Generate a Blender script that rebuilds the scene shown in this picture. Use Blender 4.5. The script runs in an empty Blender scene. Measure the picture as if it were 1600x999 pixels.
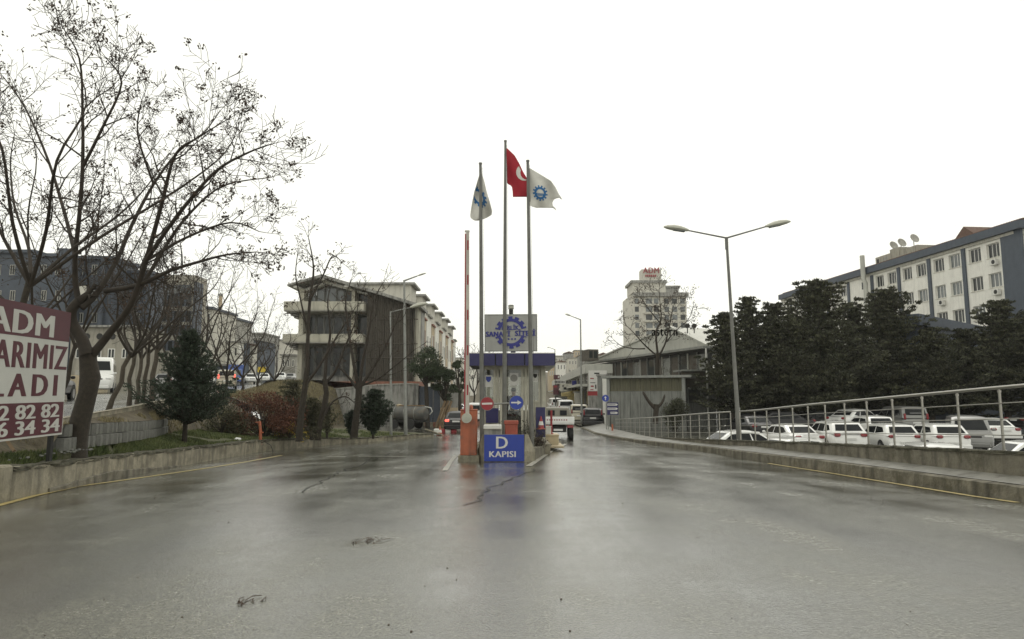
import bpy, bmesh, math, random
from mathutils import Vector, Matrix, noise
random.seed(7)
R = random.random
def U(a, b): return a + (b - a) * random.random()
SC = bpy.context.scene
COL = SC.collection

# ------------------------------------------------------------------ camera
CAMZ = 1.45
F = 1060.0
PITCH = math.atan(122.5 / F)
cam = bpy.data.cameras.new('camera')
cam.sensor_width = 36; cam.lens = F / 1600 * 36
cam.clip_start = 0.05; cam.clip_end = 3000
co = bpy.data.objects.new('camera', cam); COL.objects.link(co)
co.location = (0, 0, CAMZ)
co.rotation_euler = (math.pi / 2 + PITCH, 0, 0)
SC.camera = co
SC.render.resolution_x = 1024; SC.render.resolution_y = 639

# ------------------------------------------------------------------ world and sun
SUN_EL, SUN_ROT = math.radians(52), math.radians(20)
w = bpy.data.worlds.new("World"); SC.world = w; w.use_nodes = True
nt = w.node_tree; nt.nodes.clear()
out = nt.nodes.new('ShaderNodeOutputWorld'); bg = nt.nodes.new('ShaderNodeBackground')
sky = nt.nodes.new('ShaderNodeTexSky'); sky.sky_type = 'NISHITA'; sky.sun_disc = False
sky.sun_elevation = SUN_EL; sky.sun_rotation = SUN_ROT
mx = nt.nodes.new('ShaderNodeMixRGB'); mx.inputs[0].default_value = 0.96
ns = nt.nodes.new('ShaderNodeTexNoise'); ns.inputs['Scale'].default_value = 1.6; ns.inputs['Detail'].default_value = 4
tc = nt.nodes.new('ShaderNodeTexCoord')
cr = nt.nodes.new('ShaderNodeMixRGB'); cr.inputs[1].default_value = (10.5, 10.45, 9.45, 1); cr.inputs[2].default_value = (12.2, 12.15, 11.2, 1)
nt.links.new(tc.outputs['Generated'], ns.inputs['Vector']); nt.links.new(ns.outputs['Fac'], cr.inputs[0])
nt.links.new(sky.outputs[0], mx.inputs[1]); nt.links.new(cr.outputs[0], mx.inputs[2])
nt.links.new(mx.outputs[0], bg.inputs['Color']); bg.inputs['Strength'].default_value = 0.1
nt.links.new(bg.outputs[0], out.inputs['Surface'])
sl = bpy.data.lights.new('sun', 'SUN'); sl.energy = 0.6; sl.angle = math.radians(25); sl.color = (1, .96, .9)
so = bpy.data.objects.new('sun', sl); COL.objects.link(so)
so.rotation_euler = (math.pi / 2 - SUN_EL, 0, math.pi - SUN_ROT)
SC.view_settings.view_transform = 'Standard'; SC.view_settings.look = 'None'
SC.view_settings.gamma = 1; SC.view_settings.exposure = 0.08; SC.view_settings.use_curve_mapping = False

# ------------------------------------------------------------------ pixel helpers (photo 1600 x 999)
cp, sp = math.cos(PITCH), math.sin(PITCH)
def ray(px, py):
    a, b = px - 800.0, 499.5 - py
    return Vector((a, cp * F - sp * b, sp * F + cp * b))
def P(px, py, Y):
    d = ray(px, py); return Vector((0, 0, CAMZ)) + d * (Y / d.y)
def Q(px, py, o, n):
    d = ray(px, py); c = Vector((0, 0, CAMZ)); return c + d * ((Vector(o) - c).dot(n) / d.dot(n))
def lerp(a, b, t): return a + (b - a) * t
def interp(tab, y):
    if y <= tab[0][0]: return tab[0][1]
    for (a, va), (b, vb) in zip(tab, tab[1:]):
        if y <= b: return va + (vb - va) * (y - a) / (b - a)
    return tab[-1][1]

# ------------------------------------------------------------------ materials
def M(name, col, rough=.6, var=.2, scale=6, bump=.15, metal=0, col2=None, streak=0, coat=0, spec=.5, island=0, dirt=None, dscale=2.2, bdist=.01):
    m = bpy.data.materials.new(name); m.use_nodes = True; n = m.node_tree.nodes; l = m.node_tree.links
    b = n['Principled BSDF']; tc = n.new('ShaderNodeTexCoord')
    a = n.new('ShaderNodeTexNoise'); a.inputs['Scale'].default_value = scale; a.inputs['Detail'].default_value = 8; a.inputs['Roughness'].default_value = .65
    l.new(tc.outputs['Object'], a.inputs['Vector'])
    r = n.new('ShaderNodeMapRange'); r.inputs[1].default_value = .3; r.inputs[2].default_value = .7; l.new(a.outputs['Fac'], r.inputs[0])
    c1 = tuple(x * (1 - var) for x in col); c2 = col2 if col2 else tuple(min(1, x * (1 + var)) for x in col)
    x = n.new('ShaderNodeMixRGB'); x.inputs[1].default_value = (*c1, 1); x.inputs[2].default_value = (*c2, 1); l.new(r.outputs[0], x.inputs[0])
    last = x.outputs[0]
    if island:
        g = n.new('ShaderNodeNewGeometry'); h = n.new('ShaderNodeMapRange'); h.inputs[3].default_value = 1 - island; h.inputs[4].default_value = 1 + island
        l.new(g.outputs['Random Per Island'], h.inputs[0])
        y = n.new('ShaderNodeVectorMath'); y.operation = 'SCALE'; l.new(last, y.inputs[0]); l.new(h.outputs[0], y.inputs['Scale']); last = y.outputs[0]
    if streak:
        mp = n.new('ShaderNodeMapping'); mp.inputs['Scale'].default_value = (2.6, 2.6, .45); l.new(tc.outputs['Object'], mp.inputs[0])
        s = n.new('ShaderNodeTexNoise'); s.inputs['Scale'].default_value = 1.3; s.inputs['Detail'].default_value = 6; l.new(mp.outputs[0], s.inputs['Vector'])
        q = n.new('ShaderNodeMapRange'); q.inputs[1].default_value = .48; q.inputs[2].default_value = .68; q.inputs[4].default_value = streak; l.new(s.outputs['Fac'], q.inputs[0])
        y = n.new('ShaderNodeMixRGB'); y.inputs[2].default_value = (*(x_ * .32 for x_ in col), 1); l.new(q.outputs[0], y.inputs[0]); l.new(last, y.inputs[1]); last = y.outputs[0]
    if dirt:
        s = n.new('ShaderNodeTexNoise'); s.inputs['Scale'].default_value = dscale; s.inputs['Detail'].default_value = 9; s.inputs['Roughness'].default_value = .7; l.new(tc.outputs['Object'], s.inputs['Vector'])
        q = n.new('ShaderNodeMapRange'); q.inputs[1].default_value = .5; q.inputs[2].default_value = .62; q.inputs[4].default_value = .8; l.new(s.outputs['Fac'], q.inputs[0])
        y = n.new('ShaderNodeMixRGB'); y.inputs[2].default_value = (*dirt, 1); l.new(q.outputs[0], y.inputs[0]); l.new(last, y.inputs[1]); last = y.outputs[0]
    l.new(last, b.inputs['Base Color'])
    b.inputs['Roughness'].default_value = rough; b.inputs['Metallic'].default_value = metal
    b.inputs['Specular IOR Level'].default_value = spec; b.inputs['Coat Weight'].default_value = coat
    if bump:
        bp = n.new('ShaderNodeBump'); bp.inputs['Strength'].default_value = bump; bp.inputs['Distance'].default_value = bdist
        bn = n.new('ShaderNodeTexNoise'); bn.inputs['Scale'].default_value = scale * 5; bn.inputs['Detail'].default_value = 6; l.new(tc.outputs['Object'], bn.inputs['Vector'])
        l.new(bn.outputs['Fac'], bp.inputs['Height']); l.new(bp.outputs[0], b.inputs['Normal'])
    return m
def emit(m, col, s):
    b = m.node_tree.nodes['Principled BSDF']; b.inputs['Emission Color'].default_value = (*col, 1); b.inputs['Emission Strength'].default_value = s; return m

def road_material(name, wet=1.0, base=.05, puddles=()):
    m = bpy.data.materials.new(name); m.use_nodes = True; n = m.node_tree.nodes; l = m.node_tree.links
    b = n['Principled BSDF']; tc = n.new('ShaderNodeTexCoord'); C = tc.outputs['Object']
    def noi(s, d=6, ro=.6, vec=C):
        a = n.new('ShaderNodeTexNoise'); a.inputs['Scale'].default_value = s; a.inputs['Detail'].default_value = d; a.inputs['Roughness'].default_value = ro; l.new(vec, a.inputs['Vector']); return a.outputs['Fac']
    def mr(x, a, b_, c, d):
        r = n.new('ShaderNodeMapRange'); r.inputs[1].default_value = a; r.inputs[2].default_value = b_; r.inputs[3].default_value = c; r.inputs[4].default_value = d; l.new(x, r.inputs[0]); return r.outputs[0]
    def mth(op, x, y):
        r = n.new('ShaderNodeMath'); r.operation = op
        for i, v in enumerate((x, y)):
            if isinstance(v, (int, float)): r.inputs[i].default_value = v
            else: l.new(v, r.inputs[i])
        return r.outputs[0]
    mp = n.new('ShaderNodeMapping'); mp.inputs['Scale'].default_value = (.9, .16, 1); mp.inputs['Rotation'].default_value = (0, 0, .12); l.new(C, mp.inputs[0])
    big = noi(.55, 7, .62); lanes = noi(.9, 5, .6, mp.outputs[0])
    worn = mth('ADD', mth('MULTIPLY', big, .5), mth('MULTIPLY', lanes, .5))
    agg = noi(50, 5, .9); mid = noi(14, 8, .8)
    v = n.new('ShaderNodeTexVoronoi'); v.inputs['Scale'].default_value = 60; l.new(C, v.inputs['Vector'])
    # colour
    c1 = mr(worn, .40, .62, base * .42, base * 1.5)
    c2 = mth('MULTIPLY', c1, mr(agg, .36, .64, .05, 2.3))
    c3 = mth('MULTIPLY', c2, mr(mid, .3, .7, .6, 1.4))
    cc = n.new('ShaderNodeCombineColor'); l.new(c3, cc.inputs[0]); l.new(mth('MULTIPLY', c3, .985), cc.inputs[1]); l.new(mth('MULTIPLY', c3, .76), cc.inputs[2])
    l.new(cc.outputs[0], b.inputs['Base Color'])
    # wetness: smooth film in hollows
    film = mr(worn, .42, .6, 1, 0)
    rough = mr(film, 0, 1, .25, .13)
    rough = mth('MULTIPLY', rough, mr(mid, .3, .7, .7, 1.35))
    pm = None
    sx = n.new('ShaderNodeSeparateXYZ'); l.new(C, sx.inputs[0])
    wob = noi(2.6, 5, .6)
    for (x, y, rx, ry) in puddles:
        dx = mth('DIVIDE', mth('SUBTRACT', sx.outputs[0], x), rx); dy = mth('DIVIDE', mth('SUBTRACT', sx.outputs[1], y), ry)
        d = mth('SQRT', mth('ADD', mth('MULTIPLY', dx, dx), mth('MULTIPLY', dy, dy)), 0)
        k = mr(mth('ADD', d, mth('MULTIPLY', mth('SUBTRACT', wob, .5), 3.2)), .3, 1.5, .8, 0)
        pm = k if pm is None else mth('MAXIMUM', pm, k)
    bh = mth('ADD', mth('MULTIPLY', agg, .6), mth('MULTIPLY', v.outputs['Distance'], .8))
    bp = n.new('ShaderNodeBump'); bp.inputs['Distance'].default_value = .0042; l.new(bh, bp.inputs['Height'])
    st = mr(film, 0, 1, .8, .45)
    if pm is not None:
        st = mth('MULTIPLY', st, mth('SUBTRACT', 1, pm)); rough = mth('MULTIPLY', rough, mth('SUBTRACT', 1, mth('MULTIPLY', pm, .9)))
    l.new(st, bp.inputs['Strength']); l.new(bp.outputs[0], b.inputs['Normal']); l.new(rough, b.inputs['Roughness'])
    l.new(mr(film, 0, 1, .55 * wet, 1.0 * wet), b.inputs['Coat Weight']); b.inputs['Coat IOR'].default_value = 1.6; l.new(mth('MULTIPLY', rough, .8), b.inputs['Coat Roughness']); l.new(bp.outputs[0], b.inputs['Coat Normal']); b.inputs['IOR'].default_value = 1.5; b.inputs['Specular IOR Level'].default_value = .5 * wet
    return m

PUD = ((-1.5, 6.95, .3, .3),)
m_road = road_material('wet_asphalt', 1.0, .075, PUD)
m_street = road_material('street_asphalt', .9, .075)
m_lot = road_material('lot_asphalt', .9, .055)
m_walk = M('pavement_concrete', (.23, .225, .2), .38, .25, 3, .3, dirt=(.1, .095, .08))
m_conc = M('stained_concrete', (.27, .245, .18), .8, .35, 3, .6, streak=.7, dirt=(.13, .115, .08), dscale=1.6, bdist=.02)
m_conc2 = M('mossy_concrete', (.17, .155, .115), .85, .35, 3.2, .7, streak=.9, dirt=(.075, .068, .042), dscale=1.7, bdist=.025)
m_concpale = M('pale_concrete', (.36, .35, .31), .8, .18, 3, .3, streak=.5)
m_concgrey = M('grey_retaining_concrete', (.3, .295, .27), .85, .2, 1.2, .3, streak=.9)
m_block = M('grey_block', (.15, .15, .135), .9, .25, 8, .5, dirt=(.09, .1, .07))
m_earth = M('earth', (.07, .058, .036), .95, .4, 3, .8, col2=(.14, .118, .075), bdist=.05)
m_turf = M('turf', (.06, .075, .03), .95, .4, 3, .8, col2=(.105, .1, .05), bdist=.05)
m_grass = M('grass_blade', (.06, .1, .022), .7, .3, 2, 0, col2=(.15, .165, .06), island=.4)
m_moss = M('moss_cap', (.045, .045, .026), .95, .4, 6, .8, col2=(.1, .092, .06), bdist=.03)
m_stuccod = M('weathered_stucco', (.34, .32, .265), .85, .1, .8, .15, streak=.5)
m_balc = M('balcony_stucco', (.45, .43, .35), .85, .1, .8, .15, streak=.45)
m_cabg = M('grey_beige_cab', (.17, .16, .125), .5, .1, 3, .05)
m_dry = M('dry_grass_blade', (.2, .17, .09), .8, .3, 2, 0, island=.3)
m_yellow = M('yellow_paint', (.42, .33, .12), .5, .15, 10, .2, dirt=(.18, .16, .1), dscale=9)
m_worn = M('worn_paint', (.3, .285, .24), .45, .2, 10, .2, dirt=(.1, .095, .085), dscale=6)
m_darkline = M('dark_line', (.032, .031, .028), .25, .2, 10, .3)
m_steel = M('brushed_steel', (.33, .32, .285), .33, .08, 20, .05, metal=1)
m_galv = M('galvanised', (.25, .255, .235), .5, .15, 6, .1, metal=.55, streak=.3)
m_pole = M('pole_grey', (.15, .15, .135), .5, .15, 6, .1, metal=.3, streak=.4)
m_lampg = M('lamp_housing', (.42, .42, .35), .45, .1, 6, .05)
m_orange = M('orange_paint', (.42, .12, .055), .5, .15, 3, .08, streak=.55, coat=.05, dirt=(.2, .09, .06), dscale=3.5)
m_white = M('white_paint', (.66, .65, .6), .5, .05, 3, .05, streak=.12)
m_boom = M('weathered_boom_paint', (.46, .43, .37), .5, .12, 4, .05, streak=.5)
m_red = M('red_paint', (.28, .024, .03), .4, .08, 5, .05)
m_blue = M('sign_blue', (.018, .045, .3), .38, .06, 5, .03)
m_navy = M('navy_panel', (.018, .016, .085), .35, .1, 5, .03)
m_signw = M('sign_white', (.62, .61, .57), .5, .05, 5, .03)
m_signg = M('sign_grey_face', (.34, .34, .315), .5, .06, 2, .03, streak=.15)
m_logo = M('logo_blue', (.022, .026, .2), .4, .05, 5, 0)
m_maroon = M('maroon_vinyl', (.085, .022, .03), .38, .12, 3, .03)
m_vinyl = M('vinyl_white', (.48, .48, .44), .45, .05, 3, .03)
m_cream = M('cream_frame', (.44, .42, .34), .55, .15, 4, .1, streak=.7)
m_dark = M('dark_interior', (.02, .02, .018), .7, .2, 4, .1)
m_black = M('black_rubber', (.018, .018, .017), .7, .2, 12, .2)
m_glassd = M('dark_window_glass', (.022, .026, .026), .08, .3, .6, 0, spec=.4)
m_glassg = M('grey_window_glass', (.1, .115, .115), .08, .3, .8, 0, spec=.8)
m_frame = M('white_window_frame', (.7, .69, .64), .5, .05, 4, 0)
m_bark = M('bark', (.036, .029, .02), .9, .35, 14, .8, bdist=.02)
m_barkl = M('pale_bark', (.075, .062, .045), .9, .3, 14, .6, bdist=.02)
m_twig = M('twig', (.035, .027, .019), .85, .3, 5, 0)
m_leafd = M('dry_leaf', (.055, .035, .022), .85, .3, 5, 0, island=.4)
m_cedar = M('cedar_needles', (.024, .029, .015), .85, .3, .5, 0, col2=(.08, .082, .044), island=.7)
m_pine = M('pine_needles', (.03, .048, .02), .8, .3, .7, 0, col2=(.05, .07, .03), island=.4)
m_fir = M('spruce_needles', (.02, .036, .02), .8, .3, 1.2, 0, col2=(.036, .052, .028), island=.4)
m_redsh = M('red_brown_leaves', (.1, .036, .02), .85, .3, 1.2, 0, col2=(.16, .07, .04), island=.4)
m_jun = M('juniper_needles', (.06, .066, .032), .85, .3, 1.2, 0, col2=(.11, .1, .055), island=.4)
m_yel = M('yellow_blossom', (.65, .48, .06), .7, .2, 5, 0, island=.3)
m_stucco = M('white_stucco', (.78, .765, .7), .85, .06, 1.2, .15, streak=.2)
m_stuccob = M('beige_stucco', (.56, .54, .47), .85, .07, 1, .15, streak=.35)
m_tan = M('tan_panel', (.46, .37, .25), .8, .1, 2, .1)
m_slate = M('slate_blue_paint', (.062, .077, .1), .65, .12, 2, .1, streak=.2)
m_slated = M('slate_dark_cladding', (.06, .072, .092), .6, .18, 1.2, .1)
m_tile = M('roof_tile', (.12, .07, .05), .85, .25, 3, .4)
m_roofg = M('grey_roof_sheet', (.42, .42, .37), .5, .1, .6, .1, streak=.2)
m_corr = M('corrugated_grey', (.21, .215, .195), .6, .15, 1, .1, streak=.6)
m_olive = M('corrugated_olive', (.105, .1, .06), .65, .15, 1, .1, streak=.5)
m_net = M('scaffold_net', (.085, .075, .06), .9, .3, 5, .5, col2=(.11, .096, .075))
m_brick = M('brick_red', (.24, .11, .075), .85, .25, 4, .2)
m_pot = M('terracotta', (.3, .07, .045), .7, .15, 5, .2)
m_stone = M('beige_stone', (.5, .42, .28), .6, .12, 3, .2, streak=.3)
m_wood = M('weathered_wood', (.2, .14, .08), .8, .3, 8, .3)
m_carw = M('white_car_paint', (.74, .74, .71), .22, .03, 1, 0, coat=.7)
m_cards = M('silver_car_paint', (.2, .2, .19), .3, .05, 1, 0, metal=.4, coat=.5)
m_cark = M('black_car_paint', (.012, .012, .013), .3, .1, 1, 0, coat=.25, spec=.3)
m_cargo = M('champagne_car_paint', (.36, .33, .25), .3, .05, 1, 0, metal=.4, coat=.6)
m_carbl = M('blue_truck_paint', (.03, .09, .34), .35, .08, 1, 0, coat=.5)
m_glassc = M('car_glass', (.012, .014, .015), .08, .2, 1, 0, spec=.16)
m_tail = M('taillight_red', (.22, .012, .018), .2, .1, 1, 0, coat=.6)
m_taillit = emit(M('taillight_lit', (.6, .02, .02), .2, .1, 1, 0), (1, .12, .08), 2.2)
m_headl = M('headlight_clear', (.7, .7, .68), .12, .1, 1, 0, coat=.8)
m_plate = M('number_plate_white', (.65, .65, .62), .5, .05, 1, 0)
m_rim = M('wheel_rim', (.4, .4, .4), .35, .1, 1, 0, metal=.8)
m_tank = M('tank_steel_dirty', (.085, .085, .078), .55, .3, 2, .2, dirt=(.13, .11, .08))
m_flagw = M('flag_white_cloth', (.56, .55, .5), .9, .1, 4, .1)
m_flagr = M('flag_red_cloth', (.33, .014, .026), .85, .12, 4, .1)
m_flagb = M('flag_emblem_blue', (.03, .13, .3), .85, .1, 4, .05)
m_skin = M('skin', (.4, .24, .17), .6, .1, 10, 0)
m_jacket = M('dark_jacket', (.022, .022, .025), .85, .2, 10, .2)
m_hair = M('dark_hair', (.02, .015, .012), .6, .2, 20, .1)
m_litter = M('litter_white', (.7, .7, .68), .6, .1, 10, .1)
mg = bpy.data.materials.new('clear_glass'); mg.use_nodes = True
_n = mg.node_tree.nodes; _l = mg.node_tree.links; _n.remove(_n['Principled BSDF'])
_t = _n.new('ShaderNodeBsdfTransparent'); _t.inputs[0].default_value = (.93, .95, .94, 1); _g = _n.new('ShaderNodeBsdfGlossy'); _g.inputs['Roughness'].default_value = .03
_f = _n.new('ShaderNodeFresnel'); _f.inputs[0].default_value = 1.6; _m = _n.new('ShaderNodeMixShader')
_l.new(_f.outputs[0], _m.inputs[0]); _l.new(_t.outputs[0], _m.inputs[1]); _l.new(_g.outputs[0], _m.inputs[2]); _l.new(_m.outputs[0], _n['Material Output'].inputs[0])
m_clear = mg

# ------------------------------------------------------------------ mesh builder
class MB:
    def __init__(s): s.v = []; s.f = []
    def add(s, vs, fs):
        k = len(s.v); s.v += [tuple(a) for a in vs]; s.f += [tuple(i + k for i in f) for f in fs]; return s
    def quad(s, a, b, c, d): return s.add((a, b, c, d), ((0, 1, 2, 3),))
    def box(s, x0, x1, y0, y1, z0, z1, mtx=None):
        vs = [Vector((x, y, z)) for z in (z0, z1) for y in (y0, y1) for x in (x0, x1)]
        if mtx: vs = [mtx @ a for a in vs]
        return s.add(vs, ((0, 2, 3, 1), (4, 5, 7, 6), (0, 1, 5, 4), (2, 6, 7, 3), (0, 4, 6, 2), (1, 3, 7, 5)))
    def cbox(s, c, sz, rz=0, mtx=None):
        m = Matrix.Translation(Vector(c)) @ Matrix.Rotation(rz, 4, 'Z')
        if mtx: m = mtx @ m
        return s.box(-sz[0] / 2, sz[0] / 2, -sz[1] / 2, sz[1] / 2, -sz[2] / 2, sz[2] / 2, m)
    def rbox(s, c, sz, r=.02, rz=0, mtx=None):          # box with chamfered edges
        m = Matrix.Translation(Vector(c)) @ Matrix.Rotation(rz, 4, 'Z')
        if mtx: m = mtx @ m
        x, y, z = (a / 2 for a in sz); r = min(r, x * .9, y * .9, z * .9)
        ring = lambda X, Y, q, zz: [(X - q, -Y, zz), (X, -Y + q, zz), (X, Y - q, zz), (X - q, Y, zz), (-X + q, Y, zz), (-X, Y - q, zz), (-X, -Y + q, zz), (-X + q, -Y, zz)]
        rs = [ring(x - r, y - r, r, -z), ring(x, y, r, -z + r), ring(x, y, r, z - r), ring(x - r, y - r, r, z)]
        vs = [m @ Vector(p) for q in rs for p in q]
        fs = [(i * 8 + j, i * 8 + (j + 1) % 8, i * 8 + 8 + (j + 1) % 8, i * 8 + 8 + j) for i in range(3) for j in range(8)]
        fs += [tuple(range(7, -1, -1)), tuple(range(24, 32))]
        return s.add(vs, fs)
    def tube(s, pts, rad, n=6, cap=True):
        pts = [Vector(p) for p in pts]
        if not hasattr(rad, '__len__'): rad = [rad] * len(pts)
        k = len(s.v); ref = None
        for i, p in enumerate(pts):
            d = (pts[min(i + 1, len(pts) - 1)] - pts[max(i - 1, 0)])
            if d.length < 1e-9: d = Vector((0, 0, 1))
            d.normalize()
            if ref is None:
                ref = d.cross(Vector((0, 0, 1)) if abs(d.z) < .9 else Vector((1, 0, 0))).normalized()
            else:
                ref = (ref - d * ref.dot(d))
                ref = ref.normalized() if ref.length > 1e-6 else d.orthogonal().normalized()
            b = d.cross(ref)
            for j in range(n):
                a = 2 * math.pi * j / n; s.v.append(tuple(p + (ref * math.cos(a) + b * math.sin(a)) * rad[i]))
        for i in range(len(pts) - 1):
            for j in range(n):
                s.f.append((k + i * n + j, k + i * n + (j + 1) % n, k + (i + 1) * n + (j + 1) % n, k + (i + 1) * n + j))
        if cap:
            s.f.append(tuple(k + j for j in range(n - 1, -1, -1))); e = k + (len(pts) - 1) * n; s.f.append(tuple(e + j for j in range(n)))
        return s
    def prism(s, poly, fr, d0, d1):                      # 2-D polygon in frame fr (o,r,u,n) extruded from d0 to d1 along n
        o, r, u, n = fr; N = len(poly)
        vs = [o + r * a + u * b + n * d0 for a, b in poly] + [o + r * a + u * b + n * d1 for a, b in poly]
        fs = [(i, (i + 1) % N, N + (i + 1) % N, N + i) for i in range(N)] + [tuple(range(N - 1, -1, -1)), tuple(range(N, 2 * N))]
        return s.add(vs, fs)
    def fbox(s, fr, a0, a1, b0, b1, d0, d1): return s.prism([(a0, b0), (a1, b0), (a1, b1), (a0, b1)], fr, d0, d1)
    def disc(s, fr, ca, cb, r, d0, d1, n=24, sq=1): return s.prism([(ca + r * math.cos(2 * math.pi * i / n), cb + sq * r * math.sin(2 * math.pi * i / n)) for i in range(n)], fr, d0, d1)
    def lathe(s, c, prof, n=12, mtx=None):
        k = len(s.v)
        for (r, z) in prof:
            for j in range(n):
                a = 2 * math.pi * j / n; p = Vector((r * math.cos(a), r * math.sin(a), z))
                if mtx: p = mtx @ p
                s.v.append(tuple(p + Vector(c)))
        for i in range(len(prof) - 1):
            for j in range(n): s.f.append((k + i * n + j, k + i * n + (j + 1) % n, k + (i + 1) * n + (j + 1) % n, k + (i + 1) * n + j))
        s.f.append(tuple(k + j for j in range(n - 1, -1, -1))); e = k + (len(prof) - 1) * n; s.f.append(tuple(e + j for j in range(n)))
        return s
    def build(s, name, mat, parent=None, smooth=False):
        off = Vector((0, 0, 0)); q = parent
        while q: off += q.location; q = q.parent
        me = bpy.data.meshes.new(name)
        me.from_pydata([(a[0] - off.x, a[1] - off.y, a[2] - off.z) for a in s.v], [], s.f)
        me.materials.append(mat)
        bm_fix(me)
        if smooth:
            me.polygons.foreach_set('use_smooth', [True] * len(me.polygons))
            if smooth != 1:
                try: me.set_sharp_from_angle(angle=math.radians(smooth))
                except Exception: pass
        o = bpy.data.objects.new(name, me); COL.objects.link(o); o.parent = parent
        return o
def bm_fix(me):
    if len(me.polygons) > 20000 or len(me.polygons) < 2: return
    bm = bmesh.new(); bm.from_mesh(me); bmesh.ops.recalc_face_normals(bm, faces=bm.faces); bm.to_mesh(me); bm.free()
def frame(o, r, u=(0, 0, 1)):                            # n points to the viewer side: r x u reversed so that n = -(depth)
    r = Vector(r).normalized(); u = Vector(u).normalized(); return (Vector(o), r, u, r.cross(u).normalized())
def tag(o, label=None, cat=None, group=None, kind=None):
    if label: o['label'] = label
    if cat: o['category'] = cat
    if group: o['group'] = group
    if kind: o['kind'] = kind
    return o
def thing(name, label, cat, loc=(0, 0, 0), group=None, rz=0):
    o = bpy.data.objects.new(name, None); COL.objects.link(o); o.location = loc; o.rotation_euler = (0, 0, rz); o.empty_display_size = .3
    return tag(o, label, cat, group)
def struct(o): o['kind'] = 'structure'; return o
def stuff(o): o['kind'] = 'stuff'; return o
def copy_tree(o, parent=None):
    c = o.copy(); COL.objects.link(c); c.parent = parent
    for ch in list(o.children): copy_tree(ch, c)
    return c
def share(o, loc, rz=0, parent=None, name=None):         # linked copy sharing mesh data
    c = o.copy(); COL.objects.link(c); c.location = loc; c.rotation_euler = (0, 0, rz); c.parent = parent; return c
def text_mb(mb, s, fr, a0, a1, b0, b1, d0, d1, bold=0.0, spacing=1.0):
    if bold <= 0.001: return text_one(mb, s, fr, a0, a1, b0, b1, d0, d1, 0, spacing)
    e = min(bold * abs(b1 - b0), abs(a1 - a0) * .03); ey = e * .35 * (1 if b1 > b0 else -1)
    for i, (q, y) in enumerate(((-1, 0), (-.33, 0), (.33, 0), (1, 0))):
        text_one(mb, s, fr, a0 + e + q * e, a1 - e + q * e, b0, b1, d0, d1 + .0008 * i, 0, spacing)
def text_one(mb, s, fr, a0, a1, b0, b1, d0, d1, bold=0.0, spacing=1.0):
    cu = bpy.data.curves.new('lettering', 'FONT'); cu.body = s; cu.size = 1; cu.offset = bold; cu.resolution_u = 3; cu.space_character = spacing; cu.fill_mode = 'FRONT'
    ob = bpy.data.objects.new('lettering', cu); COL.objects.link(ob)
    me = bpy.data.meshes.new_from_object(ob.evaluated_get(bpy.context.evaluated_depsgraph_get()))
    vs = [v.co.copy() for v in me.vertices]; fs = [tuple(p.vertices) for p in me.polygons]
    bpy.data.objects.remove(ob); bpy.data.curves.remove(cu); bpy.data.meshes.remove(me)
    if not vs: return
    x0 = min(v.x for v in vs); x1 = max(v.x for v in vs); y0 = min(v.y for v in vs); y1 = max(v.y for v in vs)
    o, r, u, n = fr
    mp = lambda v, d: o + r * (a0 + (v.x - x0) / (x1 - x0) * (a1 - a0)) + u * (b0 + (v.y - y0) / (y1 - y0) * (b1 - b0)) + n * d
    edge = {}
    for f in fs:
        for i in range(len(f)):
            e = (f[i], f[(i + 1) % len(f)]); edge[e] = 1
    N = len(vs)
    side = [(a, b, N + b, N + a) for (a, b) in edge if (b, a) not in edge]
    mb.add([mp(v, d1) for v in vs] + [mp(v, d0) for v in vs], fs + side)
def gear(fr, c, ri, ro, rt, teeth, d0, d1, rot=0, gap=None, n=8):
    mb = MB(); o, r, u, nn = fr; N = teeth * n; pts = []
    for i in range(N):
        t = i % n; a = 2 * math.pi * i / N + rot; R_ = rt if t < 5 else ro; a2 = a
        pts.append((a2, R_))
    def pt(a, R_, d): return o + r * (c[0] + R_ * math.cos(a)) + u * (c[1] + R_ * math.sin(a)) + nn * d
    for i in range(N):
        a, R_ = pts[i]; b, _ = pts[(i + 1) % N]; b = a + 2 * math.pi / N
        am = math.degrees(a + math.pi / N) % 360
        if gap and any(g0 <= am <= g1 for g0, g1 in gap): continue
        vs = [pt(a, ri, d0), pt(a, R_, d0), pt(b, R_, d0), pt(b, ri, d0), pt(a, ri, d1), pt(a, R_, d1), pt(b, R_, d1), pt(b, ri, d1)]
        mb.add(vs, ((0, 3, 2, 1), (4, 5, 6, 7), (0, 1, 5, 4), (1, 2, 6, 5), (2, 3, 7, 6), (3, 0, 4, 7)))
    return mb
# ------------------------------------------------------------------ terrain tables
RZ = [(-30, .05), (5, 0), (7.5, -.02), (10.3, -.13), (14, -.28), (21, -.56), (28, -.76), (38, -.98), (60, -1.0), (80, -.75), (120, -.45), (160, -.2)]
RZ = [(v * .5, sum(interp(RZ, v * .5 + d) for d in (-2, -1.4, -.7, 0, .7, 1.4, 2)) / 7) for v in range(-60, 321)]
def roadz(x, y):
    c = .12 * max(0, 1 - (x / 7.5) ** 2) * min(1, max(0, (y - 5) / 9)) * min(1, max(0, (60 - y) / 20))
    return interp(RZ, y) + c
XW = [(-30, -7.86), (10.75, -7.86), (16.9, -9.12), (22, -9.9), (28.7, -10.4), (33, -9.7), (36.6, -8.6), (43, -4.9)]
def xw(y): return interp(XW, y)
XK = [(-30, 8.0), (6, 8.0), (10.3, 7.84), (21, 8.06), (27.8, 8.0), (36, 6.8), (40.6, 6.1), (46, 5.5), (57, 5.7), (160, 6.5)]
def xk(y): return interp(XK, y)
XF = [(-30, 8.45), (12, 8.57), (25, 8.95), (31, 8.2), (38, 7.5), (46, 6.96)]
def xf(y): return interp(XF, y)
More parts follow.
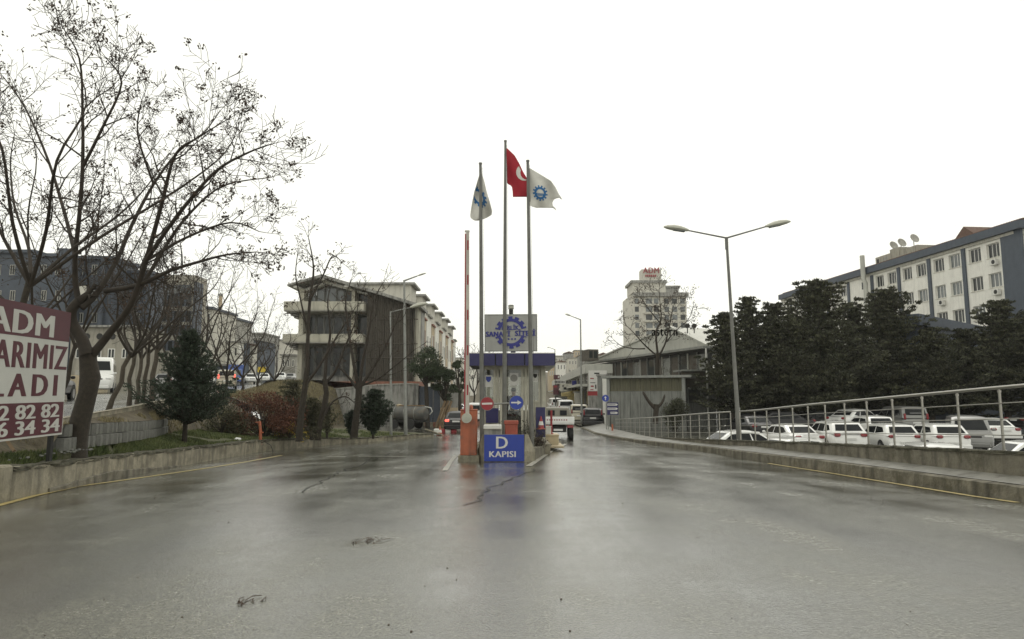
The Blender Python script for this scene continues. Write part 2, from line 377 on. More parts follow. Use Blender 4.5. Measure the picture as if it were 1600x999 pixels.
ZF = [(-30, 2.2), (4, .9), (12, .53), (20.3, .15), (25, -.1), (31, -.38), (38, -.68), (46, -.93)]
XS = [(-30, -8.8), (10, -9.2), (14, -9.7), (20, -11.2), (32, -15.5), (50, -20.5), (80, -28), (130, -40)]
def xs(y): return interp(XS, y)
LZ = [(-30, .7), (14, .88), (22, 1.18), (35, 1.5), (50, 1.78), (75, 2.6), (100, 3.5), (130, 4.6)]
def lz(y): return interp(LZ, y)
LOT = [(-30, -1.8), (27, -1.75), (33, -1.42), (38, -1.35), (46, -.9), (120, -.9)]

def strip(name, mat, ys, section, n_sub=None, smooth=True):   # section(y) -> list of (x, z)
    mb = MB(); rows = [section(y) for y in ys]; n = len(rows[0])
    vs = [(x, y, z) for y, r in zip(ys, rows) for x, z in r]
    fs = [(i * n + j, i * n + j + 1, (i + 1) * n + j + 1, (i + 1) * n + j) for i in range(len(ys) - 1) for j in range(n - 1)]
    mb.add(vs, fs); return mb.build(name, mat, None, smooth)
def fr_(a, b, st): 
    n = max(1, int(round((b - a) / st))); return [a + (b - a) * i / n for i in range(n + 1)]
def span(x0, x1, n): return [x0 + (x1 - x0) * i / n for i in range(n + 1)]

YN = sorted(set([round(v, 3) for v in fr_(-30, 2, 1.0) + fr_(2, 10.9, .3) + fr_(10.9, 44, .35)] + [5, 7.5, 10.3, 14, 21, 28, 38]))
struct(strip('road', m_road, YN, lambda y: [(x, roadz(x, y)) for x in span(xw(y), xk(y), 48)]))
struct(strip('road_apron', m_road, [v for v in YN if v <= 10.95] , lambda y: [(x, roadz(x, y)) for x in span(xw(y) - 22, xw(y), 12)]))
struct(strip('road_beyond_gate', m_road, fr_(44, 160, 2), lambda y: [(x, roadz(x, y)) for x in span(-17 if y < 60.2 else -8, xk(y), 14)]))
# pavement on the right with its kerb
def walkz(x, y): 
    b = interp([(-30, .26), (10, .22), (18, .27), (36, .17), (46, .12), (57, .05)], y)
    return interp(RZ, y) + b + (x - xk(y)) * .19
struct(strip('sidewalk', m_walk, fr_(-10, 57, .8), lambda y: [(x, walkz(x, y)) for x in span(xk(y) + .14, (xf(y) - .12) if y < 46 else lerp(xf(46) - .12, 7.5, (y - 46) / 11), 3)]))
def jitter_wall(name, pts, zb, zt, th, mat, parent=None, step=.35, amp=.015, cham=.02):
    """wall swept along pts [(x,y)]; zb/zt functions of (x,y); th thickness to the left of the path direction"""
    line = []
    for (x0, y0), (x1, y1) in zip(pts, pts[1:]):
        L = math.hypot(x1 - x0, y1 - y0); k = max(1, int(L / step))
        for i in range(k): line.append((x0 + (x1 - x0) * i / k, y0 + (y1 - y0) * i / k))
    line.append(pts[-1]); mb = MB(); n = 8; vs = []
    for i, (x, y) in enumerate(line):
        a = line[max(0, i - 1)]; b = line[min(len(line) - 1, i + 1)]
        dx, dy = b[0] - a[0], b[1] - a[1]; L = math.hypot(dx, dy); nx, ny = -dy / L, dx / L
        z0, z1 = zb(x, y), zt(x, y)
        prof = [(0, z0), (0, z0 + (z1 - z0) * .5), (0, z1 - cham), (cham, z1), (th - cham, z1), (th, z1 - cham), (th, z0 + (z1 - z0) * .5), (th, z0)]
        for k, (o, z) in enumerate(prof):
            j = amp * (noise.noise(Vector((x * 2.3 + k * 7, y * 2.3, z * 3))) + .5 * noise.noise(Vector((x * 9 + k * 7, y * 9, z * 9))))
            jz = amp * .8 * noise.noise(Vector((x * 3, y * 3, k * 5.))) if 1 < k < 6 else 0
            vs.append((x + nx * (o + j), y + ny * (o + j), z + jz))
    m = len(line)
    fs = [(i * n + j, (i + 1) * n + j, (i + 1) * n + j + 1, i * n + j + 1) for i in range(m - 1) for j in range(n - 1)]
    fs += [tuple(range(n)), tuple((m - 1) * n + j for j in range(n))]
    mb.add(vs, fs); return mb.build(name, mat, parent)
kp = [(xk(y), y) for y in [-10, 6, 10.3, 14, 18, 21, 24, 27.8, 31, 36, 40.6, 43, 46, 52, 57]]
kb = jitter_wall('kerb', kp[::-1], lambda x, y: interp(RZ, y) - .2, lambda x, y: walkz(xk(y) + .07, y) + .004, .16, m_conc2, None, .35, .02, .025); struct(kb)
# low wall under the railing
rw = thing('low_wall', 'long low stained concrete wall along the pavement carrying the steel railing', 'wall', (xf(12), 12, 0))
wp = [(xf(y) - .13, y) for y in (-10, 0, 12, 16, 20, 25, 28, 31, 34, 38, 42, 46)]
jitter_wall('wall_body', wp[::-1], lambda x, y: interp(LOT, y) - .15, lambda x, y: interp(ZF, y), .27, m_conc2, rw, .35, .022, .03)
jitter_wall('moss_cap', [(x - .015, y) for x, y in wp][::-1], lambda x, y: interp(ZF, y) - .05, lambda x, y: interp(ZF, y) + .006, .24, m_moss, rw, .12, .03, .02)
struct(strip('parking_ground', m_lot, fr_(-10, 120, 4), lambda y: [(x, interp(LOT, y)) for x in [(xf(y) + .1) if y < 46 else lerp(xf(46) + .1, 7.5, min(1, (y - 46) / 11)) if y <= 57 else xk(y), 12, 25, 45, 75, 110]]))
# left side: bank, block wall line, upper street
BLK = [(13.2, -8.6), (14, -8.85), (18.7, -10.14), (22, -11.3), (25, -12.6)]
def xb(y): return interp(BLK, y)
def wallz(y): return interp(RZ, y) + interp([(10, .52), (28, .5), (34, .4), (36.6, .27), (43, .25)], y)
def blockbase(y): return interp([(10, .5), (14, .42), (18.7, .26), (25, .15), (28, .2)], y)
def blocktop(y): return interp([(13.2, .95), (14, .93), (18.7, .82), (25, .7)], y)
def hum(x, y): return .05 * noise.noise(Vector((x * .9, y * .9, 0))) + .02 * noise.noise(Vector((x * 4, y * 4, 3)))
def xr2(y): return xw(y) - .28
def lower(y):
    b = max(xs(y) + .6, xb(y)) if y < 26 else lerp(xb(25), -15.5, min(1, (y - 26) / 12))
    pts = span(b, xr2(y), 9); z1 = wallz(y) - .05
    zb_ = blockbase(y) if y < 26 else lerp(blockbase(26), -.2, min(1, (y - 26) / 12))
    return [(x, lerp(zb_, z1, i / 9) + (hum(x, y) if 0 < i < 9 else 0)) for i, x in enumerate(pts)]
def upper(y):
    a = xs(y); b = (xb(y) if y < 26 else lerp(xb(25), -15.5, min(1, (y - 26) / 12)))
    zt_ = blocktop(y) if 13 <= y < 25.2 else (blockbase(y) if y < 26 else lerp(blockbase(26), -.2, min(1, (y - 26) / 12)))
    pts = span(a + .15, max(b, a + .4), 5)
    return [(x, lerp(lz(y) - .02, zt_, i / 5) + (hum(x, y) if 0 < i < 5 else 0)) for i, x in enumerate(pts)]
struct(strip('grass_bank', m_turf, fr_(10.95, 43.4, .4), lower))
struct(strip('upper_bank', m_earth, fr_(10.95, 43.4, .45), upper))
def mid(y):
    a = xs(y); t = (y - 43.4) / (60 - 43.4)
    P0 = [(a + .15, lz(y) - .02), (lerp(a, -15.5, .35), lerp(lerp(lz(y), 1.0, .3), 2.95, t * t)), (lerp(a, -15.5, .7), lerp(.9, 2.95, t)), (-15.5, lerp(-.2, 2.3, t)), (-14.5, lerp(-.4, -.9, t) if t < .98 else -1), (lerp(-13.5, -13, t), -.98)]
    return [(x, z + (hum(x * .6, y * .6) * 2 if 0 < i < 4 else 0)) for i, (x, z) in enumerate(P0)]
struct(strip('earth_slope', m_earth, fr_(43.4, 60, .9), mid))
struct(strip('yard_ground', m_lot, fr_(43.4, 60.1, 1.5), lambda y: [(x, interp(RZ, y) + .012) for x in (-15.5, -12, -9, -6.5)]))
struct(strip('building_plateau', m_earth, fr_(60, 130, 5), lambda y: [(xs(y) + .15, lz(y) - .02), (xs(y) + 1.5, 3.0), (-17, 3.0), (-12, 2.6), (-8, 2.5), (-7.98, -1.1)]))
struct(strip('upper_street', m_street, fr_(-10, 130, 2), lambda y: [(x, lz(y)) for x in (-120, -60, xs(y) - 14, xs(y) - 7, xs(y))]))
jk = jitter_wall('street_kerb', [(xs(y), y) for y in (11, 14, 20, 26, 32, 40, 50)], lambda x, y: lz(y) - .2, lambda x, y: lz(y) + .1, -.15, m_conc, None, .5, .01); struct(jk)
# far ground and hills
def hz(x, y):
    a = max(0, min(1, (-12 - x) / 30)); a = a * a * (3 - 2 * a); b = max(0, min(1, (y - 130) / 330)); b = b * b * (3 - 2 * b)
    c = max(0, min(1, (x - 60) / 150))
    return -1.0 + 5.5 * a + 19 * b * (1 - .35 * c) + 3 * noise.noise(Vector((x / 120, y / 120, 0))) * b
hy = fr_(118, 900, 18)
struct(strip('hills', m_earth, hy, lambda y: [(x, hz(x, y) - (.25 if y < 162 and -9 < x < 8 else 0)) for x in span(-700, 700, 90)]))
struct(strip('distant_ground', m_earth, [-60, 0, 60, 130], lambda y: [(-900, -2.6), (-300, -2.6), (0, -2.6), (300, -2.6), (900, -2.6)]))
struct(strip('roadside_ground', m_lot, fr_(57, 122, 5), lambda y: [(x, interp(RZ, y) - .02) for x in (xk(y), xk(y) + 3, 20)]))

# painted lines, seams and a dark streak (thin sheets above the road)
def ribbon(name, pts, wd, mat, lift=.005, step=.4, wob=0):
    mb = MB(); line = []
    for (x0, y0), (x1, y1) in zip(pts, pts[1:]):
        L = math.hypot(x1 - x0, y1 - y0); k = max(1, int(L / step))
        for i in range(k): line.append((x0 + (x1 - x0) * i / k, y0 + (y1 - y0) * i / k))
    line.append(pts[-1]); vs = []
    for i, (x, y) in enumerate(line):
        a = line[max(0, i - 1)]; b = line[min(len(line) - 1, i + 1)]; dx, dy = b[0] - a[0], b[1] - a[1]; L = math.hypot(dx, dy); nx, ny = -dy / L, dx / L
        o = wob * noise.noise(Vector((x * 1.7, y * 1.7, 1))); q = wd / 2 * (1 + (.5 * noise.noise(Vector((x * 5, y * 5, 4))) if wob else 0))
        for sgn in (-1, 1):
            X, Y = x + nx * (o + sgn * q), y + ny * (o + sgn * q); vs.append((X, Y, roadz(X, Y) + lift))
    fs = [(2 * i, 2 * i + 1, 2 * i + 3, 2 * i + 2) for i in range(len(line) - 1)]
    mb.add(vs, fs); return struct(mb.build(name, mat))
def G(px, py):                                            # pixel on the road surface
    Y = 4.0
    for _ in range(60):
        p = P(px, py, Y); z = roadz(p.x, Y)
        Y = max(1.5, Y + ( (CAMZ - z) / max(1e-4, (CAMZ - p.z)) * Y - Y) * .6)
    return (P(px, py, Y).x, Y)
ribbon('yellow_line', [G(-40, 800), G(0, 790), G(60, 774), G(120, 761), G(200, 750), G(300, 735.5), G(380, 723), G(440, 712)], .12, m_yellow, .009)
ribbon('yellow_line', [G(1200, 724.5), G(1280, 737), G(1360, 750), G(1440, 763), G(1520, 776), G(1590, 786)], .12, m_yellow, .009)
ribbon('worn_line', [G(826, 729), G(845, 716), G(862, 705), G(884, 694)], .16, m_worn, .009)
ribbon('worn_line', [G(712, 712), G(704, 722), G(695, 736)], .13, m_worn, .009)
for x0, x1, y in ((935, 962, 697), (975, 1010, 697.5), (512, 540, 714), (560, 635, 713.5)):
    ribbon('worn_mark', [G(x0, y), G((x0 + x1) / 2, y), G(x1, y + .3)], .16, m_worn, .009)
ribbon('dark_line', [G(640, 700), G(590, 715), G(530, 738), G(470, 770)], .035, m_darkline, .008, .1, .2)
ribbon('dark_line', [G(836, 733), G(790, 752), G(752, 776), G(732, 790)], .045, m_darkline, .008, .1, .16)  # narrow dark wavering streak running from the island toward the near road
ribbon('dark_line', [G(300, 728), G(360, 731), G(470, 722), G(560, 722)], .035, m_darkline, .008, .15, .12)

# ------------------------------------------------------------------ left kerb wall
lw = thing('kerb_wall', 'long weathered concrete kerb wall bordering the grass bank on the left', 'wall', (-7.6, 10.75, 0))
pts = [(xw(y), y) for y in (10.95, 13, 16.9, 20, 22, 25, 28.7, 31, 33, 36.6, 40, 43)]
jitter_wall('wall_body', pts, lambda x, y: interp(RZ, y) - .15, lambda x, y: wallz(y), .28, m_conc, lw, .3, .02, .03)
jitter_wall('moss_cap', [(x + .012, y) for x, y in pts], lambda x, y: wallz(y) - .07, lambda x, y: wallz(y) + .006, .305, m_moss, lw, .12, .05, .02)
jitter_wall('footing', [(xw(y) + .04, y) for y in (12.2, 14, 17, 20)], lambda x, y: interp(RZ, y) - .1, lambda x, y: interp(RZ, y) + interp([(12, .06), (15, .2), (18, .1), (20, .03)], y), .2, m_conc2, lw, .3, .015)
mb = MB(); mb.rbox((-7.98, 10.72, .08), (.32, .3, .66), .03, .15); mb.build('end_pier', m_conc, lw)
jitter_wall('broken_block', [(-7.98, 10.62), (-8.32, 10.78)], lambda x, y: -.15, lambda x, y: lerp(.46, .28, (-7.98 - x) / .34), .4, m_conc, lw, .08, .04, .05)
jitter_wall('side_wall', [(-8.36, 10.95), (-10, 11.3), (-14, 12)], lambda x, y: -.2, lambda x, y: lerp(.38, .75, min(1, (-8.36 - x) / 2)), -.3, m_conc, lw, .3, .02)
mb = MB(); mb.rbox((-8.45, 10.3, .03), (1.1, .5, .08), .02, .2); tag(mb.build('concrete_slab', m_conc), 'low broken concrete slab at the foot of the wall end', 'slab')

# block retaining wall
bw = thing('block_wall', 'two-row retaining wall of grey concrete blocks behind the big bare tree', 'wall', (-8.85, 14, .4))
bm_ = MB()
hp = [(-.18, .1), (-.15, -.02), (-.08, -.09), (.08, -.09), (.15, -.02), (.18, .1), (.18, .2), (-.18, .2)]
for zz in (0, 1):
    pass
vs = [(x * (1 - .02), y, z) for z in (0, .235) for x, y in hp]; N = 8
bm_.add(vs, [(i, (i + 1) % N, N + (i + 1) % N, N + i) for i in range(N)] + [tuple(range(N - 1, -1, -1)), tuple(range(N, 2 * N))])
b0 = bm_.build('block', m_block, None); first = True
L = [(xb(y), y) for y in fr_(13.3, 25, .05)]; dist = 0; k = 0
for (x0, y0), (x1, y1) in zip(L, L[1:]):
    dist += math.hypot(x1 - x0, y1 - y0)
    if dist >= k * .4:
        ang = math.atan2(y1 - y0, x1 - x0) + math.pi
        for row in (0, 1):
            off = .2 if row else 0; zb_ = blocktop(y0) - .5 + row * .25
            dx, dy = (x1 - x0), (y1 - y0); l_ = math.hypot(dx, dy)
            loc = Vector((x0 + dx / l_ * off + U(-.03, .03) + row * -.05, y0 + dy / l_ * off, zb_ + U(-.008, .008)))
            c = b0 if first else b0.copy()
            if not first: COL.objects.link(c)
            first = False
            c.parent = bw; c.location = loc - bw.location; c.rotation_euler = (0, 0, ang + math.pi + U(-.12, .12) )
        k += 1

# ------------------------------------------------------------------ steel railings
def railing(label, y0, y1, cut0=0, cut1=0, last_gap=False):
    r = thing('railing', label, 'railing', (xf(y0), y0, interp(ZF, y0)), 'steel railings on the low wall')
    H = lambda y: interp([(12, 1.1), (30, 1.1), (46, .95)], y)
    ys = fr_(y0, y1, 1.0)
    line = [(xf(y), y, interp(ZF, y) + H(y)) for y in ys]
    mb = MB(); mb.tube([(a, b, c) for a, b, c in line], .032, 10); mb.build('handrail', m_steel, r, 1)
    for k in (.25, .5, .75):
        mb = MB(); mb.tube([(a - .02, b, c - H(b) * k) for a, b, c in line], .011, 6); mb.build('rail', m_steel, r, 1)
    n = max(1, int(round((y1 - y0) / 1.2)))
    if last_gap: n = max(1, int(round((y1 - y0) / 1.05)))
    for i in range(n + 1):
        y = y0 + (y1 - y0) * i / n; z = interp(ZF, y); x = xf(y)
        mb = MB(); mb.tube([(x, y, z - .02), (x, y, z + H(y) - .05)], .023, 8); mb.tube([(x, y, z - .005), (x, y, z + .02)], .045, 10)
        mb.tube([(x, y, z + H(y) - .09), (x, y, z + H(y) - .045)], .03, 8); mb.tube([(x, y, z + H(y) - .05), (x, y, z + H(y) - .01)], .012, 6)
        mb.build('post', m_steel, r, 40)
    return r
railing('near stretch of the brushed steel railing, right of the tall double street lamp', 4.8, 26.4)
railing('far stretch of the brushed steel railing, left of the double street lamp', 27.2, 46, last_gap=True)

# ------------------------------------------------------------------ street lamps
def lamp_head(mb, a, d, L=.85, W=.3, H=.2):
    """tapered cobra head starting at a, pointing along d"""
    d = Vector(d).normalized(); s = Vector((0, 0, 1)).cross(d).normalized(); u = d.cross(s)
    a = Vector(a); n = 10; prof = [(0, .32, .35), (.12, .6, .6), (.35, .95, .95), (.6, 1, 1), (.85, .7, .7), (1, .2, .25)]
    k = len(mb.v)
    for t, wv, hv in prof:
        for j in range(n):
            an = 2 * math.pi * j / n; uu = math.sin(an) * H / 2 * hv; uu = uu * (1 if uu > 0 else .55)
            mb.v.append(tuple(a + d * (L * t) + s * (math.cos(an) * W / 2 * wv) + u * uu))
    for i in range(len(prof) - 1):
        for j in range(n): mb.f.append((k + i * n + j, k + i * n + (j + 1) % n, k + (i + 1) * n + (j + 1) % n, k + (i + 1) * n + j))
    mb.f.append(tuple(k + j for j in range(n))); e = k + (len(prof) - 1) * n; mb.f.append(tuple(e + j for j in range(n)))
def lens_(mb, a, d, L=.85):
    d = Vector(d).normalized(); s = Vector((0, 0, 1)).cross(d).normalized(); u = d.cross(s); a = Vector(a) + d * L * .15
    mb.prism([(0, -.09), (L * .45, -.09), (L * .45, .09), (0, .09)], (a - u * .045, d, s, -u), 0, .035)
Z0 = 26.9
b = P(1155, 685, Z0); t = P(1135, 371, Z0)
sl_ = thing('street_lamp', 'tall double-headed street lamp standing on the low wall by the railing', 'street lamp', b, 'street lamps')
mb = MB(); mb.tube([b - Vector((0, 0, .05)), b.lerp(t, .12), b.lerp(t, .125), t], [.105, .1, .085, .05], 12); mb.build('pole', m_pole, sl_, 40)
mb = MB(); mb.tube([t - Vector((0, 0, .5)), t], .065, 10); mb.build('collar', m_pole, sl_, 40)
mb = MB(); mb.tube([b + Vector((0, 0, .8)), b + Vector((0, 0, 1.2))], .088, 4); mb.build('hatch', m_galv, sl_)
for (pa, pb) in (((1076, 360.5), (1037, 355)), ((1196, 354.5), (1235, 346.5))):
    a_ = P(*pa, Z0); e_ = P(*pb, Z0)
    mb = MB(); mb.tube([t - Vector((0, 0, .03)), a_], [.035, .028], 8); mb.build('arm', m_pole, sl_, 40)
    mb = MB(); lamp_head(mb, a_, e_ - a_, (e_ - a_).length, .34, .3); h = mb.build('lamp_head', m_lampg, sl_, 50)
    mb = MB(); lens_(mb, a_, e_ - a_, (e_ - a_).length); mb.build('lens', m_glassg, h)
def single_lamp(label, base, top, armend, headend, Z, r0=.09, hd=(.3, .2)):
    b = P(*base, Z); t = P(*top, Z); a_ = P(*armend, Z); e_ = P(*headend, Z)
    s = thing('street_lamp', label, 'street lamp', b, 'street lamps')
    mb = MB(); mb.tube([b, b.lerp(t, .14), b.lerp(t, .145), t], [r0 * 1.15, r0 * 1.1, r0, r0 * .6], 10); mb.build('pole', m_galv, s, 40)
    mb = MB(); mb.tube([t - Vector((0, 0, .04)), a_], [r0 * .5, r0 * .36], 8); mb.build('arm', m_galv, s, 40)
    mb = MB(); lamp_head(mb, a_, e_ - a_, (e_ - a_).length, *hd); mb.build('lamp_head', m_lampg, s, 50)
    return s
single_lamp('taller of the two lamps beside the left lane, with a small flat head', (634, 681), (631.5, 438), (652, 431.5), (666, 427), 41, .1, (.25, .12))
single_lamp('shorter lamp with a big pale rounded head beside the left lane', (611, 681), (610, 487), (641, 481), (668, 474.5), 40.5, .075, (.42, .36))
single_lamp('slim lamp with arm to the left, standing beyond the booth on the right roadside', (909, 660), (907, 499), (892, 494), (883, 491), 60)
single_lamp('far small lamp just right of the booth canopy', (868, 640), (867, 546), (859, 543.5), (855, 543), 112, .1)
# ------------------------------------------------------------------ gate island
XV = Vector((1, 0, 0)); ZV = Vector((0, 0, 1))
ZI = 20.0
D0 = P(756.5, 721, ZI); D1 = P(819, 721, ZI); DT = P(756.5, 679.5, ZI)
ix0, ix1, iz0, iz1 = D0.x, D1.x, D0.z, DT.z
isl = thing('gate_island', 'wedge-shaped concrete planter island between the two lanes, blunt end toward the camera', 'island', ((ix0 + ix1) / 2, ZI, iz0))
lx = P(746, 715, ZI + .4).x; rx = P(837, 719, ZI + .45).x
def ztop_i(y): return interp([(ZI, iz1 - .03), (ZI + .6, iz1 - .12), (ZI + 1.3, -.12), (34, -.55), (37, -.6)], y)
# front nose: slanted shoulders
mb = MB()
zb = iz0 - .15
A = [(lx, ZI + .55, zb), (ix0 - .02, ZI + .03, zb), (ix1 + .02, ZI + .03, zb), (rx, ZI + .6, zb), (rx + .02, ZI + 1.3, zb), (lx - .02, ZI + 1.3, zb)]
mz = iz0 + .28
Bm = [(lx, ZI + .55, mz), (ix0 - .02, ZI + .03, mz), (ix1 + .02, ZI + .03, mz), (rx, ZI + .6, mz - .05), (rx + .02, ZI + 1.3, mz - .1), (lx - .02, ZI + 1.3, mz)]
T = [(ix0 - .08, ZI + .5, iz1 - .02), (ix0 - .02, ZI + .03, iz1 + .01), (ix1 + .02, ZI + .03, iz1 + .01), (ix1 + .12, ZI + .5, iz1 - .02), (ix1 + .15, ZI + 1.3, iz1 - .06), (ix0 - .1, ZI + 1.3, iz1 - .06)]
n = 6
mb.add(A + Bm + T, [(i, (i + 1) % n, n + (i + 1) % n, n + i) for i in range(n)] + [(n + i, n + (i + 1) % n, 2 * n + (i + 1) % n, 2 * n + i) for i in range(n)] + [tuple(range(2 * n, 3 * n))])
mb.build('nose_block', m_conc, isl)
re = P(877, 690, 33.5)
jitter_wall('right_wall', [(rx - .02, ZI + .9), (lerp(rx, re.x, .5), lerp(ZI + .9, 33.5, .5)), (re.x, 33.5)], lambda x, y: roadz(x, y) - .1, lambda x, y: interp([(ZI, iz0 + .42), (ZI + 2, -.12), (27, -.35), (33.5, -.62)], y), .28, m_conc2, isl, .4, .02, .03)
jitter_wall('left_wall', [(-2.0, 33.5), (lx + .04, ZI + .9)], lambda x, y: roadz(x, y) - .1, lambda x, y: interp([(ZI, iz0 + .42), (ZI + 2, -.12), (27, -.35), (33.5, -.62)], y), .28, m_conc2, isl, .4, .02, .03)
mb = MB()
yy = fr_(ZI + 1.2, 33.5, 1)
def islsec(y):
    t = (y - ZI - .9) / (33.5 - ZI - .9); xl = lerp(lx + .2, -1.8, t); xr_ = lerp(rx - .2, re.x - .2, t); return xl, xr_, interp([(ZI, -.3), (23, -.28), (33.5, -.68)], y)
for y0, y1 in zip(yy, yy[1:]):
    a, b_, z = islsec(y0); c, d, z2 = islsec(y1); mb.quad((a, y0, z), (b_, y0, z), (d, y1, z2), (c, y1, z2))
mb.build('soil', m_earth, isl)
# gate name sign
fr = frame((ix0, ZI, iz0), XV); Wd = ix1 - ix0; Hd = iz1 - iz0
gs = thing('gate_sign', 'blue sign reading D KAPISI on the front of the planter island', 'sign', (ix0 + Wd / 2, ZI, iz0))
mb = MB(); mb.fbox(fr, 0, Wd, .0, Hd, -.025, .012); mb.build('sign_plate', m_blue, gs)
def fx(px): return (px - 756.5) / 62.5 * Wd
def fz(py): return (721 - py) / 41.5 * Hd
mb = MB(); text_mb(mb, 'D', fr, fx(775), fx(793.5), fz(701), fz(682.5), .012, .017, .06); mb.build('lettering', m_signw, gs)
mb = MB(); text_mb(mb, 'KAPISI', fr, fx(764.3), fx(806), fz(714.5), fz(705.2), .012, .017, .05, 1.08); mb.build('lettering', m_signw, gs)

# boxes standing on the nose
def at(px, py, Z): return P(px, py, Z)
a = at(755.5, 679, 20.35); b_ = at(783.5, 664, 20.35)
o = thing('meter_box', 'grey cabinet with a white lid behind the blue D sign', 'box', ((a.x + b_.x) / 2, 20.5, iz1 - .05))
mb = MB(); mb.rbox(((a.x + b_.x) / 2, 20.5, iz1 + .06), (.5, .34, .24), .015); mb.build('body', m_concgrey, o)
mb = MB(); mb.rbox(((a.x + b_.x) / 2, 20.48, at(0, 667.5, 20.3).z), (.53, .42, .13), .02); mb.build('lid', m_white, o)
a = at(787.5, 679, 20.4); b_ = at(810, 657, 20.4); cx = (a.x + b_.x) / 2; ct = b_.z
o = thing('flower_pot', 'square brick-red flower pot behind the blue D sign', 'pot', (cx, 20.55, iz1 - .05))
mb = MB(); mb.rbox((cx, 20.6, (iz1 - .05 + ct - .1) / 2), (.38, .36, ct - .1 - iz1 + .05), .03); mb.build('pot_body', m_pot, o)
mb = MB(); mb.rbox((cx, 20.6, ct - .07), (.43, .4, .13), .025); r_ = mb.build('rim', m_pot, o)
mb = MB(); mb.box(cx - .18, cx + .18, 20.43, 20.77, ct - .02, ct + .0); mb.build('soil', m_earth, o)

# barrier
bz0 = at(732, 713, 20.3).z; bx = at(732, 700, 20.3).x; bt = at(732, 641, 20.3).z
br = thing('barrier', 'orange car park barrier with its red and white boom raised upright', 'barrier', (bx, 20.5, bz0))
mb = MB(); mb.box(bx - .3, bx + .32, 20.2, 20.85, roadz(bx, 20.5) - .1, bz0 + .02); mb.build('plinth', m_conc, br)
mb = MB(); mb.rbox((bx, 20.5, (bz0 + bt) / 2 + .01), (.485, .4, bt - bz0 - .02), .02); bxo = mb.build('housing', m_orange, br)
mb = MB(); mb.rbox((bx, 20.5, bt + .005), (.5, .43, .035), .012); mb.build('housing_lid', m_orange, br)
mb = MB(); mb.fbox(frame((bx, 20.295, bz0), XV), -.19, .19, .1, 1.0, 0, .006); mb.build('service_door', m_orange, br)
mb = MB(); mb.lathe((bx + .06, 20.42, bt + .02), [(.06, 0), (.06, .07), (.04, .12), (.005, .14)], 12); mb.build('beacon', m_orange, br, 40)
hub = at(729.3, 653.5, 20.1); mb = MB(); mb.disc(frame(hub, XV), 0, 0, .145, -.12, .1, 28); mb.disc(frame(hub, XV), 0, 0, .07, .1, .125, 16); mb.build('hub', m_lampg, br)
at_ = at(730, 363, 20.1); ab = hub
mb = MB(); d = (at_ - ab); L_ = d.length; d.normalize(); s_ = Vector((d.z, 0, -d.x))
bf = (ab, s_, d, Vector((0, -1, 0)))
mb.prism([(-.035, 0), (.075, 0), (.06, L_), (-.03, L_)], bf, -.04, .03); bm2 = mb.build('boom', m_boom, br)
mb = MB(); mb.prism([(-.08, .15), (-.036, .15), (-.031, L_ - .05), (-.068, L_ - .05)], bf, -.04, .025); mb.build('boom_edge', m_red, br)
for k in range(5):
    zc = L_ * (.12 + .19 * k + (.02 if k else 0)); mb = MB(); mb.prism([(.0, zc), (.045, zc), (.045, zc + .3), (.0, zc + .3)], bf, .03, .034); mb.build('reflector', m_red, br)
mb = MB(); mb.fbox(bf, -.07, .07, L_, L_ + .05, -.045, .035); mb.build('end_cap', m_lampg, br)

# flagpoles
ZP = 21.4
def flagpole(label, base, top, Z, r0, r1):
    b = P(*base, Z); t = P(*top, Z); b.z = -.35
    f = thing('flagpole', label, 'flagpole', b, 'flagpoles on the gate island')
    mb = MB(); mb.tube([b, b.lerp(t, .5), t], [r0, (r0 + r1) / 2, r1], 14); mb.build('pole', m_pole, f, 60)
    mb = MB(); mb.tube([t, t + Vector((0, 0, .05))], r1 * 1.25, 10); mb.build('cap', m_pole, f, 40)
    mb = MB(); mb.tube([t + Vector((r1 * 1.3, 0, -.1)), b + Vector((r0 * 1.3, 0, 1.2))], .004, 4); mb.build('halyard', m_twig, f)
    return f
flagpole('left flagpole, behind the red no-entry sign', (753.5, 690), (750.7, 257), 21.4, .08, .045)
flagpole('middle and tallest flagpole, behind the blue arrow sign', (788, 690), (789.7, 222), 21.6, .082, .04)
flagpole('right flagpole, standing at the right shoulder of the island', (831, 690), (824.6, 253), 21.2, .075, .045)

# flags
def flag(name, label, rows, Z, mat, amp=.12, freq=5.0, n=26, ph=0):
    """rows: list of (py, px_left, px_right)"""
    D = lambda px, py: Z + amp * math.sin((px * .11 + py * .05) * freq / 5 + ph) + amp * .5 * math.sin(px * .23 - py * .11 + ph)
    y0, y1 = rows[0][0], rows[-1][0]; m = 34; vs = []; mb = MB()
    Lt = [(r[0], r[1]) for r in rows]; Rt = [(r[0], r[2]) for r in rows]
    for i in range(m + 1):
        py = lerp(y0, y1, i / m); a = interp(Lt, py); b = interp(Rt, py)
        for j in range(n + 1):
            px = lerp(a, b, j / n); vs.append(P(px, py, D(px, py)))
    mb.add(vs, [(i * (n + 1) + j, i * (n + 1) + j + 1, (i + 1) * (n + 1) + j + 1, (i + 1) * (n + 1) + j) for i in range(m) for j in range(n)])
    c = P((rows[0][1] + rows[0][2]) / 2, y0, Z)
    f = thing(name, label, 'flag', c, 'flags on the gate flagpoles')
    o = mb.build('cloth', mat, f, 1); md = o.modifiers.new('thickness', 'SOLIDIFY'); md.thickness = .006; md.offset = 0
    return f, D
def emblem(parent, D, quads, mat, name='emblem', inside=None):
    mb = MB()
    for q in quads:
        if inside and not all(inside(x, y) for x, y in q): continue
        k = len(mb.v)
        for sg in (-.014, .014):
            for x, y in q: mb.v.append(tuple(P(x, y, D(x, y) + sg)))
        mb.f.append((k, k + 1, k + 2, k + 3)); mb.f.append((k + 7, k + 6, k + 5, k + 4))
    return mb.build(name, mat, parent)
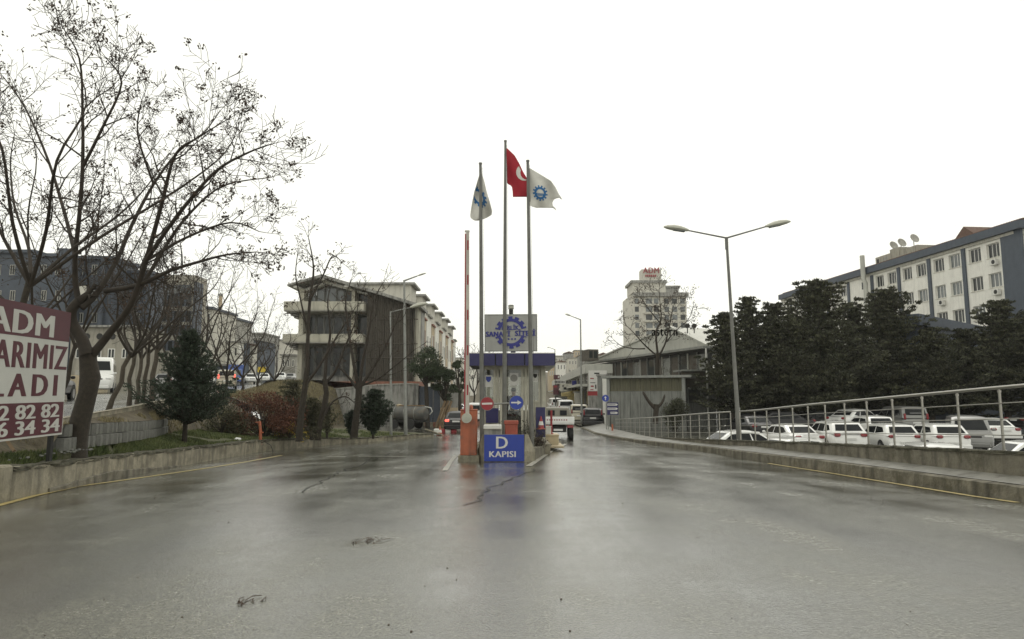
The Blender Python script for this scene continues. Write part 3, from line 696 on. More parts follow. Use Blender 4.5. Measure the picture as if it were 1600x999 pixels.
def gearquads(cx, cy, ri, ro, rt, teeth, sx=1, shear=0):
    q = []
    N = teeth * 8
    for i in range(N):
        a = 2 * math.pi * i / N; b = a + 2 * math.pi / N; rr = rt if i % 8 < 4 else ro
        for k in range(3):
            r0 = lerp(ri, rr, k / 3); r1 = lerp(ri, rr, (k + 1) / 3)
            q.append([(cx + sx * r * math.cos(t), cy + r * math.sin(t) + shear * r * math.cos(t)) for r, t in ((r0, a), (r1, a), (r1, b), (r0, b))])
    return q
def inside_rows(rows, m=.6):
    Lt = [(r[0], r[1]) for r in rows]; Rt = [(r[0], r[2]) for r in rows]
    return lambda x, y: rows[0][0] < y < rows[-1][0] and interp(Lt, y) + m < x < interp(Rt, y) - m
rr = [(232, 791.5, 792.5), (243, 791.6, 804), (255, 791.7, 811), (268, 791.8, 817), (283, 792, 826), (287, 792.2, 829), (291, 799.6, 829.5), (300, 801, 829), (307, 801.3, 828.5), (308, 801.5, 827)]
tf, Dt = flag('red_flag', 'red flag with white crescent drooping from the middle pole', rr, 21.62, m_flagr, .07, 5)
q = []
cx, cy = 819.5, 269.5
for i in range(40):                                     # crescent
    a0 = 2 * math.pi * i / 40; a1 = 2 * math.pi * (i + 1) / 40
    def pr(a, k):
        o_ = (cx + 13.0 * math.cos(a), cy + 13.0 * math.sin(a)); i_ = (cx + 4.2 + 10.6 * math.cos(a), cy + .8 + 10.6 * math.sin(a))
        return (lerp(i_[0], o_[0], k), lerp(i_[1], o_[1], k))
    for k in range(3): q.append([pr(a0, k / 3), pr(a0, (k + 1) / 3), pr(a1, (k + 1) / 3), pr(a1, k / 3)])
emblem(tf, Dt, q, m_flagw, 'crescent', inside_rows(rr))
rr = [(263, 827, 828), (268, 827, 836), (275, 827, 848), (283, 827, 861), (293, 827, 868), (303, 827.3, 873), (309, 827.4, 877), (311, 827.5, 866), (317, 827.6, 863), (322, 827.8, 864), (325, 838, 866)]
f3, D3 = flag('white_flag', 'off-white flag with blue gear emblem blowing right from the right pole', rr, 21.25, m_flagw, .08, 6, ph=1)
emblem(f3, D3, gearquads(844, 302, 6.2, 9.6, 12.2, 13, .95, .12), m_flagb, 'emblem', inside_rows(rr))
emblem(f3, D3, [[(838 + i * 3.1, 301.5 + i * .35), (840.2 + i * 3.1, 301.7 + i * .35), (840.2 + i * 3.1, 306 + i * .35), (838 + i * 3.1, 305.6 + i * .35)] for i in range(4)], m_flagb, 'emblem')
for pts_ in (((873, 306), (876, 310), (878.5, 312)), ((863, 323), (867, 326), (869, 329))):
    mb = MB(); mb.tube([P(x, y, 21.3) for x, y in pts_], [.03, .02, .006], 4); mb.build('torn_edge', m_flagw, f3)
rr = [(270, 750, 752.5), (285, 745.5, 757), (300, 741, 760.5), (315, 738, 765), (330, 735.5, 769), (336, 735, 768), (340, 735, 762), (343, 738, 755), (345, 742, 747)]
f1, D1_ = flag('white_flag', 'off-white flag hanging folded and limp on the left pole', rr, 21.62, m_flagw, .13, 9, ph=2)
emblem(f1, D1_, [q for q in gearquads(748, 308, 8, 12.2, 15, 13, .85, .5)], m_flagb, 'emblem', inside_rows(rr, .4))

# round traffic signs on a bar
rs = thing('road_sign', 'round red no-entry sign on the left flagpole', 'road sign', P(761.2, 631, 21.1), 'round signs on the flagpole bar')
c = P(761.2, 631, 21.15); fr = frame(c, XV, (-.02, 0, 1))
mb = MB(); mb.disc(fr, 0, 0, .212, -.015, 0, 36); mb.build('rim', m_galv, rs)
mb = MB(); mb.disc(fr, 0, 0, .2, 0, .006, 36); mb.build('sign_face', m_red, rs)
mb = MB(); mb.fbox((fr[0], Vector((.999, 0, .03)), fr[2], fr[3]), -.165, .16, -.028, .03, .006, .009); mb.build('white_bar', m_signw, rs)
rs = thing('road_sign', 'round blue sign with white arrow pointing right on the middle flagpole', 'road sign', P(807, 629.3, 21.1), 'round signs on the flagpole bar')
c = P(807, 629.3, 21.15); fr = frame(c, XV)
mb = MB(); mb.disc(fr, 0, 0, .222, -.015, 0, 36); mb.build('rim', m_galv, rs)
mb = MB(); mb.disc(fr, 0, 0, .21, 0, .006, 36); mb.build('sign_face', m_blue, rs)
mb = MB(); mb.prism([(-.165, -.022), (.03, -.022), (.03, -.07), (.155, 0), (.03, .07), (.03, .022), (-.165, .022)], fr, .006, .01); mb.build('arrow', m_signw, rs)
o = thing('sign_bar', 'short grey bar joining the red and the blue round signs', 'bar', P(784, 631, 21.25))
mb = MB(); mb.tube([P(757, 631.5, 21.22), P(812, 630.2, 21.22)], .027, 8); mb.build('bar', m_galv, o, 40)
mb = MB(); mb.tube([P(754, 631.5, 21.3), P(754, 628, 21.3)], .1, 10); mb.build('clamp', m_galv, o, 40)

# ------------------------------------------------------------------ booth
ZB = 24.5
def bx_(px): return P(px, 600, ZB).x
def bz_(py): return P(800, py, ZB).z
bt_ = thing('gate_booth', 'small white guard booth with navy canopy behind the flagpoles', 'booth', (bx_(800), ZB, -.35))
zf = -.32; zc0 = bz_(571.5); zc1 = bz_(553)
BX0, BX1 = bx_(750), bx_(852.5); YB1 = ZB + 3.4
fr = frame((0, ZB, 0), XV)
mb = MB(); mb.box(BX0 - .1, BX1 + .15, ZB - .05, YB1 + .05, zf - .4, zf + .14); mb.build('base', m_conc, bt_)
# canopy
cx0, cx1 = bx_(731), bx_(866.5)
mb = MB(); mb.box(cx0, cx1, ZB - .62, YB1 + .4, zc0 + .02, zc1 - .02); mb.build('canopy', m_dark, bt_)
for a, b_ in ((731, 773.2), (775, 819), (820.8, 866.5)):
    k = (ZB - .63) / ZB
    mb = MB(); mb.box(P(a, 560, ZB - .63).x + .0, P(b_, 560, ZB - .63).x, ZB - .66, ZB - .625, P(0, 571.5, ZB - .63).z, P(0, 552.5, ZB - .63).z); mb.build('fascia_panel', m_navy, bt_)
mb = MB(); mb.box(P(731, 560, ZB - .63).x, P(866.5, 560, ZB - .63).x, ZB - .655, ZB - .63, P(0, 552.5, ZB - .63).z, P(0, 551.3, ZB - .63).z); mb.build('canopy_edge', m_white, bt_)
for x in (P(866.5, 560, ZB - .63).x - .03,): 
    mb = MB(); mb.box(x + .0, x + .03, ZB - .62, YB1 + .4, P(0, 571.5, ZB - .63).z, P(0, 552.5, ZB - .63).z); mb.build('fascia_panel', m_navy, bt_)
mb = MB(); mb.box(bx_(850), bx_(866), ZB - .55, YB1 + .3, zc0 - .06, zc0 + .01); mb.build('soffit', m_roofg, bt_)
# front columns / frames
for a, b_, pr_ in ((750, 756, .03), (771, 774.5, .02), (775.5, 779.5, .03), (781, 792, .02), (814, 818, .03), (819.5, 824, .02), (825, 831, .03), (841.5, 844.5, .02), (845.5, 852.5, .04)):
    mb = MB(); mb.fbox(fr, bx_(a), bx_(b_), zf + .1, zc0 + .02, -.1, pr_); mb.build('upright', m_cream, bt_)
mb = MB(); mb.fbox(fr, BX0, BX1, bz_(578), zc0 + .02, -.12, .015); mb.build('header', m_cream, bt_)
for a, b_ in ((756, 771), (831, 841.5)):
    mb = MB(); mb.fbox(fr, bx_(a), bx_(b_), bz_(626), bz_(578), -.06, -.05); mb.build('window_pane', m_clear, bt_)
    mb = MB(); mb.fbox(fr, bx_(a), bx_(b_), bz_(629), bz_(626), -.08, .02); mb.build('sill', m_cream, bt_)
mb = MB(); mb.fbox(fr, bx_(756), bx_(772), zf + .1, bz_(629), -.08, -.01); mb.build('lower_wall', m_cream, bt_)
mb = MB(); mb.fbox(fr, bx_(759.5), bx_(779), bz_(661), bz_(638), .031, .042); mb.build('navy_panel', m_navy, bt_)
mb = MB(); mb.fbox(fr, bx_(837), bx_(851.5), bz_(683), bz_(636.5), .041, .052); mb.build('navy_panel', m_navy, bt_)
mb = MB(); mb.fbox(fr, bx_(831), bx_(842), zf + .1, bz_(629), -.08, -.01); mb.build('lower_wall', m_cream, bt_)
mb = MB(); mb.fbox(fr, bx_(792), bx_(814), bz_(650), bz_(578), -.06, -.05); mb.build('window_pane', m_clear, bt_)
mb = MB(); mb.fbox(fr, bx_(792), bx_(814), zf + .1, bz_(650), -.08, -.03); mb.build('door_panel', m_dark, bt_)
# side and back walls with openings
fl = frame((BX0, YB1, 0), (0, -1, 0)); frr = (Vector((BX1, ZB, 0)), Vector((0, 1, 0)), ZV, Vector((1, 0, 0)))
Ls = YB1 - ZB
for f_ in (fl, frr):
    mb = MB(); mb.fbox(f_, 0, Ls, zf + .1, 1.0, -.08, 0); mb.fbox(f_, 0, Ls, 2.15, zc0 + .02, -.08, 0); mb.build('side_wall', m_cream, bt_)
    for k in range(4):
        mb = MB(); mb.fbox(f_, Ls * k / 3 - .06 * (k > 0), Ls * k / 3 + .06 * (k < 3), 1.0, 2.15, -.08, .01); mb.build('mullion', m_cream, bt_)
    mb = MB(); mb.fbox(f_, .05, Ls - .05, 1.0, 2.15, -.045, -.035); mb.build('window_pane', m_clear, bt_)
fb = frame((0, YB1, 0), XV)
mb = MB(); mb.fbox(fb, BX0, BX1, zf + .1, .95, -.08, 0); mb.fbox(fb, BX0, BX1, 2.3, zc0 + .02, -.08, 0); mb.build('back_wall', m_cream, bt_)
for k in range(4):
    x = lerp(BX0, BX1, k / 3); mb = MB(); mb.fbox(fb, x - .05, x + .05, .95, 2.3, -.08, .01); mb.build('mullion', m_cream, bt_)
mb = MB(); mb.fbox(fb, BX0, BX1, .95, 2.3, -.045, -.035); mb.build('window_pane', m_clear, bt_)
mb = MB(); mb.box(BX0 + .02, BX1 - .02, ZB + .05, YB1 - .05, zf + .12, zf + .32); mb.build('floor', m_concgrey, bt_)
mb = MB(); mb.box(BX0 + .1, BX0 + .5, ZB + .2, ZB + 2, .6, .66); mb.build('desk', m_wood, bt_)
# posters in the windows
for (a, b_, c_, d_, s_) in ((757.5, 769, 586.5, 605, 1), (832, 840.5, 583, 596, 0)):
    o = thing('poster', 'white poster with a blue shield emblem in the left booth window' if s_ else 'small white poster with a dark shield in the right booth window', 'poster', P((a + b_) / 2, (c_ + d_) / 2, ZB - .05), 'posters in the booth windows')
    mb = MB(); mb.fbox(fr, bx_(a), bx_(b_), bz_(d_), bz_(c_), -.045, -.038); mb.build('sheet', m_signw, o)
    cx = (bx_(a) + bx_(b_)) / 2; zz = bz_(lerp(c_, d_, .32)); q_ = .09 if s_ else .07
    mb = MB(); mb.prism([(cx - q_, zz + q_), (cx - q_, zz - q_ * .3), (cx - q_ * .5, zz - q_), (cx, zz - q_ * 1.3), (cx + q_ * .5, zz - q_), (cx + q_, zz - q_ * .3), (cx + q_, zz + q_)], fr, -.038, -.034); mb.build('shield', m_blue if s_ else m_dark, o)
o = thing('poster', 'grey round emblem sheet high in the middle booth window', 'poster', P(803, 590, ZB - .05), 'posters in the booth windows')
mb = MB(); mb.fbox(fr, bx_(796.5), bx_(810), bz_(602), bz_(583), -.045, -.04); mb.build('sheet', m_signw, o)
mb = MB(); mb.disc(fr, bx_(803), bz_(591), .13, -.04, -.036, 20); mb.build('emblem', m_concgrey, o)

# roof sign
ZS = 25.2
o0 = P(757, 549.5, ZS); W_ = P(839.5, 549.5, ZS).x - o0.x; H_ = P(757, 491.5, ZS).z - o0.z; fs_ = frame(o0, (1, 0, .006))
def gx(px): return (px - 757) / 82.5 * W_
def gz(py): return (549.5 - py) / 58 * H_
rs = thing('roof_sign', 'square grey sign with blue gear and BİRLİK SANAYİ SİTESİ on the booth', 'sign', (o0.x + W_ / 2, ZS, o0.z - .1))
mb = MB(); mb.fbox(fs_, 0, W_, 0, H_, -.12, 0); mb.build('sign_box', m_signg, rs)
mb = MB()
for q_ in ((0, W_, 0, .03), (0, W_, H_ - .03, H_), (0, .03, .03, H_ - .03), (W_ - .03, W_, .03, H_ - .03)): mb.fbox(fs_, *q_, 0, .012)
mb.build('sign_frame', m_galv, rs)
cg = (gx(798.3), gz(520)); u_ = gx(758) - gx(757)
for gp_ in (((0, 15), (166, 375)), ((343, 375), (0, 197))):
    gear(fs_, cg, 17.2 * u_, 21.8 * u_, 25.4 * u_, 14, .001, .02, .12, gap=gp_).build('gear_emblem', m_logo, rs)
mb = MB(); text_mb(mb, 'BİRLİK', fs_, gx(784), gx(811), gz(516), gz(507), .001, .018, .045); mb.build('lettering', m_logo, rs)
mb = MB(); text_mb(mb, 'SANAYİ', fs_, gx(758.8), gx(797.5), gz(526.5), gz(515.8), .001, .018, .06, 1.1); mb.build('lettering', m_logo, rs)
mb = MB(); text_mb(mb, 'SİTESİ', fs_, gx(804.5), gx(836.8), gz(525.5), gz(514.8), .001, .018, .06, 1.1); mb.build('lettering', m_logo, rs)
mb = MB()
for px in (789.5, 794.7, 800, 805): mb.disc(fs_, gx(px), gz(530.3), 1.5 * u_, .001, .018, 10)
mb.build('dots', m_logo, rs)
mb = MB(); mb.box(P(798, 540, ZS).x, P(805.5, 560, ZS).x, ZS + .02, ZS + .12, zc1 - .05, o0.z + .02); mb.build('support', m_navy, rs)
for px in (764, 832):
    mb = MB(); mb.box(P(px, 560, ZS).x - .02, P(px, 560, ZS).x + .02, ZS + .05, ZS + .1, zc1 - .05, o0.z + .05); mb.build('support', m_galv, rs)
fl_ = thing('floodlight', 'small dark floodlight on top of the square roof sign', 'lamp', P(798, 491, ZS + .1))
c = P(798.5, 484, ZS + .1)
mb = MB(); mb.rbox(c + Vector((0, 0, .09)), (.2, .16, .17), .02); mb.build('lamp_body', m_pole, fl_)
mb = MB(); mb.rbox(c + Vector((0, -.085, .08)), (.15, .015, .1), .005); mb.build('lens', m_lampg, fl_)
mb = MB(); mb.rbox(c + Vector((0, 0, -.09)), (.16, .12, .16), .01); mb.build('bracket', m_dark, fl_)

# person standing in the booth (seen from behind the glass)
def skinned(name, verts, edges, rad, mat, parent, sub=2):
    me = bpy.data.meshes.new(name); me.from_pydata(verts, edges, []); ob = bpy.data.objects.new(name, me); COL.objects.link(ob)
    ob.modifiers.new('s', 'SKIN')
    for i, r in enumerate(rad): me.skin_vertices[0].data[i].radius = (r, r) if not hasattr(r, '__len__') else r
    me.skin_vertices[0].data[0].use_root = True
    sb = ob.modifiers.new('d', 'SUBSURF'); sb.levels = sub; sb.render_levels = sub
    bpy.context.view_layer.update()
    m2 = bpy.data.meshes.new_from_object(ob.evaluated_get(bpy.context.evaluated_depsgraph_get()))
    m2.materials.clear(); m2.materials.append(mat); m2.polygons.foreach_set('use_smooth', [True] * len(m2.polygons))
    bpy.data.objects.remove(ob); bpy.data.meshes.remove(me)
    o = bpy.data.objects.new(name, m2); COL.objects.link(o); o.parent = parent; return o
def person(label, loc, rz, scale=1):
    p = thing('person', label, 'person', loc, None, rz); p.scale = (scale,) * 3
    V = [(0, 0, .95), (0, 0, 1.15), (0, .01, 1.38), (0, .01, 1.5), (0, .02, 1.58), (0, .03, 1.7),
         (.17, 0, 1.42), (.24, .02, 1.15), (.22, .14, .95), (-.17, 0, 1.42), (-.24, .02, 1.15), (-.22, .14, .95),
         (.1, 0, .88), (.11, .02, .48), (.11, -.02, .08), (.11, .12, .04), (-.1, 0, .88), (-.11, .02, .48), (-.11, -.02, .08), (-.11, .12, .04), (.22, .22, .94), (-.22, .22, .94)]
    E = [(0, 1), (1, 2), (2, 3), (3, 4), (4, 5), (2, 6), (6, 7), (7, 8), (2, 9), (9, 10), (10, 11), (0, 12), (12, 13), (13, 14), (14, 15), (0, 16), (16, 17), (17, 18), (18, 19), (8, 20), (11, 21)]
    rd = [.14, .13, .15, .055, .07, .085, .075, .052, .036, .075, .052, .036, .09, .06, .045, .04, .09, .06, .045, .04, .03, .03]
    skinned('body', V, E, rd, m_skin, p)
    # fingers
    for sx_ in (-1, 1):
        for i in range(5):
            fx_ = sx_ * .22 + (i - 2) * .016; Ln = (.05, .07, .08, .075, .055)[i]
            pts_ = [(fx_, .23, .94), (fx_, .23 + Ln * .6, .93), (fx_, .23 + Ln, .905)] if i else [(sx_ * .19, .2, .94), (sx_ * .17, .24, .935)]
            mb = MB(); mb.tube(pts_, .009, 6); mb.build('finger', m_skin, None).parent = p
    skinned('jacket', [(0, 0, .9), (0, 0, 1.15), (0, .01, 1.4), (0, .01, 1.47), (.18, 0, 1.42), (.25, .02, 1.15), (.225, .13, .97), (-.18, 0, 1.42), (-.25, .02, 1.15), (-.225, .13, .97)],
            [(0, 1), (1, 2), (2, 3), (2, 4), (4, 5), (5, 6), (2, 7), (7, 8), (8, 9)], [.175, .165, .18, .09, .1, .075, .055, .1, .075, .055], m_jacket, p)
    skinned('trousers', [(0, 0, .95), (.1, 0, .86), (.11, .02, .48), (.11, -.02, .1), (-.1, 0, .86), (-.11, .02, .48), (-.11, -.02, .1)], [(0, 1), (1, 2), (2, 3), (0, 4), (4, 5), (5, 6)], [.15, .105, .08, .065, .105, .08, .065], m_jacket, p)
    mb = MB(); mb.lathe((0, .015, 1.66), [(.02, -.03), (.085, .0), (.095, .05), (.08, .1), (.04, .13), (.005, .135)], 14); mb.build('hair', m_hair, None, 1).parent = p
    for sx_ in (-1, 1):
        mb = MB(); mb.rbox((sx_ * .088, .03, 1.665), (.02, .035, .055), .008); mb.build('ear', m_skin, None).parent = p
        mb = MB(); mb.lathe((sx_ * .03, .105, 1.69), [(.002, -.008), (.009, 0), (.002, .008)], 8); mb.build('eye', m_dark, None).parent = p
    mb = MB(); mb.add([(-.012, .1, 1.65), (.012, .1, 1.65), (0, .132, 1.652), (0, .105, 1.69)], [(0, 1, 2), (0, 2, 3), (1, 3, 2), (0, 3, 1)]); mb.build('nose', m_skin, None).parent = p
    mb = MB(); mb.rbox((0, .108, 1.625), (.04, .01, .01), .003); mb.build('mouth', m_red, None).parent = p
    return p
pz = P(802.5, 606, ZB + .8); person('dark-haired person in a dark jacket standing inside the booth', (pz.x, ZB + .9, pz.z - 1.79), 0)

# right part of the island: ledge, cone, posts, bush
a = P(838, 690, 27.5); b_ = P(873, 669, 27.5)
o = thing('stone_ledge', 'low beige stone bench block on the island right of the booth', 'ledge', ((a.x + b_.x) / 2, 28, a.z))
mb = MB(); mb.rbox(((a.x + b_.x) / 2, 28.2, -.28), (b_.x - a.x, 1.3, .46), .02); mb.build('block_body', m_stone, o)
mb = MB(); mb.rbox(((a.x + b_.x) / 2, 28.2, -.04), (b_.x - a.x + .06, 1.36, .06), .015); mb.build('coping', m_stone, o)
mb = MB(); mb.rbox(((a.x + b_.x) / 2 + .02, 27.9, -.46), (b_.x - a.x + .3, 2.0, .08), .015); mb.build('footing', m_stone, o)
def cone(label, loc, h=.55, grp='traffic cones'):
    c = thing('traffic_cone', label, 'traffic cone', loc, grp); k = h / .5
    def fr3(z0, z1): return [(lerp(.13, .02, z0 / .5) * k, z0 * k), (lerp(.13, .02, z1 / .5) * k, z1 * k)]
    mb = MB(); mb.rbox(Vector(loc) + Vector((0, 0, .015)), (.36 * k, .36 * k, .03), .01); mb.build('base', m_orange, c)
    mb = MB(); mb.lathe(loc, fr3(.02, .5), 16); mb.build('cone_body', m_orange if 'orange' in label else m_red, c, 40)
    mb = MB(); z0, z1 = .16, .3; mb.lathe(loc, [(lerp(.13, .02, z0 / .5) * k + .004, z0 * k), (lerp(.13, .02, z1 / .5) * k + .004, z1 * k)], 16); mb.build('band', m_white, c, 40)
    return c
p_ = P(845.5, 671, 24.2); cone('red traffic cone with white band at the right corner of the booth', tuple(p_), .46)
p_ = P(687.5, 680.5, 43.5); cone('orange traffic cone at the end of the left kerb wall', (p_.x, p_.y, roadz(p_.x, p_.y)), .62)
p_ = P(861.5, 666, 27.9); o = thing('marker_post', 'thin red post standing on the stone ledge right of the booth', 'post', (p_.x, 27.9, -.01))
mb = MB(); mb.tube([(p_.x, 27.9, -.01), (p_.x, 27.9, .95)], .045, 10); mb.build('post', m_red, o, 40)
mb = MB(); mb.tube([(p_.x, 27.9, -.01), (p_.x, 27.9, .02)], .09, 10); mb.build('foot', m_red, o, 40)
p_ = P(856.5, 667, 27.7); o = thing('white_box', 'small white box beside the red post on the stone ledge', 'box', (p_.x, 27.8, -.01))
mb = MB(); mb.rbox((p_.x, 27.8, .14), (.24, .22, .3), .02); mb.build('box_body', m_white, o)
mb = MB(); mb.rbox((p_.x, 27.8, .3), (.27, .25, .04), .01); mb.build('lid', m_white, o)
# orange marker post on the kerb wall, litter
p_ = P(407, 692, 28.6); o = thing('marker_post', 'short bent orange post on the left kerb wall in front of the red shrub', 'post', p_)
mb = MB(); mb.tube([p_ - Vector((0, 0, .1)), p_ + Vector((-.02, 0, .5)), p_ + Vector((-.07, 0, .88))], [.07, .06, .055], 8); mb.build('post', m_orange, o, 40)
mb = MB(); mb.rbox(p_ + Vector((-.16, -.02, .84)), (.16, .05, .05), .01); mb.build('bracket', m_orange, o)
mb = MB(); mb.rbox(p_ + Vector((.06, -.02, .42)), (.1, .06, .05), .01); mb.build('bracket', m_orange, o)
mb = MB(); q0 = p_ + Vector((.15, -.18, .05)); mb.tube([p_ + Vector((0, -.1, -.02)), q0 + Vector((.1, 0, 0)), q0 + Vector((.35, 0, -.15)), q0 + Vector((.45, 0, -.4)), q0 + Vector((.3, -.02, -.55))], .015, 5); tag(mb.build('cable', m_black, None), 'black cable hanging over the kerb wall beside the orange post', 'cable')
for i, (px, py, Z, lb) in enumerate(((371, 687, 27, 'crumpled white litter on the grass between spruce and red shrub'), (426, 677, 31, 'small white scrap on the grass behind the orange post'))):
    p_ = P(px, py, Z); mb = MB(); n_ = 7
    mb.lathe((p_.x, p_.y, p_.z - .03), [(.03, -.04), (.13, 0), (.1, .07), (.04, .1)], n_)
    mb.v = [(x + U(-.04, .04), y + U(-.04, .04), z + U(-.02, .02)) for x, y, z in mb.v]
    tag(mb.build('litter', m_litter), lb, 'litter')

# ------------------------------------------------------------------ billboard on the left
Pa = P(111, 489, 12.5); Pb = P(0, 465, 10.55)
dr = Vector((Pa.x - Pb.x, Pa.y - Pb.y, 0)).normalized(); nn = Vector((dr.y, -dr.x, 0))
bb = thing('billboard', 'maroon and white banner board with ADM, LARIMIZ and phone digits at the left edge', 'billboard', (Pa.x, Pa.y, .4))
def SB(px, py):                                            # pixel on sign plane -> (s, z)
    q = Q(px, py, Pa, nn); return ((q - Pa).dot(dr), q.z)
ztr = SB(111, 489)[1]; zbr = SB(107, 678)[1]; s0 = -3.9; s1 = 0.0
ztl = SB(0, 466)[1]; sl0 = SB(0, 466)[0]; zbl = SB(0, 691)[1]
fB = (Vector((Pa.x, Pa.y, 0)), dr, ZV, nn)
def zt(s): return lerp(ztr, ztl, s / sl0)
def zb_(s): return lerp(zbr, zbl, s / sl0)
def band(py_r, s): return lerp(ztr, zbr, (py_r - 489) / 189) if s == 0 else 0
def vz(s, f): return lerp(zt(s), zb_(s), f)               # f 0 top .. 1 bottom
mb = MB(); mb.prism([(s0, zb_(s0)), (s1, zb_(s1)), (s1, zt(s1)), (s0, zt(s0))], fB, -.06, 0); mb.build('board', m_vinyl, bb)
f1_ = .245; f2_ = .735
mb = MB(); mb.prism([(s0, vz(s0, f1_)), (s1, vz(s1, f1_)), (s1, zt(s1)), (s0, zt(s0))], fB, 0, .003); mb.build('printed_band', m_maroon, bb)
mb = MB(); mb.prism([(s0, vz(s0, .985)), (s1 - .02, vz(s1, .985)), (s1 - .02, vz(s1, f2_)), (s0, vz(s0, f2_))], fB, 0, .003); mb.build('printed_band', m_maroon, bb)
def row(s, pxl, pxr, fa, fb_, mat, d, bold, sp_=1.0):
    sa = SB(pxl, 580)[0]; sb_ = SB(pxr, 580)[0]; mb = MB()
    base = (fB[0], dr, ZV, nn); text_mb(mb, s, base, sa, sb_, 0, 1, d, d + .004, bold, sp_)
    off = fB[0]
    nv = []
    for v in mb.v:
        q = Vector(v) - off; a = q.dot(dr); h = q.z; nv.append(tuple(off + dr * a + nn * q.dot(nn) + ZV * lerp(vz(a, fb_), vz(a, fa), h)))
    mb.v = nv; mb.build('lettering', mat, bb)
row('ADM', -27, 79, .055, .225, m_vinyl, .003, .028, 1.1)
row('LARIMIZ', -32, 103, .285, .475, m_maroon, 0, .02, 1.12)
row('LADI', -12, 91, .52, .685, m_maroon, 0, .028, 1.45)
row('2 82 82', 2, 97, .75, .855, m_vinyl, .003, .018, 1.0)
row('6 34 34', 2, 99, .868, .97, m_vinyl, .003, .018, 1.0)
for s_ in (-.16, -3.4):
    q = fB[0] + dr * s_ - nn * .1; mb = MB(); mb.box(q.x - .035, q.x + .035, q.y - .035, q.y + .035, -.2, zt(s_) - .1); mb.build('post', m_dark, bb)
q = fB[0] + dr * -1.5 - nn * .1
mb = MB(); mb.rbox((-8.15, 11.6, .62), (.09, .04, .6), .01, .5, None); w_ = mb.build('wooden_plank', m_wood); tag(w_, 'short weathered plank propped under the billboard', 'plank')
mb = MB(); mb.tube([P(0, 672, 11.6), P(22, 705, 11.5)], .035, 4); w_.data = mb.build('tmp', m_wood).data; bpy.data.objects.remove(bpy.data.objects['tmp']); w_.data.materials[0] = m_wood
# ------------------------------------------------------------------ vehicles (local: +y forward, origin on the ground)
def ring(xh, y0, y1, z, r, n=3):
    pts = []
    for cx, cy, a0 in ((xh - r, y1 - r, 0), (-xh + r, y1 - r, 90), (-xh + r, y0 + r, 180), (xh - r, y0 + r, 270)):
        for i in range(n + 1):
            a = math.radians(a0 + 90 * i / n); pts.append((cx + r * math.cos(a), cy + r * math.sin(a), z))
    return pts
def loft(mb, rings):
    k = len(mb.v); n = len(rings[0]); vs = [p for r in rings for p in r]
    fs = [(i * n + j, i * n + (j + 1) % n, (i + 1) * n + (j + 1) % n, (i + 1) * n + j) for i in range(len(rings) - 1) for j in range(n)]
    fs += [tuple(range(n - 1, -1, -1)), tuple((len(rings) - 1) * n + j for j in range(n))]
    mb.add(vs, fs)
CARS = dict(
    sedan=dict(L=4.5, W=1.78, H=1.45, belt=.92, hood=.86, trunk=.98, cab=(-1.75, 1.15), roof=(-.95, .45), wheel=.31, wb=(-1.35, 1.38), plate=.78, tl=(.76, .92)),
    hatch=dict(L=4.1, W=1.76, H=1.5, belt=.95, hood=.9, trunk=.98, cab=(-1.98, 1.2), roof=(-1.45, .45), wheel=.31, wb=(-1.25, 1.3), plate=.6, tl=(.82, .98)),
    suv=dict(L=4.4, W=1.84, H=1.64, belt=1.06, hood=1.02, trunk=1.06, cab=(-2.12, 1.25), roof=(-1.6, .5), wheel=.35, wb=(-1.32, 1.35), plate=.8, tl=(.9, 1.08)),
    mpv=dict(L=4.4, W=1.8, H=1.8, belt=1.08, hood=1.05, trunk=1.08, cab=(-2.15, 1.45), roof=(-1.95, .7), wheel=.32, wb=(-1.32, 1.38), plate=.75, tl=(.95, 1.35)),
    wagon=dict(L=4.6, W=1.85, H=1.62, belt=1.0, hood=.98, trunk=1.0, cab=(-2.22, 1.3), roof=(-1.7, .5), wheel=.34, wb=(-1.4, 1.4), plate=.8, tl=(1.02, 1.5)),
    van=dict(L=5.0, W=1.92, H=1.98, belt=1.1, hood=1.1, trunk=1.1, cab=(-2.46, 1.75), roof=(-2.36, 1.15), wheel=.34, wb=(-1.55, 1.55), plate=.75, tl=(.95, 1.3)),
    minibus=dict(L=6.0, W=2.0, H=2.6, belt=1.35, hood=1.2, trunk=1.3, cab=(-2.95, 2.3), roof=(-2.85, 1.55), wheel=.36, wb=(-1.9, 1.9), plate=.75, tl=(.95, 1.4)))
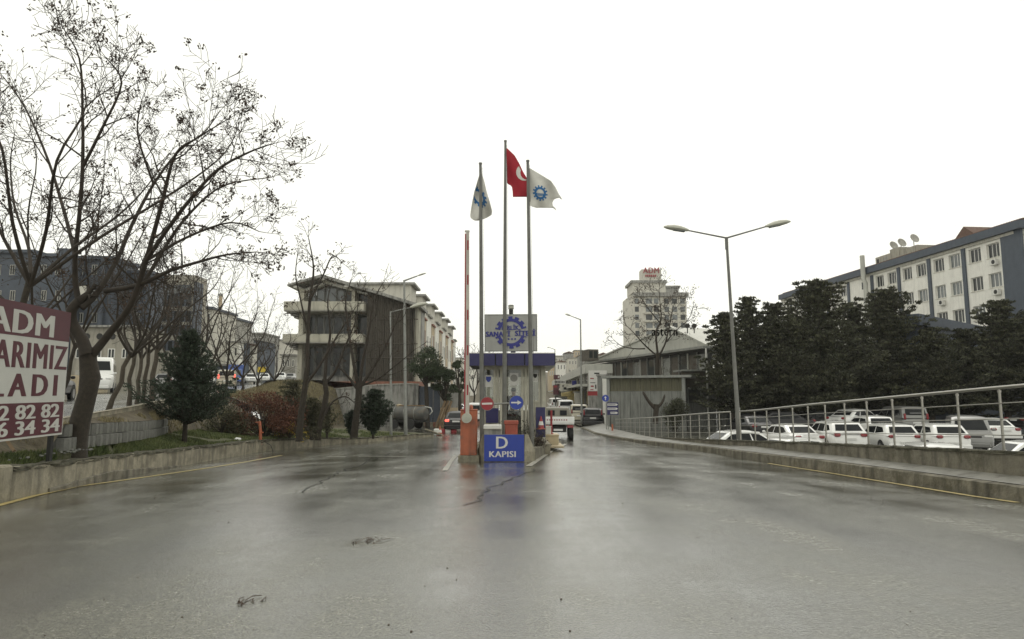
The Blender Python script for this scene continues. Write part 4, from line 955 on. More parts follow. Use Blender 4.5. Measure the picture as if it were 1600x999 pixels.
def car(kind, paint, label, cat='car', group=None, name='parked_car', lit=False, face_tail=True):
    s = CARS[kind]; L, W, H = s['L'], s['W'], s['H']; h = L / 2; w = W / 2
    root = thing(name, label, cat, (0, 0, 0), group)
    mb = MB(); st = []
    b, hd, tr = s['belt'], s['hood'], s['trunk']; c0, c1 = s['cab']
    ys = [-h, -h + .08, -h + .3, c0 + .15 if c0 > -h + .5 else -h + .55, -.6, .3, c1 - .1, lerp(c1, h, .5), h - .25, h - .07, h]
    zt_ = [tr - .28, tr - .1, tr - .02, (tr if c0 > -h + .5 else b), b, b, b - .01, lerp(b, hd, .8), hd - .1, hd - .22, hd - .38]
    wd = [.80, .9, .96, .99, 1, 1, 1, .985, .93, .84, .72]
    n = 0; rings_ = []
    for y, z, k in zip(ys, zt_, wd):
        ww = w * k; zb = .24 if abs(y) < h - .2 else .32
        half = [(ww * .80, zb), (ww * .97, zb + .1), (ww, zb + (z - zb) * .5), (ww * .985, z - .12), (ww * .93, z - .035), (ww * .8, z), (ww * .4, z + .015)]
        pr = [(x, y, zz) for x, zz in half] + [(-x, y, zz) for x, zz in half[::-1]]; rings_.append(pr)
    loft(mb, rings_); body = mb.build('body', paint, root, 38)
    # cabin
    r0, r1 = s['roof']; wb_, wr = w * .95, w * (.78 if H < 1.75 else .86); n_ = 3
    zs = b - .03; mb = MB(); rnd = .12 if kind not in ('van', 'minibus') else .05
    loft(mb, [ring(wb_, c0, c1, zs, .12), ring(lerp(wb_, wr, .93), lerp(c0, r0, .93), lerp(c1, r1, .93), lerp(zs, H, .88), .14), ring(wr * .94, r0 + .04, r1 - .04, H - .06, .18), ring(wr * .78, r0 + .3, r1 - .3, H - .015, .2), ring(wr * .45, r0 + .6, r1 - .6, H + .01, .1)])
    cab = mb.build('cabin', paint, root, 42)
    g = m_glassc
    def P3(sd, t, u):                                    # side glass point: t 0 rear..1 front, u 0 bottom..1 top
        k = u * .93; x = lerp(wb_, wr, k) + .006; y = lerp(lerp(c0, r0, k), lerp(c1, r1, k), t); return (sd * x, y, lerp(zs, H, u * .88))
    u0, u1 = .17, .86
    spl = [(.06, .32), (.35, .62), (.65, .95)] if L > 4.3 or kind in ('suv', 'mpv', 'van', 'minibus') else [(.08, .46), (.5, .94)]
    if kind == 'minibus': spl = [(.03, .2), (.22, .4), (.42, .6), (.62, .78), (.81, .97)]; u0 = .2; u1 = .72
    for sd in (-1, 1):
        for i, (a, c) in enumerate(spl):
            ta = a + (.05 if i == 0 and kind not in ('van', 'minibus') else 0); tc_ = c - (.05 if i == len(spl) - 1 else 0)
            mb = MB(); ra = .14 if (i == 0 and rnd > .1) else 0; rc = .12 if (i == len(spl) - 1 and rnd > .1) else 0; q = [P3(sd, a + ra * .25, u0 + ra * 1.2), P3(sd, c, u0), P3(sd, tc_ - rc * .2, u1 - rc * .6), P3(sd, ta + ra * .1, u1 - ra * .5)]
            nrm = Vector((sd * .012, 0, .003)); mb.add(q + [tuple(Vector(p) - nrm * 2) for p in q], [(0, 1, 2, 3), (0, 4, 5, 1), (1, 5, 6, 2), (2, 6, 7, 3), (3, 7, 4, 0)])
            mb.build('side_window', g, root)
    def endglass(nm, base, top, sgn):
        mb = MB(); q = []
        ua, ub = (.12 if sgn > 0 else .3, .88) if kind != 'minibus' else (.25, .85)
        for u, f in ((ua, .84 if sgn > 0 else .8), (ub, .76)):
            for sx in (-1, 1):
                k = u * .93; q.append((sx * lerp(wb_, wr, k) * f, lerp(base, top, k) + sgn * .012, lerp(zs, H, u * .88)))
        mid_ = [((a[0] + b_[0]) / 2, (a[1] + b_[1]) / 2 + sgn * .012, (a[2] + b_[2]) / 2) for a, b_ in ((q[0], q[1]), (q[2], q[3]))]
        mb.add([q[0], mid_[0], q[1], q[3], mid_[1], q[2]], [(0, 1, 4, 5), (1, 2, 3, 4)]); mb.build(nm, g, root)
    endglass('windshield', c1, r1, 1); endglass('rear_window', c0, r0, -1)
    wr_ = s['wheel']
    for y in s['wb']:
        for sd in (-1, 1):
            m_ = Matrix.Translation((sd * (w - .09), y, wr_)) @ Matrix.Rotation(math.pi / 2, 4, 'Y')
            mb = MB(); mb.lathe((0, 0, 0), [(wr_ * .7, -.1), (wr_ * .97, -.09), (wr_, -.05), (wr_, .05), (wr_ * .97, .09), (wr_ * .7, .1)], 20, m_); wh = mb.build('wheel', m_black, root, 50)
            mb = MB(); mb.lathe((0, 0, 0), [(wr_ * .66, -.105), (wr_ * .3, -.085), (wr_ * .3, .085), (wr_ * .66, .105)], 10, m_); mb.build('rim', m_rim, wh)
            mb = MB(); ma = Matrix.Translation((sd * (w - .02), y, wr_ + .02)) @ Matrix.Rotation(math.pi / 2, 4, 'Y'); mb.lathe((0, 0, 0), [(wr_ + .06, -.022), (wr_ + .06, .022)], 20, ma); mb.build('wheel_arch', m_black, root)
    t0, t1 = s['tl']
    for sd in (-1, 1):
        mb = MB(); mb.rbox((sd * w * (.70 if t1 - t0 < .3 else .78), -h + .07, (t0 + t1) / 2), (w * .32 if t1 - t0 < .3 else .12, .2, t1 - t0), .04); mb.build('taillight', m_taillit if lit else m_tail, root)
        mb = MB(); mb.rbox((sd * w * .70, h - .13, hd - .2), (.34, .2, .14), .04); mb.build('headlight', m_headl, root)
        mb = MB(); mb.rbox((sd * (w + .07), c1 - .32, b + .07), (.17, .1, .13), .03); mb.build('mirror', paint, root)
    mb = MB(); mb.rbox((0, -h + .02, .42), (W * .9, .18, .24), .05); mb.build('bumper', paint if kind != 'van' else m_black, root)
    mb = MB(); mb.rbox((0, -h - .01, .3), (W * .8, .16, .1), .03); mb.build('lower_trim', m_black, root)
    mb = MB(); mb.rbox((0, -h + .0, t1 + .02), (.9 * w, .05, .03), .01); mb.build('tailgate_strip', m_rim, root)
    mb = MB(); mb.rbox((0, h - .02, .4), (W * .78, .14, .24), .05); mb.build('bumper', paint, root)
    mb = MB(); mb.rbox((0, h - .055, hd - .24), (.7, .06, .1), .02); mb.build('grille', m_black, root)
    pz_ = s['plate']; mb = MB(); mb.rbox((0, -h - (.08 if pz_ < .65 else .02), pz_), (.5, .04, .11), .008); mb.build('number_plate', m_plate, root)
    return root
def place(o, x, y, z, deg):                              # heading deg: 0 = away from the camera, clockwise positive
    o.location = (x, y, z); o.rotation_euler = (0, 0, -math.radians(deg)); return o
def clone(o, label, x, y, z, deg, group=None):
    c = copy_tree(o); c['label'] = label
    if group: c['group'] = group
    return place(c, x, y, z, deg)
GL = 'cars in the lower car park'
lot = lambda y: interp(LOT, y)
def px2(px, Z): return (px - 800) * Z / 1060
c = car('sedan', m_carw, 'white sedan parked nose away behind the railing, first from the lamp', 'car', GL); place(c, px2(1238, 36), 37, lot(37), -6)
sed = c
s2 = car('suv', m_carw, 'white high crossover with rear plate and wide taillights, between the sedan and the hatchbacks', 'car', GL); place(s2, px2(1322, 35) - .2, 36.4, lot(36), 4)
h1 = car('hatch', m_carw, 'rounded white hatchback second to the right of the white sedan', 'car', GL); place(h1, px2(1405, 35), 36.6, lot(36), 6)
h2 = car('hatch', m_carw, 'taller white hatchback beside the grey people carrier', 'car', GL); place(h2, px2(1478, 34), 35.4, lot(35) + .06, 8)
mp = car('mpv', m_cards, 'grey people carrier facing the camera among the white cars', 'car', GL); place(mp, px2(1519, 34) + .7, 35.8, lot(35) + .12, 208)
clone(sed, 'white car nearest the wall at the right edge, seen side-on', px2(1592, 27), 27, lot(27) + .1, -82, GL)
clone(h1, 'white car close behind the wall with only its roof showing, left of the side-on one', px2(1466, 26), 27, lot(27), 14, GL)
clone(sed, 'white car roof just peeking over the wall below the white sedan and crossover', px2(1258, 29), 30, lot(29) - .05, 76, GL)
clone(sed, 'white car with only its long bonnet showing over the wall, right of the street lamp', px2(1168, 32), 33, lot(32) - .05, 82, GL)
clone(sed, 'white sedan on higher ground behind the row, seen from the side', px2(1338, 47), 47.5, lot(47) + .15, 62, GL)
dk = car('sedan', m_cark, 'dark car parked in shade under the cedars, farther left', 'car', GL); place(dk, px2(1215, 46), 46.5, lot(46), -80)
clone(dk, 'dark car parked in shade under the cedars, behind the white sedan', px2(1288, 48), 49.5, lot(48), 84, GL)
clone(dk, 'dark car in shade behind the railing at the right edge', 35, 45, lot(45) + .2, 84, GL)

clone(mp, 'grey people carrier nose-in under the cedars behind the white hatchbacks', px2(1420, 45), 46.5, lot(46), 4, GL)
clone(h1, 'white hatchback in the second row between the crossover and rounded hatchback', px2(1372, 41), 42.5, lot(42), 5, GL)
clone(sed, 'white sedan in the second row right of the grey people carrier', px2(1560, 40), 41.5, lot(41), 10, GL)
clone(dk, 'dark car in the second row left of the first white sedan', px2(1180, 42), 43.5, lot(43), -4, GL)
# road traffic
rz = lambda x, y: roadz(x, y)
sv = car('wagon', m_cark, 'black estate car parked at the right roadside in front of the metal fence'); place(sv, px2(928, 57), 58.5, -1.0, 6)
gd = car('mpv', m_cargo, 'champagne car parked just behind the black estate at the roadside'); place(gd, px2(906, 64), 66, -.95, 3)
v1 = car('van', m_carw, 'white van seen from behind driving between booth and parked cars', 'van', name='white_van'); place(v1, px2(884, 78), 80, -.75, 1)
clone(v1, 'smaller-looking white van ahead of the other, just right of the booth pillar', px2(868, 104), 105, -.53, -3)
clone(gd, 'white-roofed car parked under the shed beyond the black estate', px2(935, 86), 88, -.72, -4)
bs = car('sedan', m_cark, 'black sedan with lit taillights in the left lane beside the orange barrier', 'car', lit=True); place(bs, px2(714, 47) - .05, 49.5, roadz(-3.8, 49), 0)
ss = car('hatch', m_cards, 'silver hatchback parked under the pine left of the barrier'); place(ss, px2(694, 66), 68, -.8, -50)
clone(h1, 'white hatchback parked behind the silver one left of the barrier', px2(706, 80), 82, -.7, -30)
clone(v1, 'white van stopped beyond the booth on its left side', px2(742, 62), 64, -.98, 0)
# flat-bed pickup behind the booth
pk = thing('flatbed_truck', 'small grey flatbed truck with white tailboard leaving past the booth', 'truck', (0, 0, 0))
mb = MB(); mb.rbox((0, 0, .95), (1.75, 3.2, .12), .02); mb.build('bed', m_carw, pk)
mb = MB(); mb.rbox((0, -1.6, 1.14), (1.76, .05, .34), .015); tb = mb.build('tailboard', m_carw, pk)
for sd in (-1, 1):
    mb = MB(); mb.rbox((sd * .86, 0, 1.14), (.05, 3.15, .34), .015); mb.build('side_board', m_carw, pk)
    mb = MB(); mb.rbox((sd * .66, -1.58, .78), (.34, .06, .16), .02); mb.build('taillight', m_tail, pk)
    for y in (-.85, 2.3):
        mb = MB(); m_ = Matrix.Translation((sd * .72, y, .36)) @ Matrix.Rotation(math.pi / 2, 4, 'Y'); mb.lathe((0, 0, 0), [(.24, -.13), (.36, -.11), (.36, .11), (.24, .13)], 18, m_); mb.build('wheel', m_black, pk, 50)
mb = MB(); mb.rbox((0, .8, .62), (.9, 4.6, .3), .02); mb.build('chassis', m_black, pk)
mb = MB(); loft(mb, [ring(.78, 1.7, 3.3, .6, .1), ring(.78, 1.68, 3.35, 1.2, .1), ring(.7, 1.75, 2.9, 1.72, .12), ring(.6, 1.85, 2.75, 1.78, .12)]); mb.build('cab', m_cabg, pk, 40)
for x in (-.36, .36):
    mb = MB(); mb.box(x - .2, x + .2, 1.655, 1.68, 1.3, 1.6); mb.build('rear_window', m_glassc, pk)
mb = MB(); mb.rbox((0, -1.62, .6), (.5, .03, .11), .005); mb.build('number_plate', m_plate, pk)
mb = MB()
for i in range(9): mb.box(-.62 + i * .13, -.55 + i * .13, -1.632, -1.628, 1.11, 1.17)
mb.build('red_marks', m_tail, pk)
place(pk, px2(876, 37) - .05, 39, roadz(2.7, 38) - .02, 3)
# small cylindrical tank trailer
tk = thing('tank_trailer', 'dirty grey tank trailer with a hose parked on the yard by the concrete wall', 'trailer', (0, 0, 0))
mt = Matrix.Translation((0, 0, 1.3)) @ Matrix.Rotation(math.pi / 2, 4, 'X')
mb = MB(); mb.lathe((0, 0, 0), [(.1, -1.95), (.5, -1.85), (.66, -1.6), (.66, 1.6), (.5, 1.85), (.1, 1.95)], 20, mt); mb.build('tank', m_tank, tk, 40)
for y in (-1, 0, 1):
    mb = MB(); mb.lathe((0, 0, 0), [(.675, y - .03), (.675, y + .03)], 20, mt); mb.build('band', m_galv, tk)
mb = MB(); mb.rbox((0, 0, .66), (1.0, 3.4, .16), .02); mb.build('chassis', m_black, tk)
mb = MB(); mb.rbox((0, -.3, 1.99), (.42, 2.6, .08), .02); mb.build('walkway', m_wood, tk)
mb = MB(); mb.lathe((0, .8, 1.93), [(.22, 0), (.22, .14), (.1, .18)], 14); mb.build('hatch', m_stone, tk)
for y in (-.75, .85):
    for sd in (-1, 1):
        mb = MB(); m_ = Matrix.Translation((sd * .72, y, .42)) @ Matrix.Rotation(math.pi / 2, 4, 'Y'); mb.lathe((0, 0, 0), [(.25, -.1), (.42, -.09), (.42, .09), (.25, .1)], 18, m_); mb.build('wheel', m_black, tk, 50)
mb = MB(); mb.tube([(0, -1.7, .7), (0, -2.2, .55), (0, -2.2, 0)], .05, 6); mb.build('stand', m_black, tk)
mb = MB(); mb.tube([(.2, -1.6, 1.9), (.3, -2.15, 1.8), (.3, -2.3, 1.5), (.2, -2.1, 1.2)], .05, 8); mb.build('hose', m_vinyl, tk, 1)
place(tk, px2(633, 53), 54.5, -.98, -68); tk.scale = (.92, .92, .92)
# upper street traffic (left)
mbs = car('minibus', m_carw, 'white minibus parked on the upper street behind the big bare tree', 'minibus', name='minibus'); place(mbs, -30.6, 50.5, lz(50.5) + .02, 152)
d2 = clone(dk, 'dark car on the upper street just right of the billboard', px2(66, 28), 28, lz(28), -20); d2['group'] = ''
del d2['group']
clone(ss, 'pale silver car on the upper street left of the spruce', px2(250, 60), 62, lz(61), -10)
tx = clone(gd, 'taupe car with glowing red brake lights on the upper street behind the red shrub', px2(342, 63), 65, lz(65), -22)
for ch in tx.children:
    if ch.name.startswith('taillight'): ch.data = ch.data.copy(); ch.data.materials[0] = m_taillit
clone(v1, 'white van with dark rear window on the upper street beside the spruce top', px2(309, 68), 70, lz(70), -22)
def boxtruck(label, paint, x, y, z, deg):
    t = thing('box_truck', label, 'truck', (0, 0, 0))
    mb = MB(); mb.rbox((0, -.8, 1.75), (2.1, 3.8, 2.0), .04); mb.build('cargo_box', paint, t)
    mb = MB(); loft(mb, [ring(.95, 1.2, 2.7, .5, .1), ring(.97, 1.2, 2.75, 1.25, .1), ring(.88, 1.25, 2.35, 2.1, .12), ring(.8, 1.3, 2.2, 2.15, .1)]); mb.build('cab', paint, t, 40)
    mb = MB(); q = [(-.8, 2.76, 1.3), (.8, 2.76, 1.3), (.74, 2.44, 2.0), (-.74, 2.44, 2.0)]; mb.quad(*q); mb.build('windshield', m_glassg, t)
    mb = MB(); mb.rbox((0, 0, .6), (1.2, 5, .25), .02); mb.build('chassis', m_black, t)
    for y_ in (-1.6, 1.9):
        for sd in (-1, 1):
            mb = MB(); m_ = Matrix.Translation((sd * .85, y_, .4)) @ Matrix.Rotation(math.pi / 2, 4, 'Y'); mb.lathe((0, 0, 0), [(.25, -.12), (.4, -.1), (.4, .1), (.25, .12)], 16, m_); mb.build('wheel', m_black, t, 50)
    for sd in (-1, 1):
        mb = MB(); mb.rbox((sd * .75, 2.74, .85), (.3, .06, .18), .02); mb.build('headlight', m_headl, t)
    return place(t, x, y, z, deg)
boxtruck('bright blue box truck coming down the upper street', m_carbl, px2(364, 90), 91, lz(91) - .1, 160)
for i, (px, Z, src, lb, dg) in enumerate(((392, 98, h1, 'white car behind the blue truck on the upper street', 150), (414, 112, h1, 'white car farther up the street right of the yellow sign', 160), (440, 122, s2, 'white crossover at the far end of the upper street', 165), (455, 128, ss, 'silver car at the far end of the upper street beside the apartment block', 170))):
    clone(src, lb, px2(px, Z), Z, lz(Z) + .05, dg)
# red-white barrier pieces at the yard edge
o = thing('road_barrier', 'red and white plastic road barrier lying by the left lane', 'barrier', (px2(696, 47), 47.5, -.98))
for i in range(4):
    mb = MB(); mb.rbox((px2(696, 47) - .6 + i * .4, 47.5, -.82), (.38, .35, .3), .05); mb.build('segment', m_red if i % 2 else m_white, o)
o = thing('wooden_beam', 'leaning weathered planks propped against the pine trunk in the yard', 'planks', (px2(690, 57), 57.5, -.95))
for i in range(3):
    mb = MB(); mb.tube([(px2(681 + i * 5, 57), 57.5, -1), (px2(695 + i * 5, 57), 57.8, 1.2)], .1, 4); mb.build('plank', m_wood, o)
o = thing('rubble_edging', 'low reddish block edging at the back of the yard', 'edging', (px2(700, 58), 58.4, -1))
for i in range(22):
    x = px2(662, 58) + i * .24; mb = MB(); mb.rbox((x, 58.4 + U(-.04, .04), -.78 + U(-.04, .04)), (.22, .25, .42), .02, U(-.1, .1)); mb.build('brick', m_brick if i % 3 else m_conc, o)
o = thing('concrete_slab', 'tilted broken concrete slab at the end of the left kerb wall', 'slab', (px2(678, 43), 43.3, -.95))
mb = MB(); mb.rbox((0, 0, 0), (1.1, .5, .1), .02); s_o = mb.build('slab', m_conc, None); s_o.parent = o; s_o.rotation_euler = (0, .35, .4); s_o.location = (0, 0, .25)

# ------------------------------------------------------------------ roadside signs (right)
def post_(parent, x, y, z0, z1, r=.03, mat=None):
    mb = MB(); mb.tube([(x, y, z0), (x, y, z1)], r, 8); return mb.build('post', mat or m_galv, parent, 40)
c = P(946, 622.5, 47); o = thing('road_sign', 'round blue sign with a white arrow pointing up beside the black estate', 'road sign', (c.x, 47, -.95))
post_(o, c.x + .05, 47.05, -1, c.z)
fr = frame(c, XV); mb = MB(); mb.disc(fr, 0, 0, .235, 0, .02, 28); mb.build('sign_face', m_blue, o)
mb = MB(); mb.prism([(-.03, -.13), (.03, -.13), (.03, .03), (.085, .03), (0, .14), (-.085, .03), (-.03, .03)], fr, .02, .026); mb.build('arrow', m_signw, o)
c0_ = P(948.5, 648.5, 46.8); c1_ = P(966, 629, 46.8); o = thing('direction_sign', 'small blue board with three white arrow plates by the railing end', 'sign', (c0_.x, 46.8, -.95))
fr = frame(c0_, XV); Ws = c1_.x - c0_.x; Hs = c1_.z - c0_.z
for x in (.08, Ws - .08): post_(o, c0_.x + x, 46.85, -1, c1_.z)
mb = MB(); mb.fbox(fr, 0, Ws, 0, Hs, -.01, .01); mb.build('board', m_navy, o)
for k in range(3):
    zc = Hs * (.82 - .33 * k); mb = MB(); a0 = .04 if k < 2 else .24
    mb.prism([(a0, zc - .07), (Ws - .12, zc - .07), (Ws - .03, zc), (Ws - .12, zc + .07), (a0, zc + .07)], fr, .01, .015); pl_ = mb.build('arrow_plate', m_signw, o)
    mb = MB()
    for i in range(7 if k < 2 else 4): mb.fbox(fr, a0 + .04 + i * .075, a0 + .09 + i * .075, zc - .03, zc + .03, .015, .018)
    mb.build('print', m_navy, pl_)
c = P(925, 640, 60); 
o = thing('marker_post', 'rusty orange post at the far end of the railing', 'post', (P(957, 680, 45).x, 45, -.95)); post_(o, P(957, 680, 45).x, 45, -1, -.25, .06, m_orange)

# ------------------------------------------------------------------ buildings, right
def window(parent, fr, a0, a1, b0, b1, d, frame_m=m_frame, glass=m_glassd, nx=2, fw=.07, open_bar=False, proud=.03):
    mb = MB(); mb.fbox(fr, a0, a1, b0, b0 + fw, d, d + proud); mb.fbox(fr, a0, a1, b1 - fw, b1, d, d + proud)
    for i in range(nx + 1):
        x = lerp(a0, a1 - fw, i / nx); mb.fbox(fr, x, x + fw, b0 + fw, b1 - fw, d, d + proud)
    f = mb.build('window', frame_m, parent)
    mb = MB(); mb.fbox(fr, a0 + .01, a1 - .01, b0 + .01, b1 - .01, d - .02, d + proud * .3); mb.build('pane', glass, f)
    return f
ob_ = thing('office_building', 'long three-storey white building with slate-blue pillars and fascia above the cedars', 'building', (48.7, 66, -1.4))
oA = Vector((50.0, 66, 0)); dF = Vector((45.7 - 50.0, 114 - 66, 0)).normalized(); nF = Vector((-dF.y, dF.x, 0)) # faces left/camera
fF = (oA, dF, ZV, nF); LF = 48.0; TOPZ = 18.35
EN = -nF
# wall in storeys with openings left recessed: build bands and piers
rowsz = [(15.85, 17.35), (12.75, 14.25), (9.65, 11.15), (6.55, 8.05)]
pil = [1.7 + 5.42 * k for k in range(12)]; S0_ = -.9
wins = []
for k in range(8):
    for c_ in (1.2, 3.65): wins.append((pil[k] + c_ - .83, pil[k] + c_ + .83, k))
mb = MB()
zb_prev = TOPZ
for (a, b_) in rowsz:
    mb = MB(); mb.fbox(fF, S0_, LF, b_, zb_prev, -.35, 0); zb_prev = a; mb.build('wall_band', m_stucco, ob_)
mb = MB(); mb.fbox(fF, S0_, LF, -1.4, zb_prev, -.35, 0); mb.build('wall_band', m_stucco, ob_)
blank = 4
for (a, b_) in rowsz:
    prev = S0_
    for (w0, w1, k) in wins:
        if k == blank: continue
        mb = MB(); mb.fbox(fF, prev, w0, a, b_, -.35, 0); mb.build('wall_pier', m_stucco, ob_); prev = w1
    mb = MB(); mb.fbox(fF, prev, LF, a, b_, -.35, 0); mb.build('wall_pier', m_stucco, ob_)
for k, s_ in enumerate(pil[:9]):
    mb = MB(); wid = .5 if k else 2.6; mb.fbox(fF, s_ - wid, s_, -1.4, TOPZ - .05, 0, .16); mb.build('pillar', m_slate, ob_)
mb = MB(); mb.fbox(fF, -1.3, LF, TOPZ - .4, TOPZ + .4, -.4, .6); mb.build('fascia', m_slate, ob_)
mb = MB(); mb.fbox(fF, 0, LF, TOPZ - .7, TOPZ - .41, 0, .2); mb.build('eaves_band', m_stuccob, ob_)
ri = 0
random.seed(11)
for ri, (a, b_) in enumerate(rowsz):
    for (w0, w1, k) in wins:
        if k == blank: continue
        window(ob_, fF, w0 + .01, w1 - .01, a + .005, b_ - .005, -.22, m_frame, m_glassd if R() < .65 else m_glassg, 3, .08)
        mb = MB(); mb.fbox(fF, w0 - .08, w1 + .08, a - .07, a - .005, -.2, .06); mb.build('sill', m_stuccob, ob_)
mb = MB(); mb.fbox(fF, pil[4] + 1.5, pil[4] + 2.1, 16.1, 17.1, 0, .03); mb.build('vent', m_glassd, ob_)
for (r_, wi) in ((0, 0), (1, 0), (1, 3), (0, 6), (0, 12), (0, 11), (1, 9)):
    w0 = wins[wi][0]; mb = MB(); fr0 = fF; z = rowsz[r_][0] - .85
    mb.fbox(fr0, w0 + .1, w0 + .95, z, z + .6, .12, .45); ac = mb.build('air_conditioner', m_white, ob_)
    mb = MB(); mb.disc(fr0, w0 + .42, z + .3, .22, .45, .47, 16); mb.build('fan', m_dark, ac)
mb = MB(); s_ = pil[4] - .1; mb.tube([oA + dF * s_ + nF * .9 + ZV * z for z in (2, 16.6)] + [oA + dF * (s_ + .3) + nF * .95 + ZV * 17.2, oA + dF * (s_ + .3) + nF * .95 + ZV * 20.4], .3, 10); mb.build('flue_pipe', m_roofg, ob_, 40)
mb = MB(); e0 = oA - dF * 1.3 + nF * .6 + ZV * (TOPZ + .4); e1 = oA + dF * LF + nF * .6 + ZV * (TOPZ + .4)
rdg = EN * 9 + ZV * 2.0; DP = 17
mb.quad(e0, e1, e1 + rdg, e0 + rdg); mb.quad(e0 + EN * 18, e1 + EN * 18, e1 + rdg, e0 + rdg); mb.add([e0, e0 + rdg, e0 + EN * 18], [(0, 1, 2)]); mb.add([e1, e1 + rdg, e1 + EN * 18], [(0, 1, 2)]); mb.quad(e0, e1, e1 + EN * 18, e0 + EN * 18); mb.build('tiled_roof', m_tile, ob_)
mb = MB()
for i in range(150):
    q = e0 + dF * (i * LF / 150) ; mb.tube([q + ZV * .03, q + rdg * .995 + ZV * .03], .07, 4)
stuff(mb.build('roof_tiles', m_tile, ob_))
mb = MB(); fE = (oA - dF * .9, EN, ZV, -dF); mb.fbox(fE, 0, 16.5, -1.4, TOPZ, -.3, 0); mb.build('end_wall', m_slate, ob_)
mb = MB(); mb.prism([(0, 0), (1.4, 1.1), (2.8, 0)], (oA + dF * 6.2 + EN * 1.2 + ZV * (TOPZ + .9), dF, ZV, nF), -3, .4); mb.build('dormer', m_tile, ob_)
p0 = oA + dF * 15.5 + EN * 1.0
fP = (p0, dF, ZV, nF); mb = MB(); mb.fbox(fP, 0, 3.2, TOPZ + .2, TOPZ + 1.75, -3, 0); mb.fbox(fP, 3.2, 5.0, TOPZ + .2, TOPZ + 2.2, -3, .1); mb.fbox(fP, 5.0, 8.2, TOPZ + .2, TOPZ + 1.8, -3, 0); mb.build('penthouse', m_stuccod, ob_)
mb = MB(); mb.fbox(fP, 5.6, 6.5, TOPZ + .6, TOPZ + 1.5, .0, .03); mb.build('louvre', m_concgrey, ob_)
mb = MB(); mb.fbox(fP, 7.5, 7.9, TOPZ + 1.0, TOPZ + 1.5, 0, .03); mb.build('vent', m_dark, ob_)
for s_ in (1.2, 3.6, 5.2):
    q = p0 + dF * s_ + ZV * (TOPZ + 2.75) + EN * .5; mt = Matrix.Translation(q) @ Matrix.Rotation(math.radians(68), 4, Vector((1, 0, 0))) @ Matrix.Rotation(.2, 4, 'Y')
    mb = MB(); mb.lathe((0, 0, 0), [(.02, .0), (.38, .07), (.6, .19), (.6, .22), (.38, .1), (.02, .03)], 20, mt); mb.tube([q, q - ZV * 1.0], .05, 6); mb.build('satellite_dish', m_concpale, ob_, 50)
# blue annex in front
an = thing('annex', 'slate-blue lower annex wall behind the cedars at the right', 'building', (41, 60, -1.4))
pa = P(1420, 490, 50); pb = P(1532, 513, 60); da = Vector((pb.x - pa.x, pb.y - pa.y, 0)).normalized(); na = Vector((da.y, -da.x, 0)); fA = (Vector((pa.x, pa.y, 0)), da, ZV, na)
mb = MB(); mb.fbox(fA, 1.5, 26, -1.4, 6.9, -3, 0); mb.build('wall', m_slate, an)
mb = MB(); mb.prism([(1.2, 6.9), (26, 6.9), (26, 7.75), (1.2, 7.75)], fA, -3.2, .25); mb.build('parapet', m_slate, an)
for k in range(6): window(an, fA, 2 + 4 * k, 4 + 4 * k, 3.2, 4.8, .0, m_frame, m_glassd, 2)
# low blue wall behind the car park
wl = thing('rear_wall', 'slate-blue rendered wall behind the parked cars at the right edge', 'wall', (34, 55, -1.2))
mb = MB(); mb.box(17, 62, 55.3, 55.8, -1.4, 3.1); mb.build('wall_body', m_slate, wl)
for i in range(10):
    mb = MB(); mb.box(17.5 + i * 4.4, 18 + i * 4.4, 55.1, 55.3, -1.4, 3.15); mb.build('pier', m_slated, wl)
c = P(1531, 598, 54.8); o = thing('notice_board', 'small pale notice fixed to the blue wall between two railing posts', 'sign', c); fr = frame(c, XV)
mb = MB(); mb.fbox(fr, -.3, .3, -1.0, .6, -.03, .02); mb.build('board', m_signw, o)
mb = MB(); mb.disc(fr, 0, .25, .2, .02, .03, 20); mb.fbox(fr, -.2, .2, -.8, -.3, .02, .025); mb.build('print', m_concgrey, o)

# gabled hall with letters
hl = thing('gabled_hall', 'low hall with a wide pale gable lettered asterm behind the metal shed', 'building', (13, 70, -1))
Ha = Vector((P(1106, 540, 62).x, 62, 0)); Hb = Vector((P(922, 568, 92).x, 92, 0)); dh = (Ha - Hb).normalized(); LH = (Ha - Hb).length; nh = Vector((dh.y, -dh.x, 0)); fH = (Hb, dh, ZV, nh)
def HS(px, py): q = Q(px, py, Hb, nh); return ((q - Hb).dot(dh), q.z)
eL = HS(922, 566); eR = HS(1106, 541); ap = HS(1047, 512)
mb = MB(); mb.prism([(eL[0] - .3, eL[1]), (eR[0] + .3, eR[1]), ap], fH, -18, 0); mb.build('gable', m_roofg, hl)
mb = MB(); mb.prism([(eL[0] - .3, eL[1] - .25), (eR[0] + .5, eR[1] - .25), (eR[0] + .5, eR[1] - .02), (eL[0] - .3, eL[1] - .02)], fH, -.4, .8); mb.build('eaves_band', m_galv, hl)
for a, b_ in ((eL, ap), (ap, eR)):
    mb = MB(); mb.prism([(a[0], a[1]), (b_[0], b_[1]), (b_[0], b_[1] + .16), (a[0], a[1] + .16)], fH, -.3, .15); mb.build('verge', m_roofg, hl)
mb = MB(); mb.fbox(fH, 0, LH, -1.1, min(eL[1], eR[1]) - .28, -.4, 0); mb.build('wall', m_dark, hl)
for i in range(17):
    mb = MB(); a0 = LH * i / 17; mb.fbox(fH, a0 + .06, a0 + LH / 17 - .06, 3.4, 5.5, .002, .04); mb.build('cladding_panel', (m_corr, m_net, m_glassd, m_net)[i % 4] if i > 5 else m_net, hl)
    mb = MB(); mb.fbox(fH, a0 - .05, a0 + .05, -1, 5.7, .041, .16); mb.build('column', m_galv if i % 3 else m_roofg, hl)
mb = MB(); mb.fbox(fH, 0, LH, 3.0, 3.3, 0, .6); mb.build('ledge', m_roofg, hl)
la = HS(1015, 524); lb = HS(1062, 514); mb = MB()
